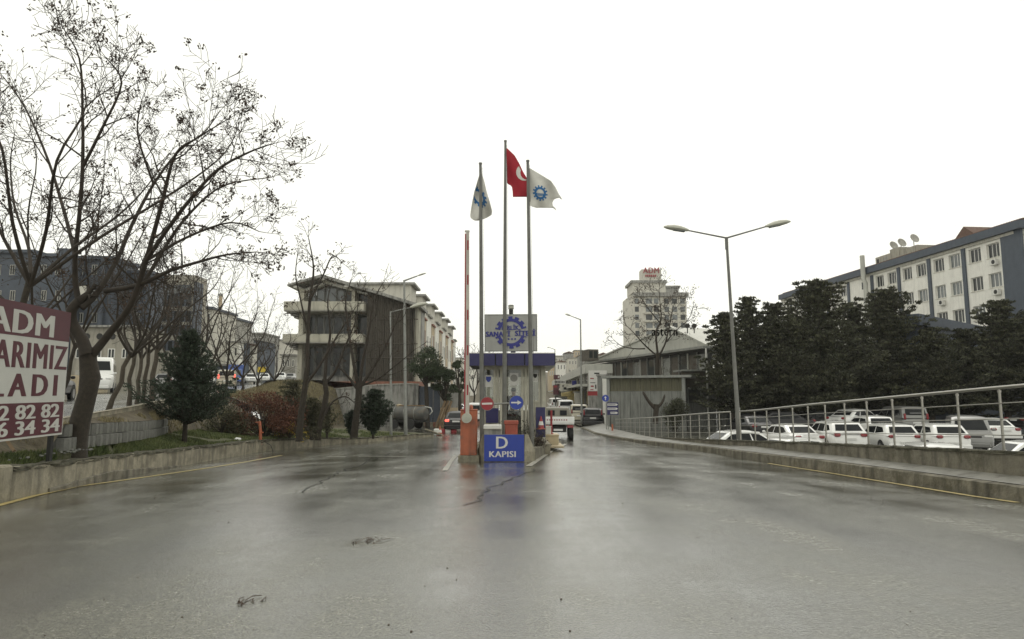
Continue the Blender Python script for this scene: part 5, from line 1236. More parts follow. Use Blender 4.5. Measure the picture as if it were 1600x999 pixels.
ql = Q(1018, 520, Hb + nh * 1.2, nh); ZL = ql.y - 3; flt = frame((0, ZL, 0), XV); text_mb(mb, 'asterm', flt, P(1018, 520, ZL).x, P(1062, 520, ZL).x, P(0, 525, ZL).z, P(0, 514, ZL).z, 0, .12, .03, 1.15)
for px in (1021, 1029, 1036, 1043, 1050, 1058): mb.tube([(P(px, 520, ZL).x, ZL + .05, P(0, 524, ZL).z), (P(px, 520, ZL).x, ZL + 2.6, P(0, 533, ZL).z)], .03, 4); mb.build('lettering', m_dark, hl)
for px in (1074, 1084.5):
    q = P(px, 509.5, 64) ; fr = frame(q, XV); mb = MB(); mb.disc(fr, 0, 0, .22, -.1, .1, 16); mb.tube([q, q - ZV * .7], .05, 6); mb.build('roof_vent', m_dark, hl)
# dark red-framed attic box at the left end
o = thing('roof_cabin', 'brown-framed glazed roof cabin at the left end of the gabled hall', 'cabin', P(930, 560, 84)); q0 = P(919, 562, 84); q1 = P(936, 546, 84)
fr = frame((q0.x, 84, 0), (1, .25, 0)); mb = MB(); mb.fbox(fr, 0, q1.x - q0.x, q0.z - .1, q1.z, -3, 0); mb.build('cabin_body', m_net, o)
for k in range(2): mb = MB(); mb.fbox(fr, .15 + k * .6, .6 + k * .6, q0.z + .2, q1.z - .2, 0, .03); mb.build('pane', m_glassd, o)

# metal fence / shed
sh = thing('metal_shed', 'shed of grey corrugated sheets with an olive upper band behind the railing end', 'shed', (9, 50, -1))
S0 = Vector((P(953, 600, 52).x, 52, 0)); S1 = Vector((P(1066, 600, 50).x, 50, 0)); ds = (S1 - S0).normalized(); LS = (S1 - S0).length; fS = (S0, ds, ZV, Vector((ds.y, -ds.x, 0)))
def corr(name, fr, a0, a1, b0, b1, d, mat, parent, pitch=.13, amp=.03):
    mb = MB(); n = int((a1 - a0) / pitch * 4); o, r, u, nn = fr; vs = []
    for i in range(n + 1):
        a = lerp(a0, a1, i / n); dd = d + (amp if (i % 4) in (1, 2) else 0)
        vs += [o + r * a + u * b0 + nn * dd, o + r * a + u * b1 + nn * dd]
    mb.add(vs, [(2 * i, 2 * i + 2, 2 * i + 3, 2 * i + 1) for i in range(n)]); return mb.build(name, mat, parent)
zt0, zm0 = 2.9, 2.0
npan = 7
for i in range(npan):
    corr('sheet', fS, LS * i / npan + .01, LS * (i + 1) / npan - .01, -1.05, zm0 - .0, 0 + .012 * (i % 2), m_corr, sh)
    corr('upper_sheet', fS, LS * i / npan + .01, LS * (i + 1) / npan - .01, zm0, zt0 + .05, -.05 + .012 * (i % 2), m_olive, sh, .2)
mb = MB(); mb.fbox(fS, -.6, LS + .7, zt0 + .04, zt0 + .22, -2.5, .35); mb.build('roof_edge', m_galv, sh)
mb = MB(); mb.fbox(fS, 0, LS, zm0 - .04, zm0 + .03, -.03, .05); mb.build('rail', m_olive, sh)
for a in (-.12, LS + .1): mb = MB(); mb.fbox(fS, a - .12, a + .12, -1.05, zt0 + .03, -.3, .1); mb.build('post', m_galv, sh)
mb = MB(); mb.fbox(fS, 0, LS, -1, zt0, -2.4, -.3); mb.build('interior', m_dark, sh)
gp = thing('gate_pillar', 'white gate pillar with a grey door leaf left of the metal shed', 'gate', (P(945, 600, 62).x, 62, -1))
for a, b_, m__ in ((934, 940.5, m_corr), (941, 950, m_stucco)):
    q0 = P(a, 590, 62); q1 = P(b_, 590, 62); mb = MB(); mb.rbox(((q0.x + q1.x) / 2, 62.2, 1.2), (q1.x - q0.x, .4, 4.4), .02); mb.build('pillar' if a == 941 else 'door_leaf', m__, gp)
mb = MB(); q0 = P(934, 590, 62); mb.rbox(((q0.x + q1.x) / 2, 62.2, 3.5), (q1.x - q0.x + .2, .5, .2), .02); mb.build('lintel', m_concgrey, gp)
lf = thing('lean_to', 'weathered sheet-metal lean-to with brown net between shed and cedars', 'shed', (14, 52, -1))
fL = frame((P(1068, 600, 52).x, 52.5, 0), (1, .1, 0))
for i in range(4): corr('sheet', fL, i * .9, i * .9 + .88, -1.05, 2.2, 0, m_corr, lf)
mb = MB(); mb.fbox(fL, 0, 3.4, 2.25, 3.5, -.1, -.04); mb.build('netting', m_net, lf)
mb = MB(); mb.fbox(fL, .5, 1.4, 1.1, 2.1, .04, .06); mb.build('window', m_dark, lf)
mb = MB(); mb.fbox(fL, 0, 3.5, 3.5, 3.62, -2, .3); mb.build('roof_edge', m_galv, lf)
mb = MB(); mb.tube([(P(1105, 600, 51.5).x, 51.5, -1), (P(1105, 600, 51.5).x, 51.5, 5.2)], .07, 8); mb.build('white_pipe', m_white, lf)
# white info board on the roadside building
ad = thing('info_board', 'tall white board with red and black print beside the gate pillar', 'sign', P(930, 620, 66)); q0 = P(920, 611, 66); q1 = P(934, 579, 66); q2 = P(948, 579, 66); q3 = P(948, 586, 66)
fr = frame((q0.x, 66, 0), XV); mb = MB(); mb.fbox(fr, 0, q1.x - q0.x, q0.z, q1.z, -.08, 0); mb.fbox(fr, q1.x - q0.x, q2.x - q0.x, q3.z, q1.z, -.08, 0); mb.build('board', m_signw, ad)
for (x, z, w_, h_, mm) in ((.15, 1.15, .35, .1, m_red), (.15, .75, .5, .06, m_dark), (.2, .38, .28, .14, m_red), (.62, .2, .12, .4, m_dark), (.15, .08, .3, .08, m_red), (.55, 1.62, .5, .14, m_dark)):
    mb = MB(); mb.fbox(fr, x, x + w_, q0.z + z, q0.z + z + h_, .001, .01); mb.build('print', mm, ad)
mb = MB(); mb.fbox(fr, -.1, 1.2, q0.z - .45, q0.z - .05, -.1, .02); mb.build('red_strip', m_red, ad)
for x in (.1, .8): mb = MB(); mb.fbox(fr, x, x + .08, -1, q0.z, -.1, -.04); mb.build('post', m_galv, ad)
# long roadside row beyond
rw_ = thing('roadside_shops', 'long low grey commercial row with flat canopy beyond the gate on the right', 'building', (8, 76, -.8))
r0 = Vector((P(921, 600, 74).x, 74, 0)); r1 = Vector((P(866, 600, 150).x, 150, 0)); dr_ = (r1 - r0).normalized(); LR = (r1 - r0).length; nr = Vector((-dr_.y, dr_.x, 0)); fR = (r0, dr_, ZV, nr)
mb = MB(); mb.fbox(fR, 0, LR, -1.2, 4.1, -2.5, 0); mb.build('wall', m_concgrey, rw_)
mb = MB(); mb.fbox(fR, -.3, LR, 4.1, 5.1, -2.5, .5); mb.build('parapet', m_roofg, rw_)
mb = MB(); mb.fbox(fR, 0, LR, 2.7, 2.95, 0, 1.3); mb.build('canopy', m_roofg, rw_)
for i in range(16):
    a = LR * i / 16; mb = MB(); mb.fbox(fR, a + .3, a + LR / 16 - .3, -.9, 2.5, .0, .04); f = mb.build('shopfront', m_glassd, rw_)
    mb = MB(); mb.fbox(fR, a + .3, a + LR / 16 - .3, 3.1, 3.9, .0, .04); mb.build('window', m_glassd, rw_)
    mb = MB(); mb.fbox(fR, a - .12, a + .12, -1.1, 4.1, .04, .2); mb.build('pier', m_concpale, rw_)
def flatsign(label, x0, y0, x1, y1, Z, mat, marks=(), mm=None, grp='shop signs beyond the gate'):
    q0 = P(x0, y1, Z); q1 = P(x1, y0, Z); s = thing('shop_sign', label, 'sign', (q0.x, Z, q0.z), grp); fr = frame((q0.x, Z, q0.z), XV)
    mb = MB(); mb.fbox(fr, 0, q1.x - q0.x, 0, q1.z - q0.z, -.15, 0); mb.build('board', mat, s)
    for (a, b_, c_, d_) in marks:
        Wq, Hq = q1.x - q0.x, q1.z - q0.z; mb = MB(); mb.fbox(fr, a * Wq, b_ * Wq, c_ * Hq, d_ * Hq, .001, .02); mb.build('print', mm, s)
    mb = MB(); mb.tube([(q0.x + .3, Z + .1, -1), (q0.x + .3, Z + .1, q0.z + .1)], .06, 6); mb.build('post', m_galv, s)
flatsign('maroon sign above the traffic right of the booth pillar', 865, 586, 874.5, 593, 96, m_maroon, ((.7, .9, .3, .8),), m_signw)
flatsign('long white sign with dark print under the maroon sign', 865, 594, 884, 600, 97, m_signw, tuple((.1 + .12 * i, .17 + .12 * i, .25, .7) for i in range(7)), m_dark)
flatsign('bright red small sign below the long white sign', 864.5, 602, 873, 617, 95, m_maroon, ((.1, .7, .75, .95),), m_red)
flatsign('cream square sign with dark emblem above the vans', 875, 600, 894, 612, 92, m_stuccob, ((.2, .3, .6, .85), (.3, .55, .25, .55), (.65, .85, .3, .7)), m_dark)
flatsign('blue and red sign by the slim lamp post', 894, 595, 908, 611, 90, m_maroon, ((0.0, 1.0, .55, 1.0),), m_logo)
o = thing('truck_crane', 'yellow machine parked behind the white vans', 'machine', P(890, 620, 88)); 
mb = MB(); q = P(891, 617, 88); mb.rbox(q, (2.3, 1.5, .5), .05); mb.rbox(q + Vector((.3, 0, -.7)), (1.4, 1.5, 1.0), .05); mb.build('body', m_yellow, o)
mb = MB(); mb.rbox(q + Vector((0, 0, -1.6)), (2.2, 1.4, 1.0), .05); mb.build('undercarriage', m_dark, o)
mb = MB(); mb.tube([q + Vector((-1, 0, .1)), q + Vector((1.3, 0, .6))], .15, 6); mb.build('boom', m_yellow, o)
# cream post block near slim lamp
o = thing('white_gatepost', 'pale square gatepost behind the parked champagne car', 'post', P(902, 640, 78)); q0 = P(898, 650, 78); q1 = P(906, 613, 78)
mb = MB(); mb.rbox(((q0.x + q1.x) / 2, 78, (q1.z - .8) / 2), (q1.x - q0.x, .5, q1.z + .8), .02); mb.build('pillar', m_stuccob, o); mb = MB(); mb.rbox(((q0.x + q1.x) / 2, 78, q1.z), (q1.x - q0.x + .15, .65, .12), .02); mb.build('cap', m_concpale, o)

# tower with ADM letters
tw = thing('tower_block', 'tall hazy tower with roof sign ADM behind the gabled hall', 'building', (55, 235, 0)); ZT = 235
def TB(name, mat, x0, x1, y0, y1, dep, Z=ZT, parent=tw):
    q0 = P(x0, y1, Z); q1 = P(x1, y0, Z); mb = MB(); mb.box(q0.x, q1.x, Z, Z + dep, q0.z, q1.z); return mb.build(name, mat, parent)
TB('shaft', m_stuccob, 988, 1072, 462, 640, 16); TB('cornice', m_concgrey, 992, 1076, 457, 463, 17, ZT - 1)
TB('upper_storey', m_stuccob, 989, 1040, 442, 457, 12, ZT + 1); TB('cornice', m_concgrey, 986, 1042, 438, 442, 13, ZT + .5)
TB('side_storey', m_concgrey, 1040, 1060, 449, 457, 10, ZT + 1.5); TB('cornice', m_concgrey, 1040, 1063, 446.5, 449.5, 11, ZT + 1)
TB('sign_block', m_stuccob, 1003, 1033, 421, 438, 5, ZT + 2)
q0 = P(1008, 427, ZT + 1.5); fr = frame((0, ZT + 1.9, 0), XV)
tx_ = lambda p: P(p, 480, ZT).x
tz_ = lambda p: P(800, p, ZT + 1.9).z
mb = MB(); text_mb(mb, 'ADM', fr, tx_(1007.5), tx_(1033), tz_(427), tz_(418.5), .0, .25, .03, 1.1); mb.build('lettering', m_red, tw)
mb = MB()
for i in range(6): mb.fbox(fr, tx_(1011 + i * 3), tx_(1013 + i * 3), tz_(433), tz_(429.5), 0, .2)
mb.build('small_lettering', m_red, tw)
ftw = frame((0, ZT, 0), XV)
for r_ in range(9):
    z1 = tz_(468 + r_ * 12.5); z0 = tz_(476 + r_ * 12.5)
    for a, b_ in ((992, 998), (1009, 1019), (1022, 1029), (1038, 1045), (1050, 1058), (1063, 1070)):
        mb = MB(); mb.fbox(ftw, tx_(a), tx_(b_), z0, z1, 0, .08); mb.build('window', m_glassg if (r_ + a) % 3 else m_glassd, tw)
    if r_ < 8:
        mb = MB(); mb.fbox(ftw, tx_(1006), tx_(1032), tz_(479.5 + r_ * 12.5), tz_(477 + r_ * 12.5), 0, .9); mb.build('balcony', m_stuccob, tw)

# ------------------------------------------------------------------ buildings, left-centre
ap_ = thing('apartment_house', 'three-storey gabled house with balconies, its right part under dark scaffold netting', 'building', (-15, 65, 3))
ZA = 65.0; frA = frame((0, ZA, 0), XV)
ax = lambda p: P(p, 520, ZA).x
az = lambda p: P(800, p, ZA).z
zg = 3.0
Xl, Xr = ax(466), ax(655)
# structural frame: columns, slabs, beams
mb = MB(); mb.fbox(frA, Xl, Xr, zg - .5, az(478), -4, -1.5); mb.prism([(Xl, az(478)), (Xr, az(481)), (ax(505), az(437))], frA, -4, -1.6); mb.build('core', m_concgrey, ap_)
colx = (466, 473), (548, 553), (582, 587), (627, 632), (648, 654)
for a, b_ in colx: mb = MB(); mb.fbox(frA, ax(a), ax(b_), zg - .6, az(452 if a < 600 else 474), -1.5, 0); mb.build('column', m_balc, ap_)
for (y0_, y1_) in ((474, 487), (524, 536)):
    mb = MB(); mb.fbox(frA, ax(449), ax(572), az(y1_), az(y0_), -.1, 1.3); mb.build('balcony_parapet', m_balc, ap_)
    mb = MB(); mb.fbox(frA, ax(449), ax(572), az(y1_ + 2), az(y1_), -3.2, 1.25); mb.build('balcony_slab', m_concpale, ap_)
    mb = MB(); mb.fbox(frA, ax(449), ax(449) + .15, az(y1_), az(y0_), -3, -.1); mb.build('balcony_side', m_stucco, ap_)
    for k in range(3):
        mb = MB(); mb.fbox(frA, ax(452 + k * 4), ax(466), az(y1_ + 4 + k * 3.4), az(y1_ + 2 + k * 3.4), -3.2 - k, .9 - k * .3); mb.build('corbel', m_concgrey, ap_)
for fl_i, (ytop, ybot) in enumerate(((446, 474), (492, 524), (541, 588))):
    xsx = [474, 486, 500, 519, 531, 547] if fl_i == 0 else [474, 487, 500, 514, 530, 547]
    for a, b_ in zip(xsx, xsx[1:]):
        yt = ytop + (0 if fl_i else max(0, abs((a + b_) / 2 - 505) * .28 - 2))
        window(ap_, frA, ax(a) + .02, ax(b_) - .02, az(ybot), az(yt), -1.45, m_pole, m_glassg if fl_i == 0 and a < 520 else m_glassd, 1, .09, proud=.07)
    mb = MB(); mb.fbox(frA, ax(554), ax(582), az(ybot), az(ytop + 9 if not fl_i else ytop), -1.45, -1.4); mb.build('window', m_glassd, ap_)
# scaffold net with poles
for i in range(5):
    a = 575 + i * 13.4; b_ = a + 13; yt = 455 + (a - 573) * .30; yt2 = 455 + (b_ - 573) * .30
    mb = MB(); n_ = 8; vs = []
    for jz in range(13):
        for ix in range(n_ + 1):
            px = lerp(a, b_, ix / n_); top = az(455 + (px - 573) * .30) - .1; z = lerp(zg, top, jz / 12); vs.append((ax(px), ZA - .35 + .09 * noise.noise(Vector((px * .4, jz * .8, i))), z))
    mb.add(vs, [(j * (n_ + 1) + k, j * (n_ + 1) + k + 1, (j + 1) * (n_ + 1) + k + 1, (j + 1) * (n_ + 1) + k) for j in range(12) for k in range(n_)]); mb.build('net_panel', m_net, ap_)
for i in range(22):
    px = 575 + i * 3.6; mb = MB(); mb.tube([(ax(px), ZA - .48, zg), (ax(px), ZA - .48, az(455 + (px - 573) * .3) - .1)], .035, 4); mb.build('scaffold_pole', m_net, ap_)
for y_ in (500, 538, 560): mb = MB(); mb.tube([(ax(575), ZA - .5, az(y_)), (ax(654), ZA - .5, az(y_))], .05, 4); mb.build('scaffold_ledger', m_net, ap_)
# roof
rp = [(ax(452.5), az(447.5)), (ax(505), az(432)), (ax(660), az(478.5))]
th = .28
mb = MB(); mb.prism([rp[0], rp[1], rp[2], (rp[2][0], rp[2][1] - th), (rp[1][0], rp[1][1] - th), (rp[0][0], rp[0][1] - th * .6)], frA, -4.2, 1.2); mb.build('roof', m_concgrey, ap_)
mb = MB(); mb.prism([(ax(466), az(452)), (ax(505), az(437)), (ax(574), az(458)), (ax(574), az(461)), (ax(505), az(442)), (ax(466), az(456))], frA, -1.5, -.6); mb.build('gable_beam', m_stucco, ap_)
for px, py in ((464, 450), (505, 438), (543, 449)): mb = MB(); mb.fbox(frA, ax(px - 3.5), ax(px + 3.5), az(py + 2), az(py - 1), -1, .9); mb.build('purlin_end', m_stucco, ap_)
mb = MB(); mb.fbox(frA, ax(455), ax(658), zg - .7, zg, -5, .6); mb.build('terrace', m_brick, ap_)
# row houses behind, right face receding
for i in range(6):
    y0 = 69.5 + 8 * i; x1 = -10.5 + .12 * i; ztow = 13.1 - (.25 if i == 5 else 0)
    h = thing('row_house', ['first and nearest white stepped unit', 'second white stepped unit', 'third white stepped unit', 'fourth white stepped unit', 'fifth white stepped unit', 'last white stepped unit'][i] + ' of the row behind the netted house', 'building', (x1, y0, 2.5), 'stepped white units in a row')
    mb = MB(); mb.box(x1 - (9 if i == 0 else 4), x1, y0, y0 + 3.9, 0, ztow); mb.build('tower_wall', m_stuccob, h)
    mb = MB(); mb.box(x1 - (9.2 if i == 0 else 4.2), x1 + .45, y0 - .35, y0 + 4.2, ztow, ztow + .22); mb.build('roof_slab', m_concgrey, h)
    mb = MB(); mb.box(x1 - 8, x1 + .12, y0 + 4.2 - .28, y0 + 7.98, 0, ztow - 1.75); mb.build('wall', m_stucco, h)
    mb = MB(); mb.box(x1 - 8, x1 + .4, y0 + 4.25, y0 + 8.0, ztow - 1.75, ztow - 1.55); mb.build('roof_slab', m_concgrey, h)
    fq = (Vector((x1, y0, 0)), Vector((0, 1, 0)), ZV, Vector((1, 0, 0)))
    mb = MB(); mb.fbox(fq, .5, 3.4, 3.0, 10.6, 0, .06); mb.build('tan_bay', m_tan, h)
    mb = MB(); mb.fbox(fq, .4, 3.5, 10.6, 10.8, 0, .25); mb.build('lintel', m_brick, h)
    for z0 in (4.2, 7.4):
        window(h, fq, 1.0, 1.7, z0, z0 + 2.0, .06, m_frame, m_glassd, 1, .06); window(h, fq, 2.3, 2.9, z0, z0 + 2.0, .06, m_brick, m_glassd, 1, .06)
        for a in (4.6, 6.9): window(h, fq, a, a + .5, z0 - .3, z0 + 1.5, .125, m_concgrey, m_glassd, 1, .05)
    fq2 = frame((x1 - 4, y0, 0), XV)
    if i: mb = MB(); mb.fbox(fq2, .5, 3.4, ztow - 1.4, ztow - .35, 0, .04); mb.build('panel', m_concpale, h)
# retaining wall of the yard
rt = thing('retaining_wall', 'tall grey streaked concrete retaining wall at the back of the yard', 'wall', (-11, 60, -1))
xw_ = [px2(p, 60) for p in (478, 508, 536, 590, 638, 655)]
zt_w = [1.9, 2.1, 2.25, 2.55, 2.65, 2.6]
for i in range(5):
    mb = MB(); yy0, yy1 = 59.9 - (.9 if i == 0 else 0), 59.9
    vs = [(xw_[i] + .015, yy0, -1.2), (xw_[i + 1] - .015, yy1, -1.2), (xw_[i + 1] - .015, yy1, zt_w[i + 1]), (xw_[i] + .015, yy0, zt_w[i])]
    vs += [(x, y + .35, z) for x, y, z in vs]; mb.add(vs, [(0, 1, 2, 3), (7, 6, 5, 4), (0, 4, 5, 1), (1, 5, 6, 2), (2, 6, 7, 3), (3, 7, 4, 0)]); mb.build('wall_panel', m_concgrey, rt)
    mb = MB(); vs = [(xw_[i], yy0 - .06, zt_w[i]), (xw_[i + 1], yy1 - .06, zt_w[i + 1]), (xw_[i + 1], yy1 - .06, zt_w[i + 1] + .1), (xw_[i], yy0 - .06, zt_w[i] + .1)]
    vs += [(x, y + .5, z) for x, y, z in vs]; mb.add(vs, [(0, 1, 2, 3), (7, 6, 5, 4), (0, 4, 5, 1), (1, 5, 6, 2), (2, 6, 7, 3), (3, 7, 4, 0)]); mb.build('coping', m_concpale, rt)
o = thing('dark_gate', 'dark sheet gate in the yard wall under the pine', 'gate', (px2(671, 60), 60, -1)); 
for i in range(3): mb = MB(); mb.rbox((px2(661 + i * 11, 60), 60.1, .75), (.58, .12, 3.4), .02); mb.build('gate_leaf', m_slated, o)
o = thing('yard_wall', 'pale low wall right of the dark gate behind the leaning planks', 'wall', (px2(705, 60), 60, -1))
mb = MB(); mb.box(px2(689, 60), px2(716, 60), 60, 60.3, -1.1, .6); mb.build('lower_wall', m_tan, o)
mb = MB(); mb.box(px2(689, 60), px2(716, 60), 60.05, 60.3, .6, 1.9); mb.build('upper_wall', m_concgrey, o)

# ------------------------------------------------------------------ buildings, left
bl = thing('blue_building', 'large slate-blue building with white windows behind the bare trees at far left', 'building', (-45, 72, 2))
def BB(parent, name, mat, x0, x1, ytop, Z, dep, zbase=1.5):
    a = P(x0, ytop, Z); b_ = P(x1, ytop, Z); mb = MB(); mb.box(a.x, b_.x, Z, Z + dep, zbase, a.z); return mb.build(name, mat, parent)
for (x0, x1, yt, Z, dep) in ((-60, 55, 396, 74, 6), (55, 112, 402, 72, 6), (112, 178, 406, 74, 5), (178, 236, 428, 77, 3)):
    BB(bl, 'wing', m_slated, x0, x1, yt, Z, dep); 
    a = P(x0, yt, Z); b_ = P(x1, yt, Z); mb = MB(); mb.box(a.x - .2, b_.x + .2, Z - .4, Z + dep, a.z, a.z + .35); mb.build('roof_slab', m_slated, bl)
    fr = frame((0, Z, 0), XV)
    k = 0
    for yr in (419, 459, 494, 530):
        if yt > 425 and yr < 440: continue
        xx = x0 + 9
        while xx < x1 - 14:
            q0 = P(xx, yr + 11, Z); q1 = P(xx + 9.5, yr - 5, Z); window(bl, fr, q0.x, q1.x, q0.z, q1.z, .0, m_concpale, m_glassd, 2, .07, proud=.05); xx += 22
for (x0, x1, y0_, y1_, Z) in ((118, 132, 446, 470, 71.5), (108, 114, 478, 500, 71.7)):
    q0 = P(x0, y1_, Z); q1 = P(x1, y0_, Z); mb = MB(); mb.box(q0.x, q1.x, Z, Z + .4, q0.z, q1.z); mb.build('cream_panel', m_stuccob, bl)
q = P(97, 402, 76); mb = MB(); mb.box(q.x - .5, q.x + .5, 76, 77, q.z - 1, P(97, 388, 76).z); mb.build('chimney', m_slated, bl)
q = P(143, 470, 71.9); mb = MB(); mb.tube([(q.x, 73.5, 2), (q.x, 73.5, P(143, 400, 72).z)], .25, 8); mb.build('drain_pipe', m_slated, bl)
lo = thing('beige_building', 'low beige building with round vents in front of the blue building', 'building', (-38, 66, 2))
BB(lo, 'wall', m_stuccod, 112, 205, 512, 64, 6); a = P(112, 512, 64); b_ = P(205, 512, 64); mb = MB(); mb.box(a.x - .2, b_.x + .3, 63.6, 70, a.z, a.z + .2); mb.build('roof_slab', m_concgrey, lo)
fr = frame((0, 64, 0), XV)
for px in (136, 156, 176): q = P(px, 526, 64); mb = MB(); mb.disc(fr, q.x, q.z, .3, 0, .05, 18); mb.build('round_vent', m_dark, lo)
for px in (118, 147, 168, 190): q0 = P(px, 560, 64); q1 = P(px + 12, 545, 64); window(lo, fr, q0.x, q1.x, q0.z, q1.z, 0, m_frame, m_glassd, 2)
wb2 = thing('striped_building', 'beige office block with wide dark glass bands left of centre-left houses', 'building', (-52, 98, 3))
BB(wb2, 'wall', m_stuccod, 238, 305, 430, 98, 4, 3); fr = frame((0, 98, 0), XV)
for (y0_, y1_, m__) in ((446, 462, m_glassg), (470, 478, m_stuccob), (461, 479, m_glassd), (486, 503, m_glassd), (508, 524, m_glassd), (532, 548, m_glassd)):
    q0 = P(242, y1_, 98); q1 = P(300, y0_, 98)
    for k in range(6):
        if m__ is m_stuccob: break
        a = lerp(q0.x, q1.x, k / 6); b_ = lerp(q0.x, q1.x, (k + 1) / 6); window(wb2, fr, a, b_ - .05, q0.z, q1.z, 0 if m__ is m_glassd else .1, m_slated, m__, 1, .1, proud=.1)
mb = MB(); q0 = P(298, 548, 97.5); q1 = P(306, 440, 97.5); mb.box(q0.x, q1.x, 97.4, 100, q0.z, q1.z); mb.build('corner_tower', m_slated, wb2)
def house(label, x0, x1, yt, Z, dep, mat, roof=None, rows=2, cols=3, zb=2, glass=None, grp='distant houses'):
    h = thing('distant_house', label, 'building', (P((x0 + x1) / 2, 600, Z).x, Z, zb), grp)
    BB(h, 'wall', mat, x0, x1, yt, Z, dep, zb - 3); a = P(x0, yt, Z); b_ = P(x1, yt, Z); fr = frame((0, Z, 0), XV)
    if roof == 'gable':
        mb = MB(); mb.prism([(a.x - .4, a.z), (b_.x + .4, a.z), ((a.x + b_.x) / 2, a.z + (b_.x - a.x) * .2)], fr, -dep, .4); mb.build('roof', m_tile, h)
    elif roof == 'dark':
        mb = MB(); mb.prism([(a.x - .3, a.z), (b_.x + .3, a.z - .2), (b_.x + .3, a.z + .2), (a.x, a.z + (b_.x - a.x) * .18)], fr, -dep, .5); mb.build('roof', m_slated, h)
    else:
        mb = MB(); mb.box(a.x - .3, b_.x + .3, Z - .3, Z + dep, a.z, a.z + .3); mb.build('roof_slab', m_concgrey, h)
    W_ = b_.x - a.x; sh_ = 3.1
    for r_ in range(rows):
        z1 = a.z - .8 - r_ * sh_
        for c_ in range(cols):
            xa = a.x + W_ * (c_ + .25) / cols; xb_ = a.x + W_ * (c_ + .75) / cols; window(h, fr, xa, xb_, z1 - 1.5, z1, 0, m_frame, glass or m_glassd, 1, .12, proud=.08)
    return h
house('hazy house with dark sloping roof left of the thin chimney', 306, 332, 482, 112, 10, m_stuccob, 'dark', 4, 3)
house('hazy block with dark parapet right of the thin chimney', 330, 362, 496, 125, 10, m_concpale, 'dark', 4, 3)
house('white building behind the blue truck', 345, 374, 536, 118, 8, m_stucco, None, 2, 3)
house('dark blue narrow block behind the upper street trees', 372, 384, 536, 120, 9, m_slate, None, 2, 1)
house('cream house with two windows behind the upper street trees', 384, 396, 540, 122, 9, m_stuccob, 'gable', 2, 2)
house('slate-blue block beside the cream house', 396, 404, 532, 124, 9, m_slate, None, 3, 1)
house('grey flat-roofed block rising behind the street trees', 365, 412, 522, 150, 10, m_concgrey, None, 3, 5)
house('pale block stepping down toward the apartment house', 404, 436, 532, 160, 12, m_stuccob, None, 3, 4)
house('far beige house on the slope left of the apartment house', 430, 458, 536, 190, 12, m_stuccob, 'gable', 2, 4)
house('low pale house at the end of the upper street', 440, 462, 556, 140, 10, m_concpale, None, 2, 3)
house('long dark blue shed behind the parked vans on the upper street', 308, 358, 572, 104, 5, m_slate, None, 1, 3)
q = P(345, 461, 118); ch = thing('chimney', 'thin pinkish industrial chimney in the distance at left', 'chimney', (q.x, 118, 3)); mb = MB(); mb.tube([(q.x, 118, 3), (q.x, 118, q.z)], [.4, .3], 12); mb.build('stack', m_tan, ch, 40); mb = MB(); mb.tube([(q.x, 118, q.z - .2), (q.x, 118, q.z + .2)], .38, 12); mb.build('rim', m_concgrey, ch, 40)
# concrete houses beyond the gate (hillside)
random.seed(5)
far = [(868, 880, 557, 260), (882, 896, 552, 300), (898, 910, 548, 330), (870, 884, 566, 210), (888, 902, 560, 240), (905, 920, 556, 250), (858, 868, 562, 230), (724, 742, 566, 210), (700, 722, 560, 260), (744, 756, 556, 300), (912, 935, 552, 320), (930, 955, 556, 280)]
lbs = ['pale', 'grey', 'beige', 'white']
for i, (x0, x1, yt, Z) in enumerate(far):
    side = 'right of the booth' if x0 > 840 else 'left of the booth'
    house('%s far hillside house %s, %s' % (lbs[i % 4], side, ['lowest of its cluster', 'highest in the haze', 'under the lamp arm', 'just above the shop row', 'partly behind the slim lamp', 'touching the brown roof cabin', 'next to the canopy corner', 'behind the pine', 'beside the last stepped unit', 'behind the canopy corner', 'above the roof cabin', 'behind the hall gable'][i]), x0, x1, yt, Z, 10, (m_stuccob, m_concgrey, m_tan, m_stucco)[i % 4], ('gable' if i % 2 else None), 2, 3, 3)
# low poles / fence of the upper street: yellow wall
yw = thing('street_wall', 'long low yellowish wall on the far side of the upper street', 'wall', (-36, 60, 2))
for i in range(9):
    y0 = 54 + i * 4.2; x0 = -36 - i * 1.1; mb = MB(); mb.box(x0 - .1, x0 + .15, y0, y0 + 4.1, 1.6, lz(y0) + 1.4); mb.build('wall_panel', m_stone, yw)
    mb = MB(); mb.rbox((x0, y0, lz(y0) + .8), (.35, .35, 1.9), .02); mb.build('pier', m_concpale, yw)
o = thing('road_sign', 'bright yellow board on a post at the far upper street', 'sign', P(410, 600, 84)); c = P(409, 578, 84); fr = frame(c, XV); mb = MB(); mb.fbox(fr, -.5, .5, -.3, .35, -.05, .05); mb.build('board', m_yel, o); post_(o, c.x, 84.1, 1.5, c.z, .06)
c = P(128, 600, 40)
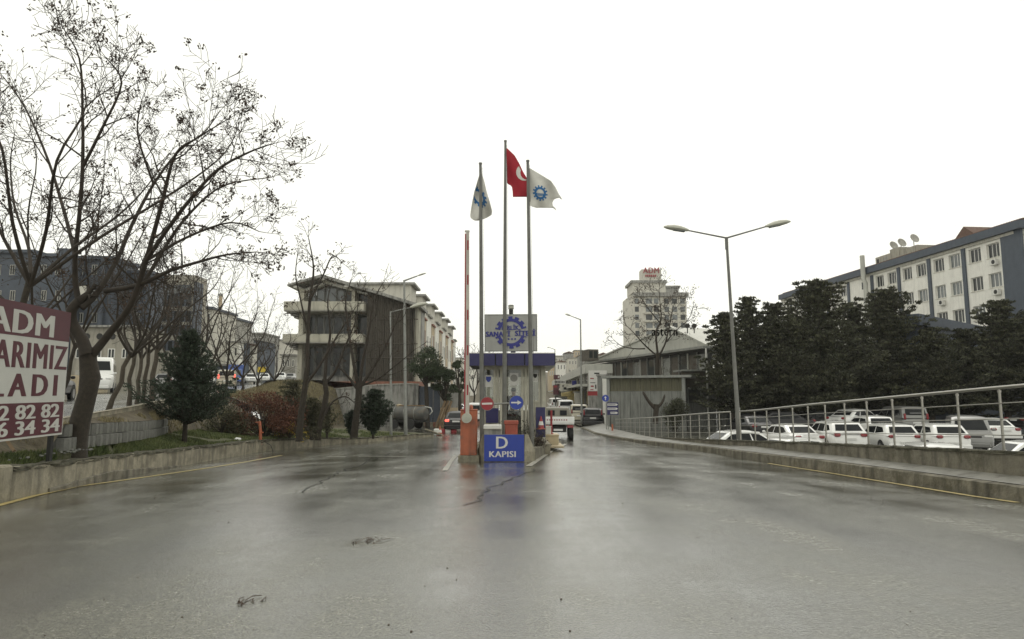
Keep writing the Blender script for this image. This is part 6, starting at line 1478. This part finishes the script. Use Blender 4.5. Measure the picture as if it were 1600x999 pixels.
# ------------------------------------------------------------------ trees
def rv(): 
    while True:
        v = Vector((U(-1, 1), U(-1, 1), U(-1, 1)))
        if .05 < v.length < 1: return v.normalized()
def grow(mb, tips, p, d, L, r, lev, maxlev, up=.12, wig=.22, spread=.75, kids=(3, 5), ratio=.62, gnarl=1, minr=.0045, bias=None):
    """one branch and its children"""
    n = max(3, int(L / .28)) if lev < 2 else max(3, int(L / .2)); n = min(n, 9)
    pts = [p.copy()]; rad = [r]; d = d.normalized(); seg = L / n
    for i in range(n):
        d = (d + rv() * wig * gnarl + Vector((0, 0, up)) + (bias * .05 if bias else Vector((0, 0, 0)))).normalized()
        pts.append(pts[-1] + d * seg); rad.append(max(minr, r * (1 - .78 * (i + 1) / n)))
    mb.tube(pts, rad, 7 if r > .05 else 5 if r > .015 else 3, cap=False)
    if lev >= maxlev: tips.append((pts[-1], d)); return
    k = random.randint(*kids)
    for j in range(k):
        t = lerp(.25, .98, (j + R() * .6) / k); i = min(n - 1, int(t * n)); q = pts[i].lerp(pts[i + 1], t * n - i)
        dd = (pts[i + 1] - pts[i]).normalized(); o = dd.cross(rv()).normalized()
        nd = (dd * (1 - spread * .55) + o * spread).normalized()
        grow(mb, tips, q, nd, L * ratio * U(.7, 1.15) * (1.15 - .45 * t), max(minr, rad[i] * U(.5, .72)), lev + 1, maxlev, up, wig, spread, kids, ratio, gnarl, minr, bias)
    tips.append((pts[-1], d))
def leaf_cluster(mb, p, d, n, s, sz):
    for _ in range(n):
        c = p + Vector((U(-s, s), U(-s, s), U(-s, s) * .8)); a = rv() * sz * U(.6, 1.3); b = rv().cross(a).normalized() * sz * U(.3, .6)
        mb.add([c - a, c - b, c + a, c + b], [(0, 1, 2, 3)])
def bare_tree(name, label, base, trunk, limbs, seeds=.0, maxlev=3, group=None, mat=m_bark, leafsz=.035, minr=.0045, auto=None, clusters=(4, 9), lsp=.09):
    """trunk: (points, radii); limbs: list of (points, radii, kids, childlen)"""
    t = thing(name, label, 'tree', base, group)
    mb = MB(); mb.tube(trunk[0], trunk[1], 12); mb.build('trunk', mat, t, 60)
    mb = MB(); tips = []
    for pts, rad, kids, cl in limbs:
        pts = [Vector(p) for p in pts]
        # smooth limb (catmull)
        sm = []; sr = []
        for i in range(len(pts) - 1):
            p0 = pts[max(0, i - 1)]; p1 = pts[i]; p2 = pts[i + 1]; p3 = pts[min(len(pts) - 1, i + 2)]
            for k in range(4):
                q = k / 4; sm.append(.5 * ((2 * p1) + (p2 - p0) * q + (2 * p0 - 5 * p1 + 4 * p2 - p3) * q * q + (3 * p1 - p0 - 3 * p2 + p3) * q ** 3)); sr.append(lerp(rad[i], rad[i + 1], q))
        sm.append(pts[-1]); sr.append(rad[-1])
        mb.tube(sm, sr, 8, cap=False)
        for j in range(kids):
            f = lerp(.22, 1, (j + R() * .7) / kids) * (len(sm) - 1); i = min(len(sm) - 2, int(f)); q = sm[i].lerp(sm[i + 1], f - i)
            dd = (sm[i + 1] - sm[i]).normalized(); o = dd.cross(rv()).normalized(); nd = (dd * .55 + o * .8 + Vector((0, -.0, .05))).normalized()
            grow(mb, tips, q, nd, cl * U(.6, 1.1), min(sr[i] * .6, .008 + cl * .010), 1, maxlev, .07, .26, .72, (3, 5), .6, 1, minr)
        grow(mb, tips, sm[-1], (sm[-1] - sm[-2]), cl * .55, sr[-1], 1, maxlev, .05, .25, .8, (3, 5), .62, 1, minr)
    mb.build('crown', m_twig, t, 60)
    if seeds:
        mb = MB()
        for p, d in tips:
            if R() < seeds: leaf_cluster(mb, p, d, random.randint(*clusters), lsp, leafsz)
        stuff(mb.build('dry_leaves', m_leafd, t))
    return t
def pl(pts, Z): return [P(a, b, Z if len(c) == 0 else c[0]) for a, b, *c in pts]
random.seed(21)
# the big foreground tree, main limbs traced
ZT1 = 13.9
tb = P(117, 712, ZT1)
trunk = (pl([(114, 716), (118, 690), (126, 655), (137, 615), (141, 590), (138, 565), (136, 545)], ZT1), [.26, .215, .185, .17, .19, .16, .16])
limbs = [
    (pl([(136, 555), (128, 530, 13.8), (113, 505, 13.7), (112, 485, 13.6), (124, 470, 13.6)], 13.8), [.13, .12, .11, .1, .09], 2, .8),
    (pl([(124, 478), (118, 440), (118, 395, 13.4), (124, 337, 13.2), (129, 262, 13.0), (129, 178, 12.8), (124, 92, 12.6), (96, 40, 12.4)], 13.6), [.062, .054, .046, .04, .035, .026, .018, .009], 11, 1.2),
    (pl([(127, 482), (152, 458, 13.8), (184, 404, 14.2), (206, 352, 14.6), (240, 288, 15), (279, 237, 15.2), (318, 208, 15.4), (345, 172, 15.5)], 13.6), [.066, .057, .047, .038, .03, .022, .015, .008], 11, 1.2),
    (pl([(140, 560), (172, 520, 13.8), (205, 475, 13.5), (228, 408, 13.2), (253, 318, 12.9), (274, 242, 12.6), (310, 215, 12.4), (350, 190, 12.2)], 13.9), [.09, .074, .06, .046, .036, .026, .016, .009], 12, 1.2),
    (pl([(165, 455), (215, 446, 13.4), (264, 424, 13.1), (312, 409, 12.9), (356, 398, 12.8), (400, 394, 12.7)], 13.8), [.055, .047, .036, .028, .02, .01], 9, .95),
    (pl([(228, 408), (275, 340, 12.7), (335, 270, 12.3), (385, 240, 12.0), (425, 225, 11.8)], 13.2), [.045, .036, .027, .018, .009], 11, 1.0),
    (pl([(206, 475), (262, 380, 13.9), (300, 330, 14.2), (350, 290, 14.4), (420, 278, 14.6)], 13.5), [.042, .034, .026, .018, .009], 11, 1.0),
    (pl([(118, 400), (100, 330, 14.2), (75, 250, 14.6), (40, 170, 15), (5, 120, 15.3)], 13.5), [.045, .037, .028, .02, .01], 10, 1.1),
    (pl([(129, 262), (160, 200, 12.8), (190, 130, 12.6), (165, 90, 12.4)], 13.0), [.034, .026, .018, .009], 9, 1.0),
    (pl([(240, 288), (215, 210, 14.6), (222, 155, 14.4)], 15), [.03, .02, .009], 8, 1.0),
    (pl([(228, 408), (290, 372, 13.8), (360, 348, 14.2), (405, 362, 14.4)], 13.3), [.034, .026, .018, .009], 9, .95),
]
bare_tree('plane_tree', 'big bare spreading tree with dry leaf clusters right of the billboard', tb, trunk, limbs, .2, 3, 'bare deciduous trees', leafsz=.036, clusters=(6, 14), lsp=.075)
# generic vase trees
def vase(label, px, pyb, Z, H, trunk_h=.25, spread=1.0, r=.1, nl=5, seeds=.2, z=None, lean=0, mat=m_bark, kids=6, cl=None, maxlev=2, leafsz=.05, name='bare_tree', minr=.008):
    b = P(px, pyb, Z)
    if z is not None: b.z = z
    th = H * trunk_h; top = b + Vector((lean * th, 0, th)); tp = [b - Vector((0, 0, .1)), b.lerp(top, .25) + Vector((U(-.08, .08), 0, 0)), b.lerp(top, .5) + Vector((U(-.1, .1), 0, 0)), b.lerp(top, .75) + Vector((U(-.08, .08), 0, 0)), top]
    limbs = []
    for i in range(nl):
        a = 2 * math.pi * (i + R() * .5) / nl; o = Vector((math.cos(a), math.sin(a) * .8, 0)) * spread * H * .28 * U(.6, 1.1); hh = H * U(.8, 1) - th
        jt = lambda s: Vector((U(-s, s), U(-s, s), U(-s, s) * .5)) * H
        pts = [top - Vector((0, 0, th * .08)), top + o * .38 + Vector((lean * .3, 0, hh * .16)) + jt(.02), top + o * .75 + Vector((lean * .6, 0, hh * .4)) + jt(.035), top + o * .95 + Vector((lean * .8, 0, hh * .6)) + jt(.04), top + o * 1.05 + Vector((lean, 0, hh * .8)) + jt(.05)]
        limbs.append((pts, [r * .62, r * .48, r * .34, r * .22, r * .1], kids, cl or H * .2))
    return bare_tree(name, label, b, (tp, [r * 1.3, r * 1.0, r * .95, r * .85, r * .92]), limbs, seeds, maxlev, 'bare deciduous trees', mat, leafsz, minr)
vase('bare tree rising behind the left part of the billboard', 40, 640, 17, 8.6, .3, 1.1, .055, 5, .12, .9, 0, maxlev=3, leafsz=.03, cl=1.2, minr=.006)
vase('bare twin-stemmed tree rising behind the right part of the billboard', 88, 640, 18.5, 8.0, .25, 1.0, .055, 5, .12, .95, .2, maxlev=3, leafsz=.03, cl=1.1, minr=.006)
vase('bare tree at the extreme left edge whose branches reach into the sky', -45, 640, 12, 8.2, .35, 1.2, .06, 6, .4, .8, .3, maxlev=3, leafsz=.03, cl=1.0, minr=.005)
vase('slender bare tree between big tree and spruce, trunk leaning left', 166, 650, 20, 6.0, .3, 1.2, .07, 5, .1, 1.0, .35, m_barkl, cl=1.1, maxlev=3, minr=.006)
for (px, Z, H, lb) in ((201, 23, 5.6, 'first thin trunk of the row on the upper verge'), (212, 25, 5.2, 'second thin trunk of the row on the upper verge'), (222, 24, 5.8, 'third thin trunk of the row on the upper verge'), (236, 27, 6.5, 'thicker pale trunk at the right end of the verge row')):
    vase(lb, px, 640, Z, H, .35, .8, .07 if px < 230 else .1, 4, .05, interp([(20, 1.05), (30, 1.25)], Z), .05, m_barkl, 5, .9, 2)
for (px, Z, H, z, lb) in ((262, 34, 8.5, 1.3, 'tall bare tree behind the spruce'), (300, 38, 9.5, 1.4, 'bare tree between spruce and red shrub'), (322, 44, 9, 1.5, 'bare tree behind the brake-light car'), (352, 40, 8, 1.2, 'bare tree above the red shrub'), (378, 52, 8.5, 1.4, 'bare tree near the blue truck'), (402, 56, 7.5, 1.4, 'small bare tree near the yellow board'), (428, 62, 8, 1.6, 'last small bare tree before the apartment house')):
    vase(lb, px, 620, Z, H, .2, 1.1, .1, 5, .15, z, 0, m_bark, 6, H * .17, 2, minr=.009)
# trees in front of the apartment house
G0 = wallz(30)
bare_tree('bare_tree', 'slim tall bare tree on the grass left of the apartment house, leaf tufts on top', P(467, 687, 29), (pl([(467, 690), (470, 650), (476, 610), (480, 575)], 29), [.15, .13, .12, .11]), [
    (pl([(480, 580), (481, 530), (484, 470), (490, 420), (482, 372)], 29), [.1, .08, .065, .04, .015], 8, 1.3),
    (pl([(479, 600), (500, 570), (530, 520), (556, 480)], 29), [.07, .055, .035, .015], 5, 1.0),
    (pl([(484, 470), (505, 430), (520, 400), (536, 412)], 28.7), [.05, .035, .025, .012], 6, .9),
    (pl([(481, 520), (470, 470), (462, 430), (466, 390)], 29.2), [.05, .035, .025, .012], 5, .9)], .5, 2, 'bare deciduous trees', leafsz=.065, minr=.009, lsp=.15)
bare_tree('bare_tree', 'crooked dark bare tree in front of the left half of the apartment house', P(498, 686, 31), (pl([(497, 688), (500, 662), (506, 640), (510, 615), (507, 592)], 31), [.13, .11, .14, .12, .11]), [
    (pl([(507, 600), (510, 560), (516, 520), (512, 470), (520, 440)], 31), [.09, .07, .05, .03, .012], 8, 1.2),
    (pl([(507, 600), (524, 580), (540, 540), (556, 500), (560, 460)], 31), [.08, .06, .045, .03, .012], 8, 1.2),
    (pl([(508, 648), (520, 628), (540, 620), (556, 632)], 30.5), [.05, .04, .03, .012], 4, .8)], .1, 2, 'bare deciduous trees', leafsz=.06, minr=.009)
bare_tree('bare_tree', 'broad bare tree fanning out in front of the scaffold netting', P(556, 682, 33), (pl([(553, 684), (556, 655), (560, 625), (561, 605)], 33), [.19, .16, .155, .17]), [
    (pl([(561, 612), (545, 590), (530, 575), (515, 570)], 33), [.09, .06, .04, .015], 6, 1.2),
    (pl([(561, 610), (553, 570), (545, 520), (540, 470), (548, 440)], 33), [.1, .08, .06, .035, .012], 8, 1.4),
    (pl([(561, 610), (566, 570), (576, 520), (584, 470), (600, 440)], 33), [.1, .08, .06, .035, .012], 8, 1.4),
    (pl([(562, 606), (580, 580), (603, 540), (625, 490)], 33), [.09, .07, .045, .015], 8, 1.4),
    (pl([(562, 604), (590, 592), (620, 570), (650, 545)], 33), [.06, .045, .03, .012], 5, 1.2)], .05, 2, 'bare deciduous trees', leafsz=.06, minr=.009)
# right: bare tree with leaf speckle in front of the hall, pollard
bare_tree('bare_tree', 'broad bare tree with small leaves rising before the gabled hall', P(1024, 640, 57), (pl([(1026, 650), (1027, 600), (1027, 565), (1028, 552)], 57), [.2, .17, .16, .17]), [
    (pl([(1028, 556), (1025, 520), (1033, 500), (1031, 470), (1030, 450)], 57), [.1, .08, .06, .035, .015], 12, 1.7),
    (pl([(1030, 556), (1040, 535), (1047, 505), (1052, 480), (1058, 465)], 57), [.09, .07, .05, .03, .015], 12, 1.7),
    (pl([(1026, 556), (1008, 540), (990, 520), (978, 508)], 57), [.08, .06, .04, .015], 9, 1.5),
    (pl([(1034, 508), (1015, 485), (1005, 470), (1000, 462)], 57), [.05, .04, .03, .015], 8, 1.4),
    (pl([(1040, 535), (1058, 515), (1075, 500), (1082, 484)], 57), [.05, .035, .03, .015], 8, 1.3),
    (pl([(1008, 545), (990, 545), (970, 540), (958, 530)], 57), [.06, .05, .03, .015], 5, 1.5)], .8, 2, 'bare deciduous trees', leafsz=.085, minr=.014, clusters=(3, 7), lsp=.25)
po = P(1023, 660, 47); bare_tree('pollarded_tree', 'small pollarded tree with two stubby arms in front of the corrugated shed', po, (pl([(1024, 662), (1025, 645), (1026, 632)], 47), [.2, .18, .2]), [
    (pl([(1025, 640), (1014, 628), (1006, 615)], 47), [.14, .11, .09], 1, .3), (pl([(1026, 638), (1034, 630), (1038, 620)], 47), [.12, .09, .07], 1, .3)], 0, 1, 'bare deciduous trees')
vase('bare orchard tree right of the corrugated shed roof', 1060, 600, 56, 5, .3, 1.0, .1, 4, .2, .0, 0, cl=1.0)
vase('thin bare tree rising beyond the left end of the booth canopy', 741, 600, 88, 10, .3, .8, .12, 5, .2, -.7, 0, cl=1.8, minr=.02)

# ------------------------------------------------------------------ evergreens
def needle_quads(mb, c, axis, n, s, ln, wdt, flat=.5):
    for _ in range(n):
        p = c + Vector((U(-s, s), U(-s, s), U(-s, s) * flat)); d = (axis * .8 + rv() * .9); d.normalize(); d *= ln * U(.6, 1.2); b = d.cross(rv())
        if b.length < 1e-5: continue
        b = b.normalized() * wdt * U(.7, 1.3); mb.add([p - d * .4, p + b, p + d * .6, p - b], [(0, 1, 2, 3)])
def conifer(name, label, base, H, Rb, mat, nlimb=70, trunk_r=.2, z0=.12, droop=-.15, shape=None, cards=10, ln=.22, wd=.05, s=.2, group=None, step=.35, flat=.5, cat='tree', lean=(0, 0), tipup=.1, rag=(.65, 1.15)):
    t = thing(name, label, cat, base, group); base = Vector(base); top = base + Vector((lean[0], lean[1], H))
    mb = MB(); mb.tube([base - Vector((0, 0, .15)), base.lerp(top, .4), base.lerp(top, .97)], [trunk_r, trunk_r * .7, trunk_r * .1], 8); mb.build('trunk', m_bark, t, 60)
    wood = MB(); fo = MB(); shape = shape or (lambda f: (1 - f) ** .8)
    for i in range(nlimb):
        f = z0 + (1 - z0) * ((i + R()) / nlimb); a = i * 2.4 + U(-.3, .3); L = max(.12, Rb * shape(f) * U(*rag)); p = base.lerp(top, f)
        d = Vector((math.cos(a), math.sin(a), droop * (1 - f) + .35 * f + U(-.08, .08))); n = max(2, int(L / step)); pts = [p]
        for k in range(n): d = (d + rv() * .12 + Vector((0, 0, tipup / n))).normalized(); pts.append(pts[-1] + d * (L / n))
        wood.tube(pts, [lerp(trunk_r * .3, .01, k / n) for k in range(n + 1)], 4, cap=False)
        for k in range(n + 1):
            if k / n < .2 and n > 3: continue
            q = pts[k]; side = Vector((-d.y, d.x, 0)); wsp = L * .32 * (1 - abs(k / n - .45))
            for sg in (-1, 0, 1):
                c = q + side * sg * wsp * U(.4, 1.1); needle_quads(fo, c, d + side * sg * .7, cards, s, ln, wd, flat)
    for k in range(4): needle_quads(fo, top - Vector((0, 0, .12 * k * H * .1)), Vector((0, 0, 1)), cards, s * .5, ln, wd, 1)
    wood.build('branches', m_bark, t); stuff(fo.build('needles', mat, t)); return t
random.seed(33)
lotz = -1.3
cd = 'dark cedars along the far side of the car park'
def cedar(label, px, Z, pytop, Rb, **k):
    x = px2(px, Z); zt_ = P(px, pytop, Z).z; zb_ = interp(LOT, Z) + .0
    return conifer('cedar_tree', label, (x, Z, zb_), zt_ - zb_, Rb, m_cedar, group=cd, **k)
ov = lambda f: min(1, 1.3 * (1 - f) ** .56) * (.65 + .35 * min(1, f * 4))
K = dict(nlimb=110, trunk_r=.24, z0=.14, droop=-.12, shape=ov, cards=14, ln=.27, wd=.05, s=.22, step=.45, rag=(.35, 1.3), tipup=.5, flat=.35)
cedar('leftmost cedar with a ragged leaning top beside the street lamp', 1143, 50, 492, 2.6, lean=(-.5, 0), **K)
cedar('second cedar from the street lamp, with pointed tips', 1172, 52, 468, 2.9, **K)
cedar('cedar between the pointed one and the tallest', 1213, 53, 478, 3.2, **K)
K2 = dict(K); K2['nlimb'] = 170
cedar('tallest and broadest cedar at the middle of the dark row', 1282, 51, 443, 4.3, **K2)
cedar('low front cedar filling below the tallest one', 1243, 50, 500, 3.6, **K)
cedar('narrow cedar top in front of the blank bay of the office building', 1338, 54, 482, 3.4, **K)
cedar('broad cedar with a spire left of the annex', 1390, 52, 456, 3.9, **K2)
cedar('lower spreading cedar before the blue annex', 1450, 51, 520, 3.8, **K)
cedar('low cedar between annex and right edge', 1508, 53, 520, 3.3, **K)
cedar('cedar at the right edge with a curved spire', 1568, 50, 474, 3.4, **K2)
cedar('cedar cut off by the right edge of the picture', 1622, 49, 500, 3.8, **K)
# spruce on the grass at left
gz_ = lambda x, y: lerp(blockbase(y) if y < 26 else lerp(blockbase(26), -.2, min(1, (y - 26) / 12)), wallz(y) - .05, .7)
b = P(288, 692, 22.5)
conifer('spruce_tree', 'dark young spruce on the grass left of the red shrub', (b.x, 22.5, b.z), P(288, 520, 22.5).z - b.z, 2.0, m_fir, 150, .09, .16, .15, lambda f: (1 - f) ** .95 * (.75 + .25 * min(1, f * 5)) + .04, 13, .12, .017, .1, None, .2, .6, rag=(.35, 1.35), tipup=.5)
def bush(name, label, base, rx, ry, rz_, mat, n, ln, wd, stems=14, cat='shrub', mat2=None, n2=0, group=None, lumps=9):
    t = thing(name, label, cat, base, group); base = Vector(base); wood = MB(); fo = MB()
    L = [(rv(), U(.35, .6)) for _ in range(lumps)]
    for i in range(stems):
        a = U(0, 6.28); e = Vector((math.cos(a) * rx * U(.3, .9), math.sin(a) * ry * U(.3, .9), rz_ * U(.8, 1.9))); m_ = e * .5 + rv() * .12
        wood.tube([base, base + m_, base + e], [.03, .02, .006], 4, cap=False)
        for k in range(3): q = base + m_.lerp(e, R()); wood.tube([q, q + Vector((U(-.3, .3) * rx, U(-.3, .3) * ry, U(.1, .4) * rz_))], [.01, .004], 3, cap=False)
    for i in range(n):
        v, r = random.choice(L); p = Vector((v.x * rx * .62, v.y * ry * .62, (abs(v.z) * .9) * rz_ * 1.2 + rz_ * .35)); q = rv() * (R() ** .4) * r; p += Vector((q.x * rx * 1.1, q.y * ry * 1.1, q.z * rz_ * 1.1)); p.z = max(.03, p.z)
        d = (rv() + Vector((p.x / rx * .5, p.y / ry * .5, .5))).normalized() * ln * U(.6, 1.3); b = d.cross(rv()).normalized() * wd
        c = base + p; fo.add([c - d * .5, c + b, c + d * .5, c - b], [(0, 1, 2, 3)])
    wood.build('stems', m_bark, t); stuff(fo.build('foliage', mat, t))
    if n2:
        f2 = MB()
        for i in range(n2):
            v, r = random.choice(L[:3]); p = Vector((v.x * rx * .7, -abs(v.y) * ry * .8, abs(v.z) * rz_ + rz_ * .3)) + rv() * .25
            leaf_cluster(f2, base + p, None, 3, .05, .035)
        stuff(f2.build('blossom', mat2, t))
    return t
b = P(405, 690, 30); bush('red_shrub', 'large rounded red-brown shrub behind the orange post', (b.x, 30.5, b.z + .1), 1.75, 1.4, 1.15, m_redsh, 9000, .12, .022, 26)
b = P(345, 690, 26); bush('juniper_shrub', 'low grey-green shrub between spruce and red shrub', (P(338, 680, 29).x, 29.5, b.z + .1), 1.0, .9, .8, m_jun, 3000, .12, .02)
b = P(452, 688, 31); bush('yellow_shrub', 'small shrub with yellow blossom right of the red shrub', (b.x, 31, b.z + .1), .75, .6, .8, m_jun, 1500, .09, .016, 18, 'shrub', m_yel, 90)
b = P(478, 688, 31); bush('yellow_shrub', 'low trailing yellow-flowering twigs at the foot of the slim tall tree', (b.x + .4, 30.5, b.z + .05), .7, .5, .35, m_jun, 500, .09, .016, 12, 'shrub', m_yel, 45)
b = P(540, 640, 33)
def loose(label, px, pyb, Z, pyt, Rb, nl=70, mat=m_jun, ln=.16, cards=9):
    b = P(px, pyb, Z); return conifer('juniper_tree', label, (b.x, Z, b.z), P(px, pyt, Z).z - b.z, Rb, mat, nl, .06, .05, .35, lambda f: (1 - f) ** .7 * min(1, .45 + f * 2.2), cards, ln, .022, .1, 'junipers on the grass bank', .2, .6, 'shrub', rag=(.3, 1.5), tipup=.9)
loose('feathery juniper leaning behind the slim tall tree', 455, 684, 34, 598, 1.6, 70)
loose('greenish juniper between the two slim trunks', 486, 684, 34, 625, 1.1, 60)
loose('small sparse juniper right of the crooked dark tree', 511, 680, 32, 632, .7, 26, m_jun, .13, 5)
loose('dense dark juniper with a raised spire right of the fanning bare tree', 583, 681, 34, 612, 1.25, 110, m_fir, .15, 13)
loose('small juniper just left of the fanning bare tree', 549, 681, 34, 645, .6, 40, m_fir, .14)
# umbrella pines by the yard
def pine(label, px, Z, yt, yb, wpx, base_z, n=24):
    c = P(px, (yt + yb) / 2, Z); W = wpx / 1060 * Z / 2; Hh = (yb - yt) / 1060 * Z / 2
    t = thing('pine_tree', label, 'tree', (c.x, Z, base_z), 'pines by the yard'); wood = MB(); fo = MB()
    b = Vector((c.x + .3, Z, base_z)); mb = MB(); mb.tube([b, Vector((c.x + .1, Z, c.z - Hh * .6)), Vector((c.x, Z, c.z))], [.2, .16, .08], 8); mb.build('trunk', m_bark, t, 60)
    for i in range(n):
        v = rv(); v.z = v.z * .85; q = Vector((c.x + v.x * W * .72, Z + v.y * W * .8, c.z + v.z * Hh * .8)); st = Vector((c.x + .05, Z, c.z - Hh * .9)); wood.tube([st, st.lerp(q, .6) + rv() * .1, q], [.07, .04, .015], 4, cap=False)
        for k in range(90):
            u = rv(); p = q + Vector((u.x, u.y, u.z * .7)) * W * .36 * R() ** .35; needle_quads(fo, p, u + Vector((0, 0, .5)), 3, .08, .2, .035, 1)
    wood.build('branches', m_bark, t); stuff(fo.build('needles', m_pine, t)); return t
pine('round-headed dark pine beside the retaining wall', 664, 57, 537, 606, 62, -1.0, 34)
pine('smaller pine with drooping head just left of the barrier', 695, 58, 570, 632, 42, -1.0, 20)
pine('loose pine partly hidden behind the barrier', 716, 66, 556, 625, 26, -.9, 12)
b = P(1058, 660, 48); bush('evergreen_bush', 'rounded dark bush leaning on the corrugated shed', (b.x, 48.6, -1), 1.15, .9, 1.35, m_cedar, 3500, .16, .03)
random.seed(44)
for (px, py, Z, lb) in ((818, 668, 21.6, 'bare brown rose bush between the middle and right flagpoles'), (843, 690, 23.6, 'low bare bush at the right flagpole base')):
    b = P(px, py + 12, Z); t = thing('rose_bush', lb, 'shrub', (b.x, Z, -.35)); mb = MB(); tips = []
    for i in range(16):
        a = U(0, 6.28); grow(mb, tips, Vector((b.x + U(-.1, .1), Z, -.35)), Vector((math.cos(a) * .5, math.sin(a) * .4, 1)), (1.25 if px < 830 else .6) * U(.5, 1), .014, 0, 2, .05, .25, .7, (2, 4), .5)
    mb.build('stems', m_twig, t)
    fo = MB()
    for p, d in tips:
        if R() < .5: leaf_cluster(fo, p, d, 4, .07, .03)
    stuff(fo.build('leaves', m_cedar if px < 830 else m_leafd, t))

# grass blades, weeds
def grass(name, region, n, h0, h1, mat, lab=None):
    mb = MB()
    for i in range(n):
        p = region()
        if p is None: continue
        a = U(0, 6.28); w_ = U(.006, .014) * (1 + p[1] / 30); h = U(h0, h1); l = Vector((U(-.5, .5), U(-.5, .5), 0)) * h
        dx, dy = math.cos(a) * w_, math.sin(a) * w_; q = Vector(p); mb.add([q - Vector((dx, dy, 0)), q + Vector((dx, dy, 0)), q + l + Vector((0, 0, h))], [(0, 1, 2)])
    o = mb.build(name, mat); stuff(o); o['label'] = lab; o['category'] = 'grass'; return o
def sec_at(fn, x, y):
    s = fn(y)
    for (a, za), (b, zb) in zip(s, s[1:]):
        if a <= x <= b: return lerp(za, zb, (x - a) / max(1e-6, b - a))
    return None
def rl():
    y = 11 + 31 * R() ** 1.0; s = lower(y); x = U(s[0][0], s[-1][0]); z = sec_at(lower, x, y)
    if z is None or noise.noise(Vector((x * .7, y * .7, 9))) < -.18: return None
    return (x, y, z - .01)
def ru():
    y = U(11, 40); s = upper(y); x = U(s[0][0] + .2, s[-1][0]); z = sec_at(upper, x, y)
    return None if z is None or noise.noise(Vector((x * .7, y * .7, 2))) < 0 else (x, y, z - .01)
grass('grass', rl, 60000, .04, .13, m_grass, 'short green winter grass behind the left kerb wall')
grass('dry_grass', ru, 9000, .03, .12, m_dry, 'sparse straw-coloured grass on the upper bank')
def rs_():
    y = U(44, 59.5); s = mid(y); x = U(s[0][0], s[4][0]); z = sec_at(mid, x, y); return None if z is None else (x, y, z - .02)
grass('slope_grass', rs_, 14000, .1, .35, m_dry, 'tufts of dry grass on the earth slope below the apartment house')
def rw2():
    y = U(11, 34); return (xw(y) - .3 - .25 * R(), y, wallz(y) - .03)
grass('wall_weeds', rw2, 6000, .04, .14, m_grass, 'weeds along the top of the left kerb wall')
# stones on rubble below the billboard
st = MB()
for i in range(260):
    x = U(-11, -8.2); y = U(11.2, 13.6); z = (sec_at(lower, max(x, -8.9), y) or .45) - .01; s = U(.015, .045)
    st.lathe((x, y, z), [(s * .6, -s * .4), (s, 0), (s * .6, s * .5)], 5)
stuff(tag(st.build('rubble', m_block), 'loose stones on the ground below the billboard', 'rubble'))
sp_ = MB()
for i in range(90):                                     # small debris on the road
    y = 3.5 + 17 * R() ** 1.5; x = U(-.75, .75) * y; s = U(.003, .008) * (1 + y / 14); z = roadz(x, y)
    sp_.lathe((x, y, z), [(s * .7, 0), (s, s * .4), (s * .4, s * .8)], 5)
stuff(tag(sp_.build('grit', m_leafd), 'scattered dark grit and leaf bits on the wet road', 'grit'))

tw_ = MB()
for (px, py, n_, s_) in ((572, 848, 9, .22), (388, 944, 7, .12)):
    x0, y0 = G(px, py)
    for i in range(n_):
        a = U(.9, 2.2); x = x0 + U(-.2, .2) * s_ * 4; y = y0 + U(-.1, .1); L = s_ * U(.5, 1.3)
        p0 = Vector((x, y, roadz(x, y) + .004)); p1 = p0 + Vector((math.cos(a), math.sin(a), .03)) * L; tw_.tube([p0, p0.lerp(p1, .5) + Vector((U(-.02, .02), 0, .012)), p1], .003, 4)
        leaf_cluster(tw_, p0, None, 2, .02, .014)
stuff(tag(tw_.build('fallen_twigs', m_leafd), 'small dark twigs lying in the two shallow puddles on the road', 'twigs'))
# ------------------------------------------------------------------ air
HAZE = True
if HAZE:
    mb = MB(); mb.box(-880, 880, -60, 880, -8, 75); hb = mb.build('haze', m_dark); hb.data.materials.clear()
    mh = bpy.data.materials.new('haze_air'); mh.use_nodes = True; n = mh.node_tree.nodes; n.remove(n['Principled BSDF']); pv = n.new('ShaderNodeVolumePrincipled')
    pv.inputs['Color'].default_value = (.97, .97, .94, 1); pv.inputs['Density'].default_value = .0003; mh.node_tree.links.new(pv.outputs[0], n['Material Output'].inputs['Volume'])
    hb.data.materials.append(mh); stuff(hb); hb.display_type = 'WIRE'
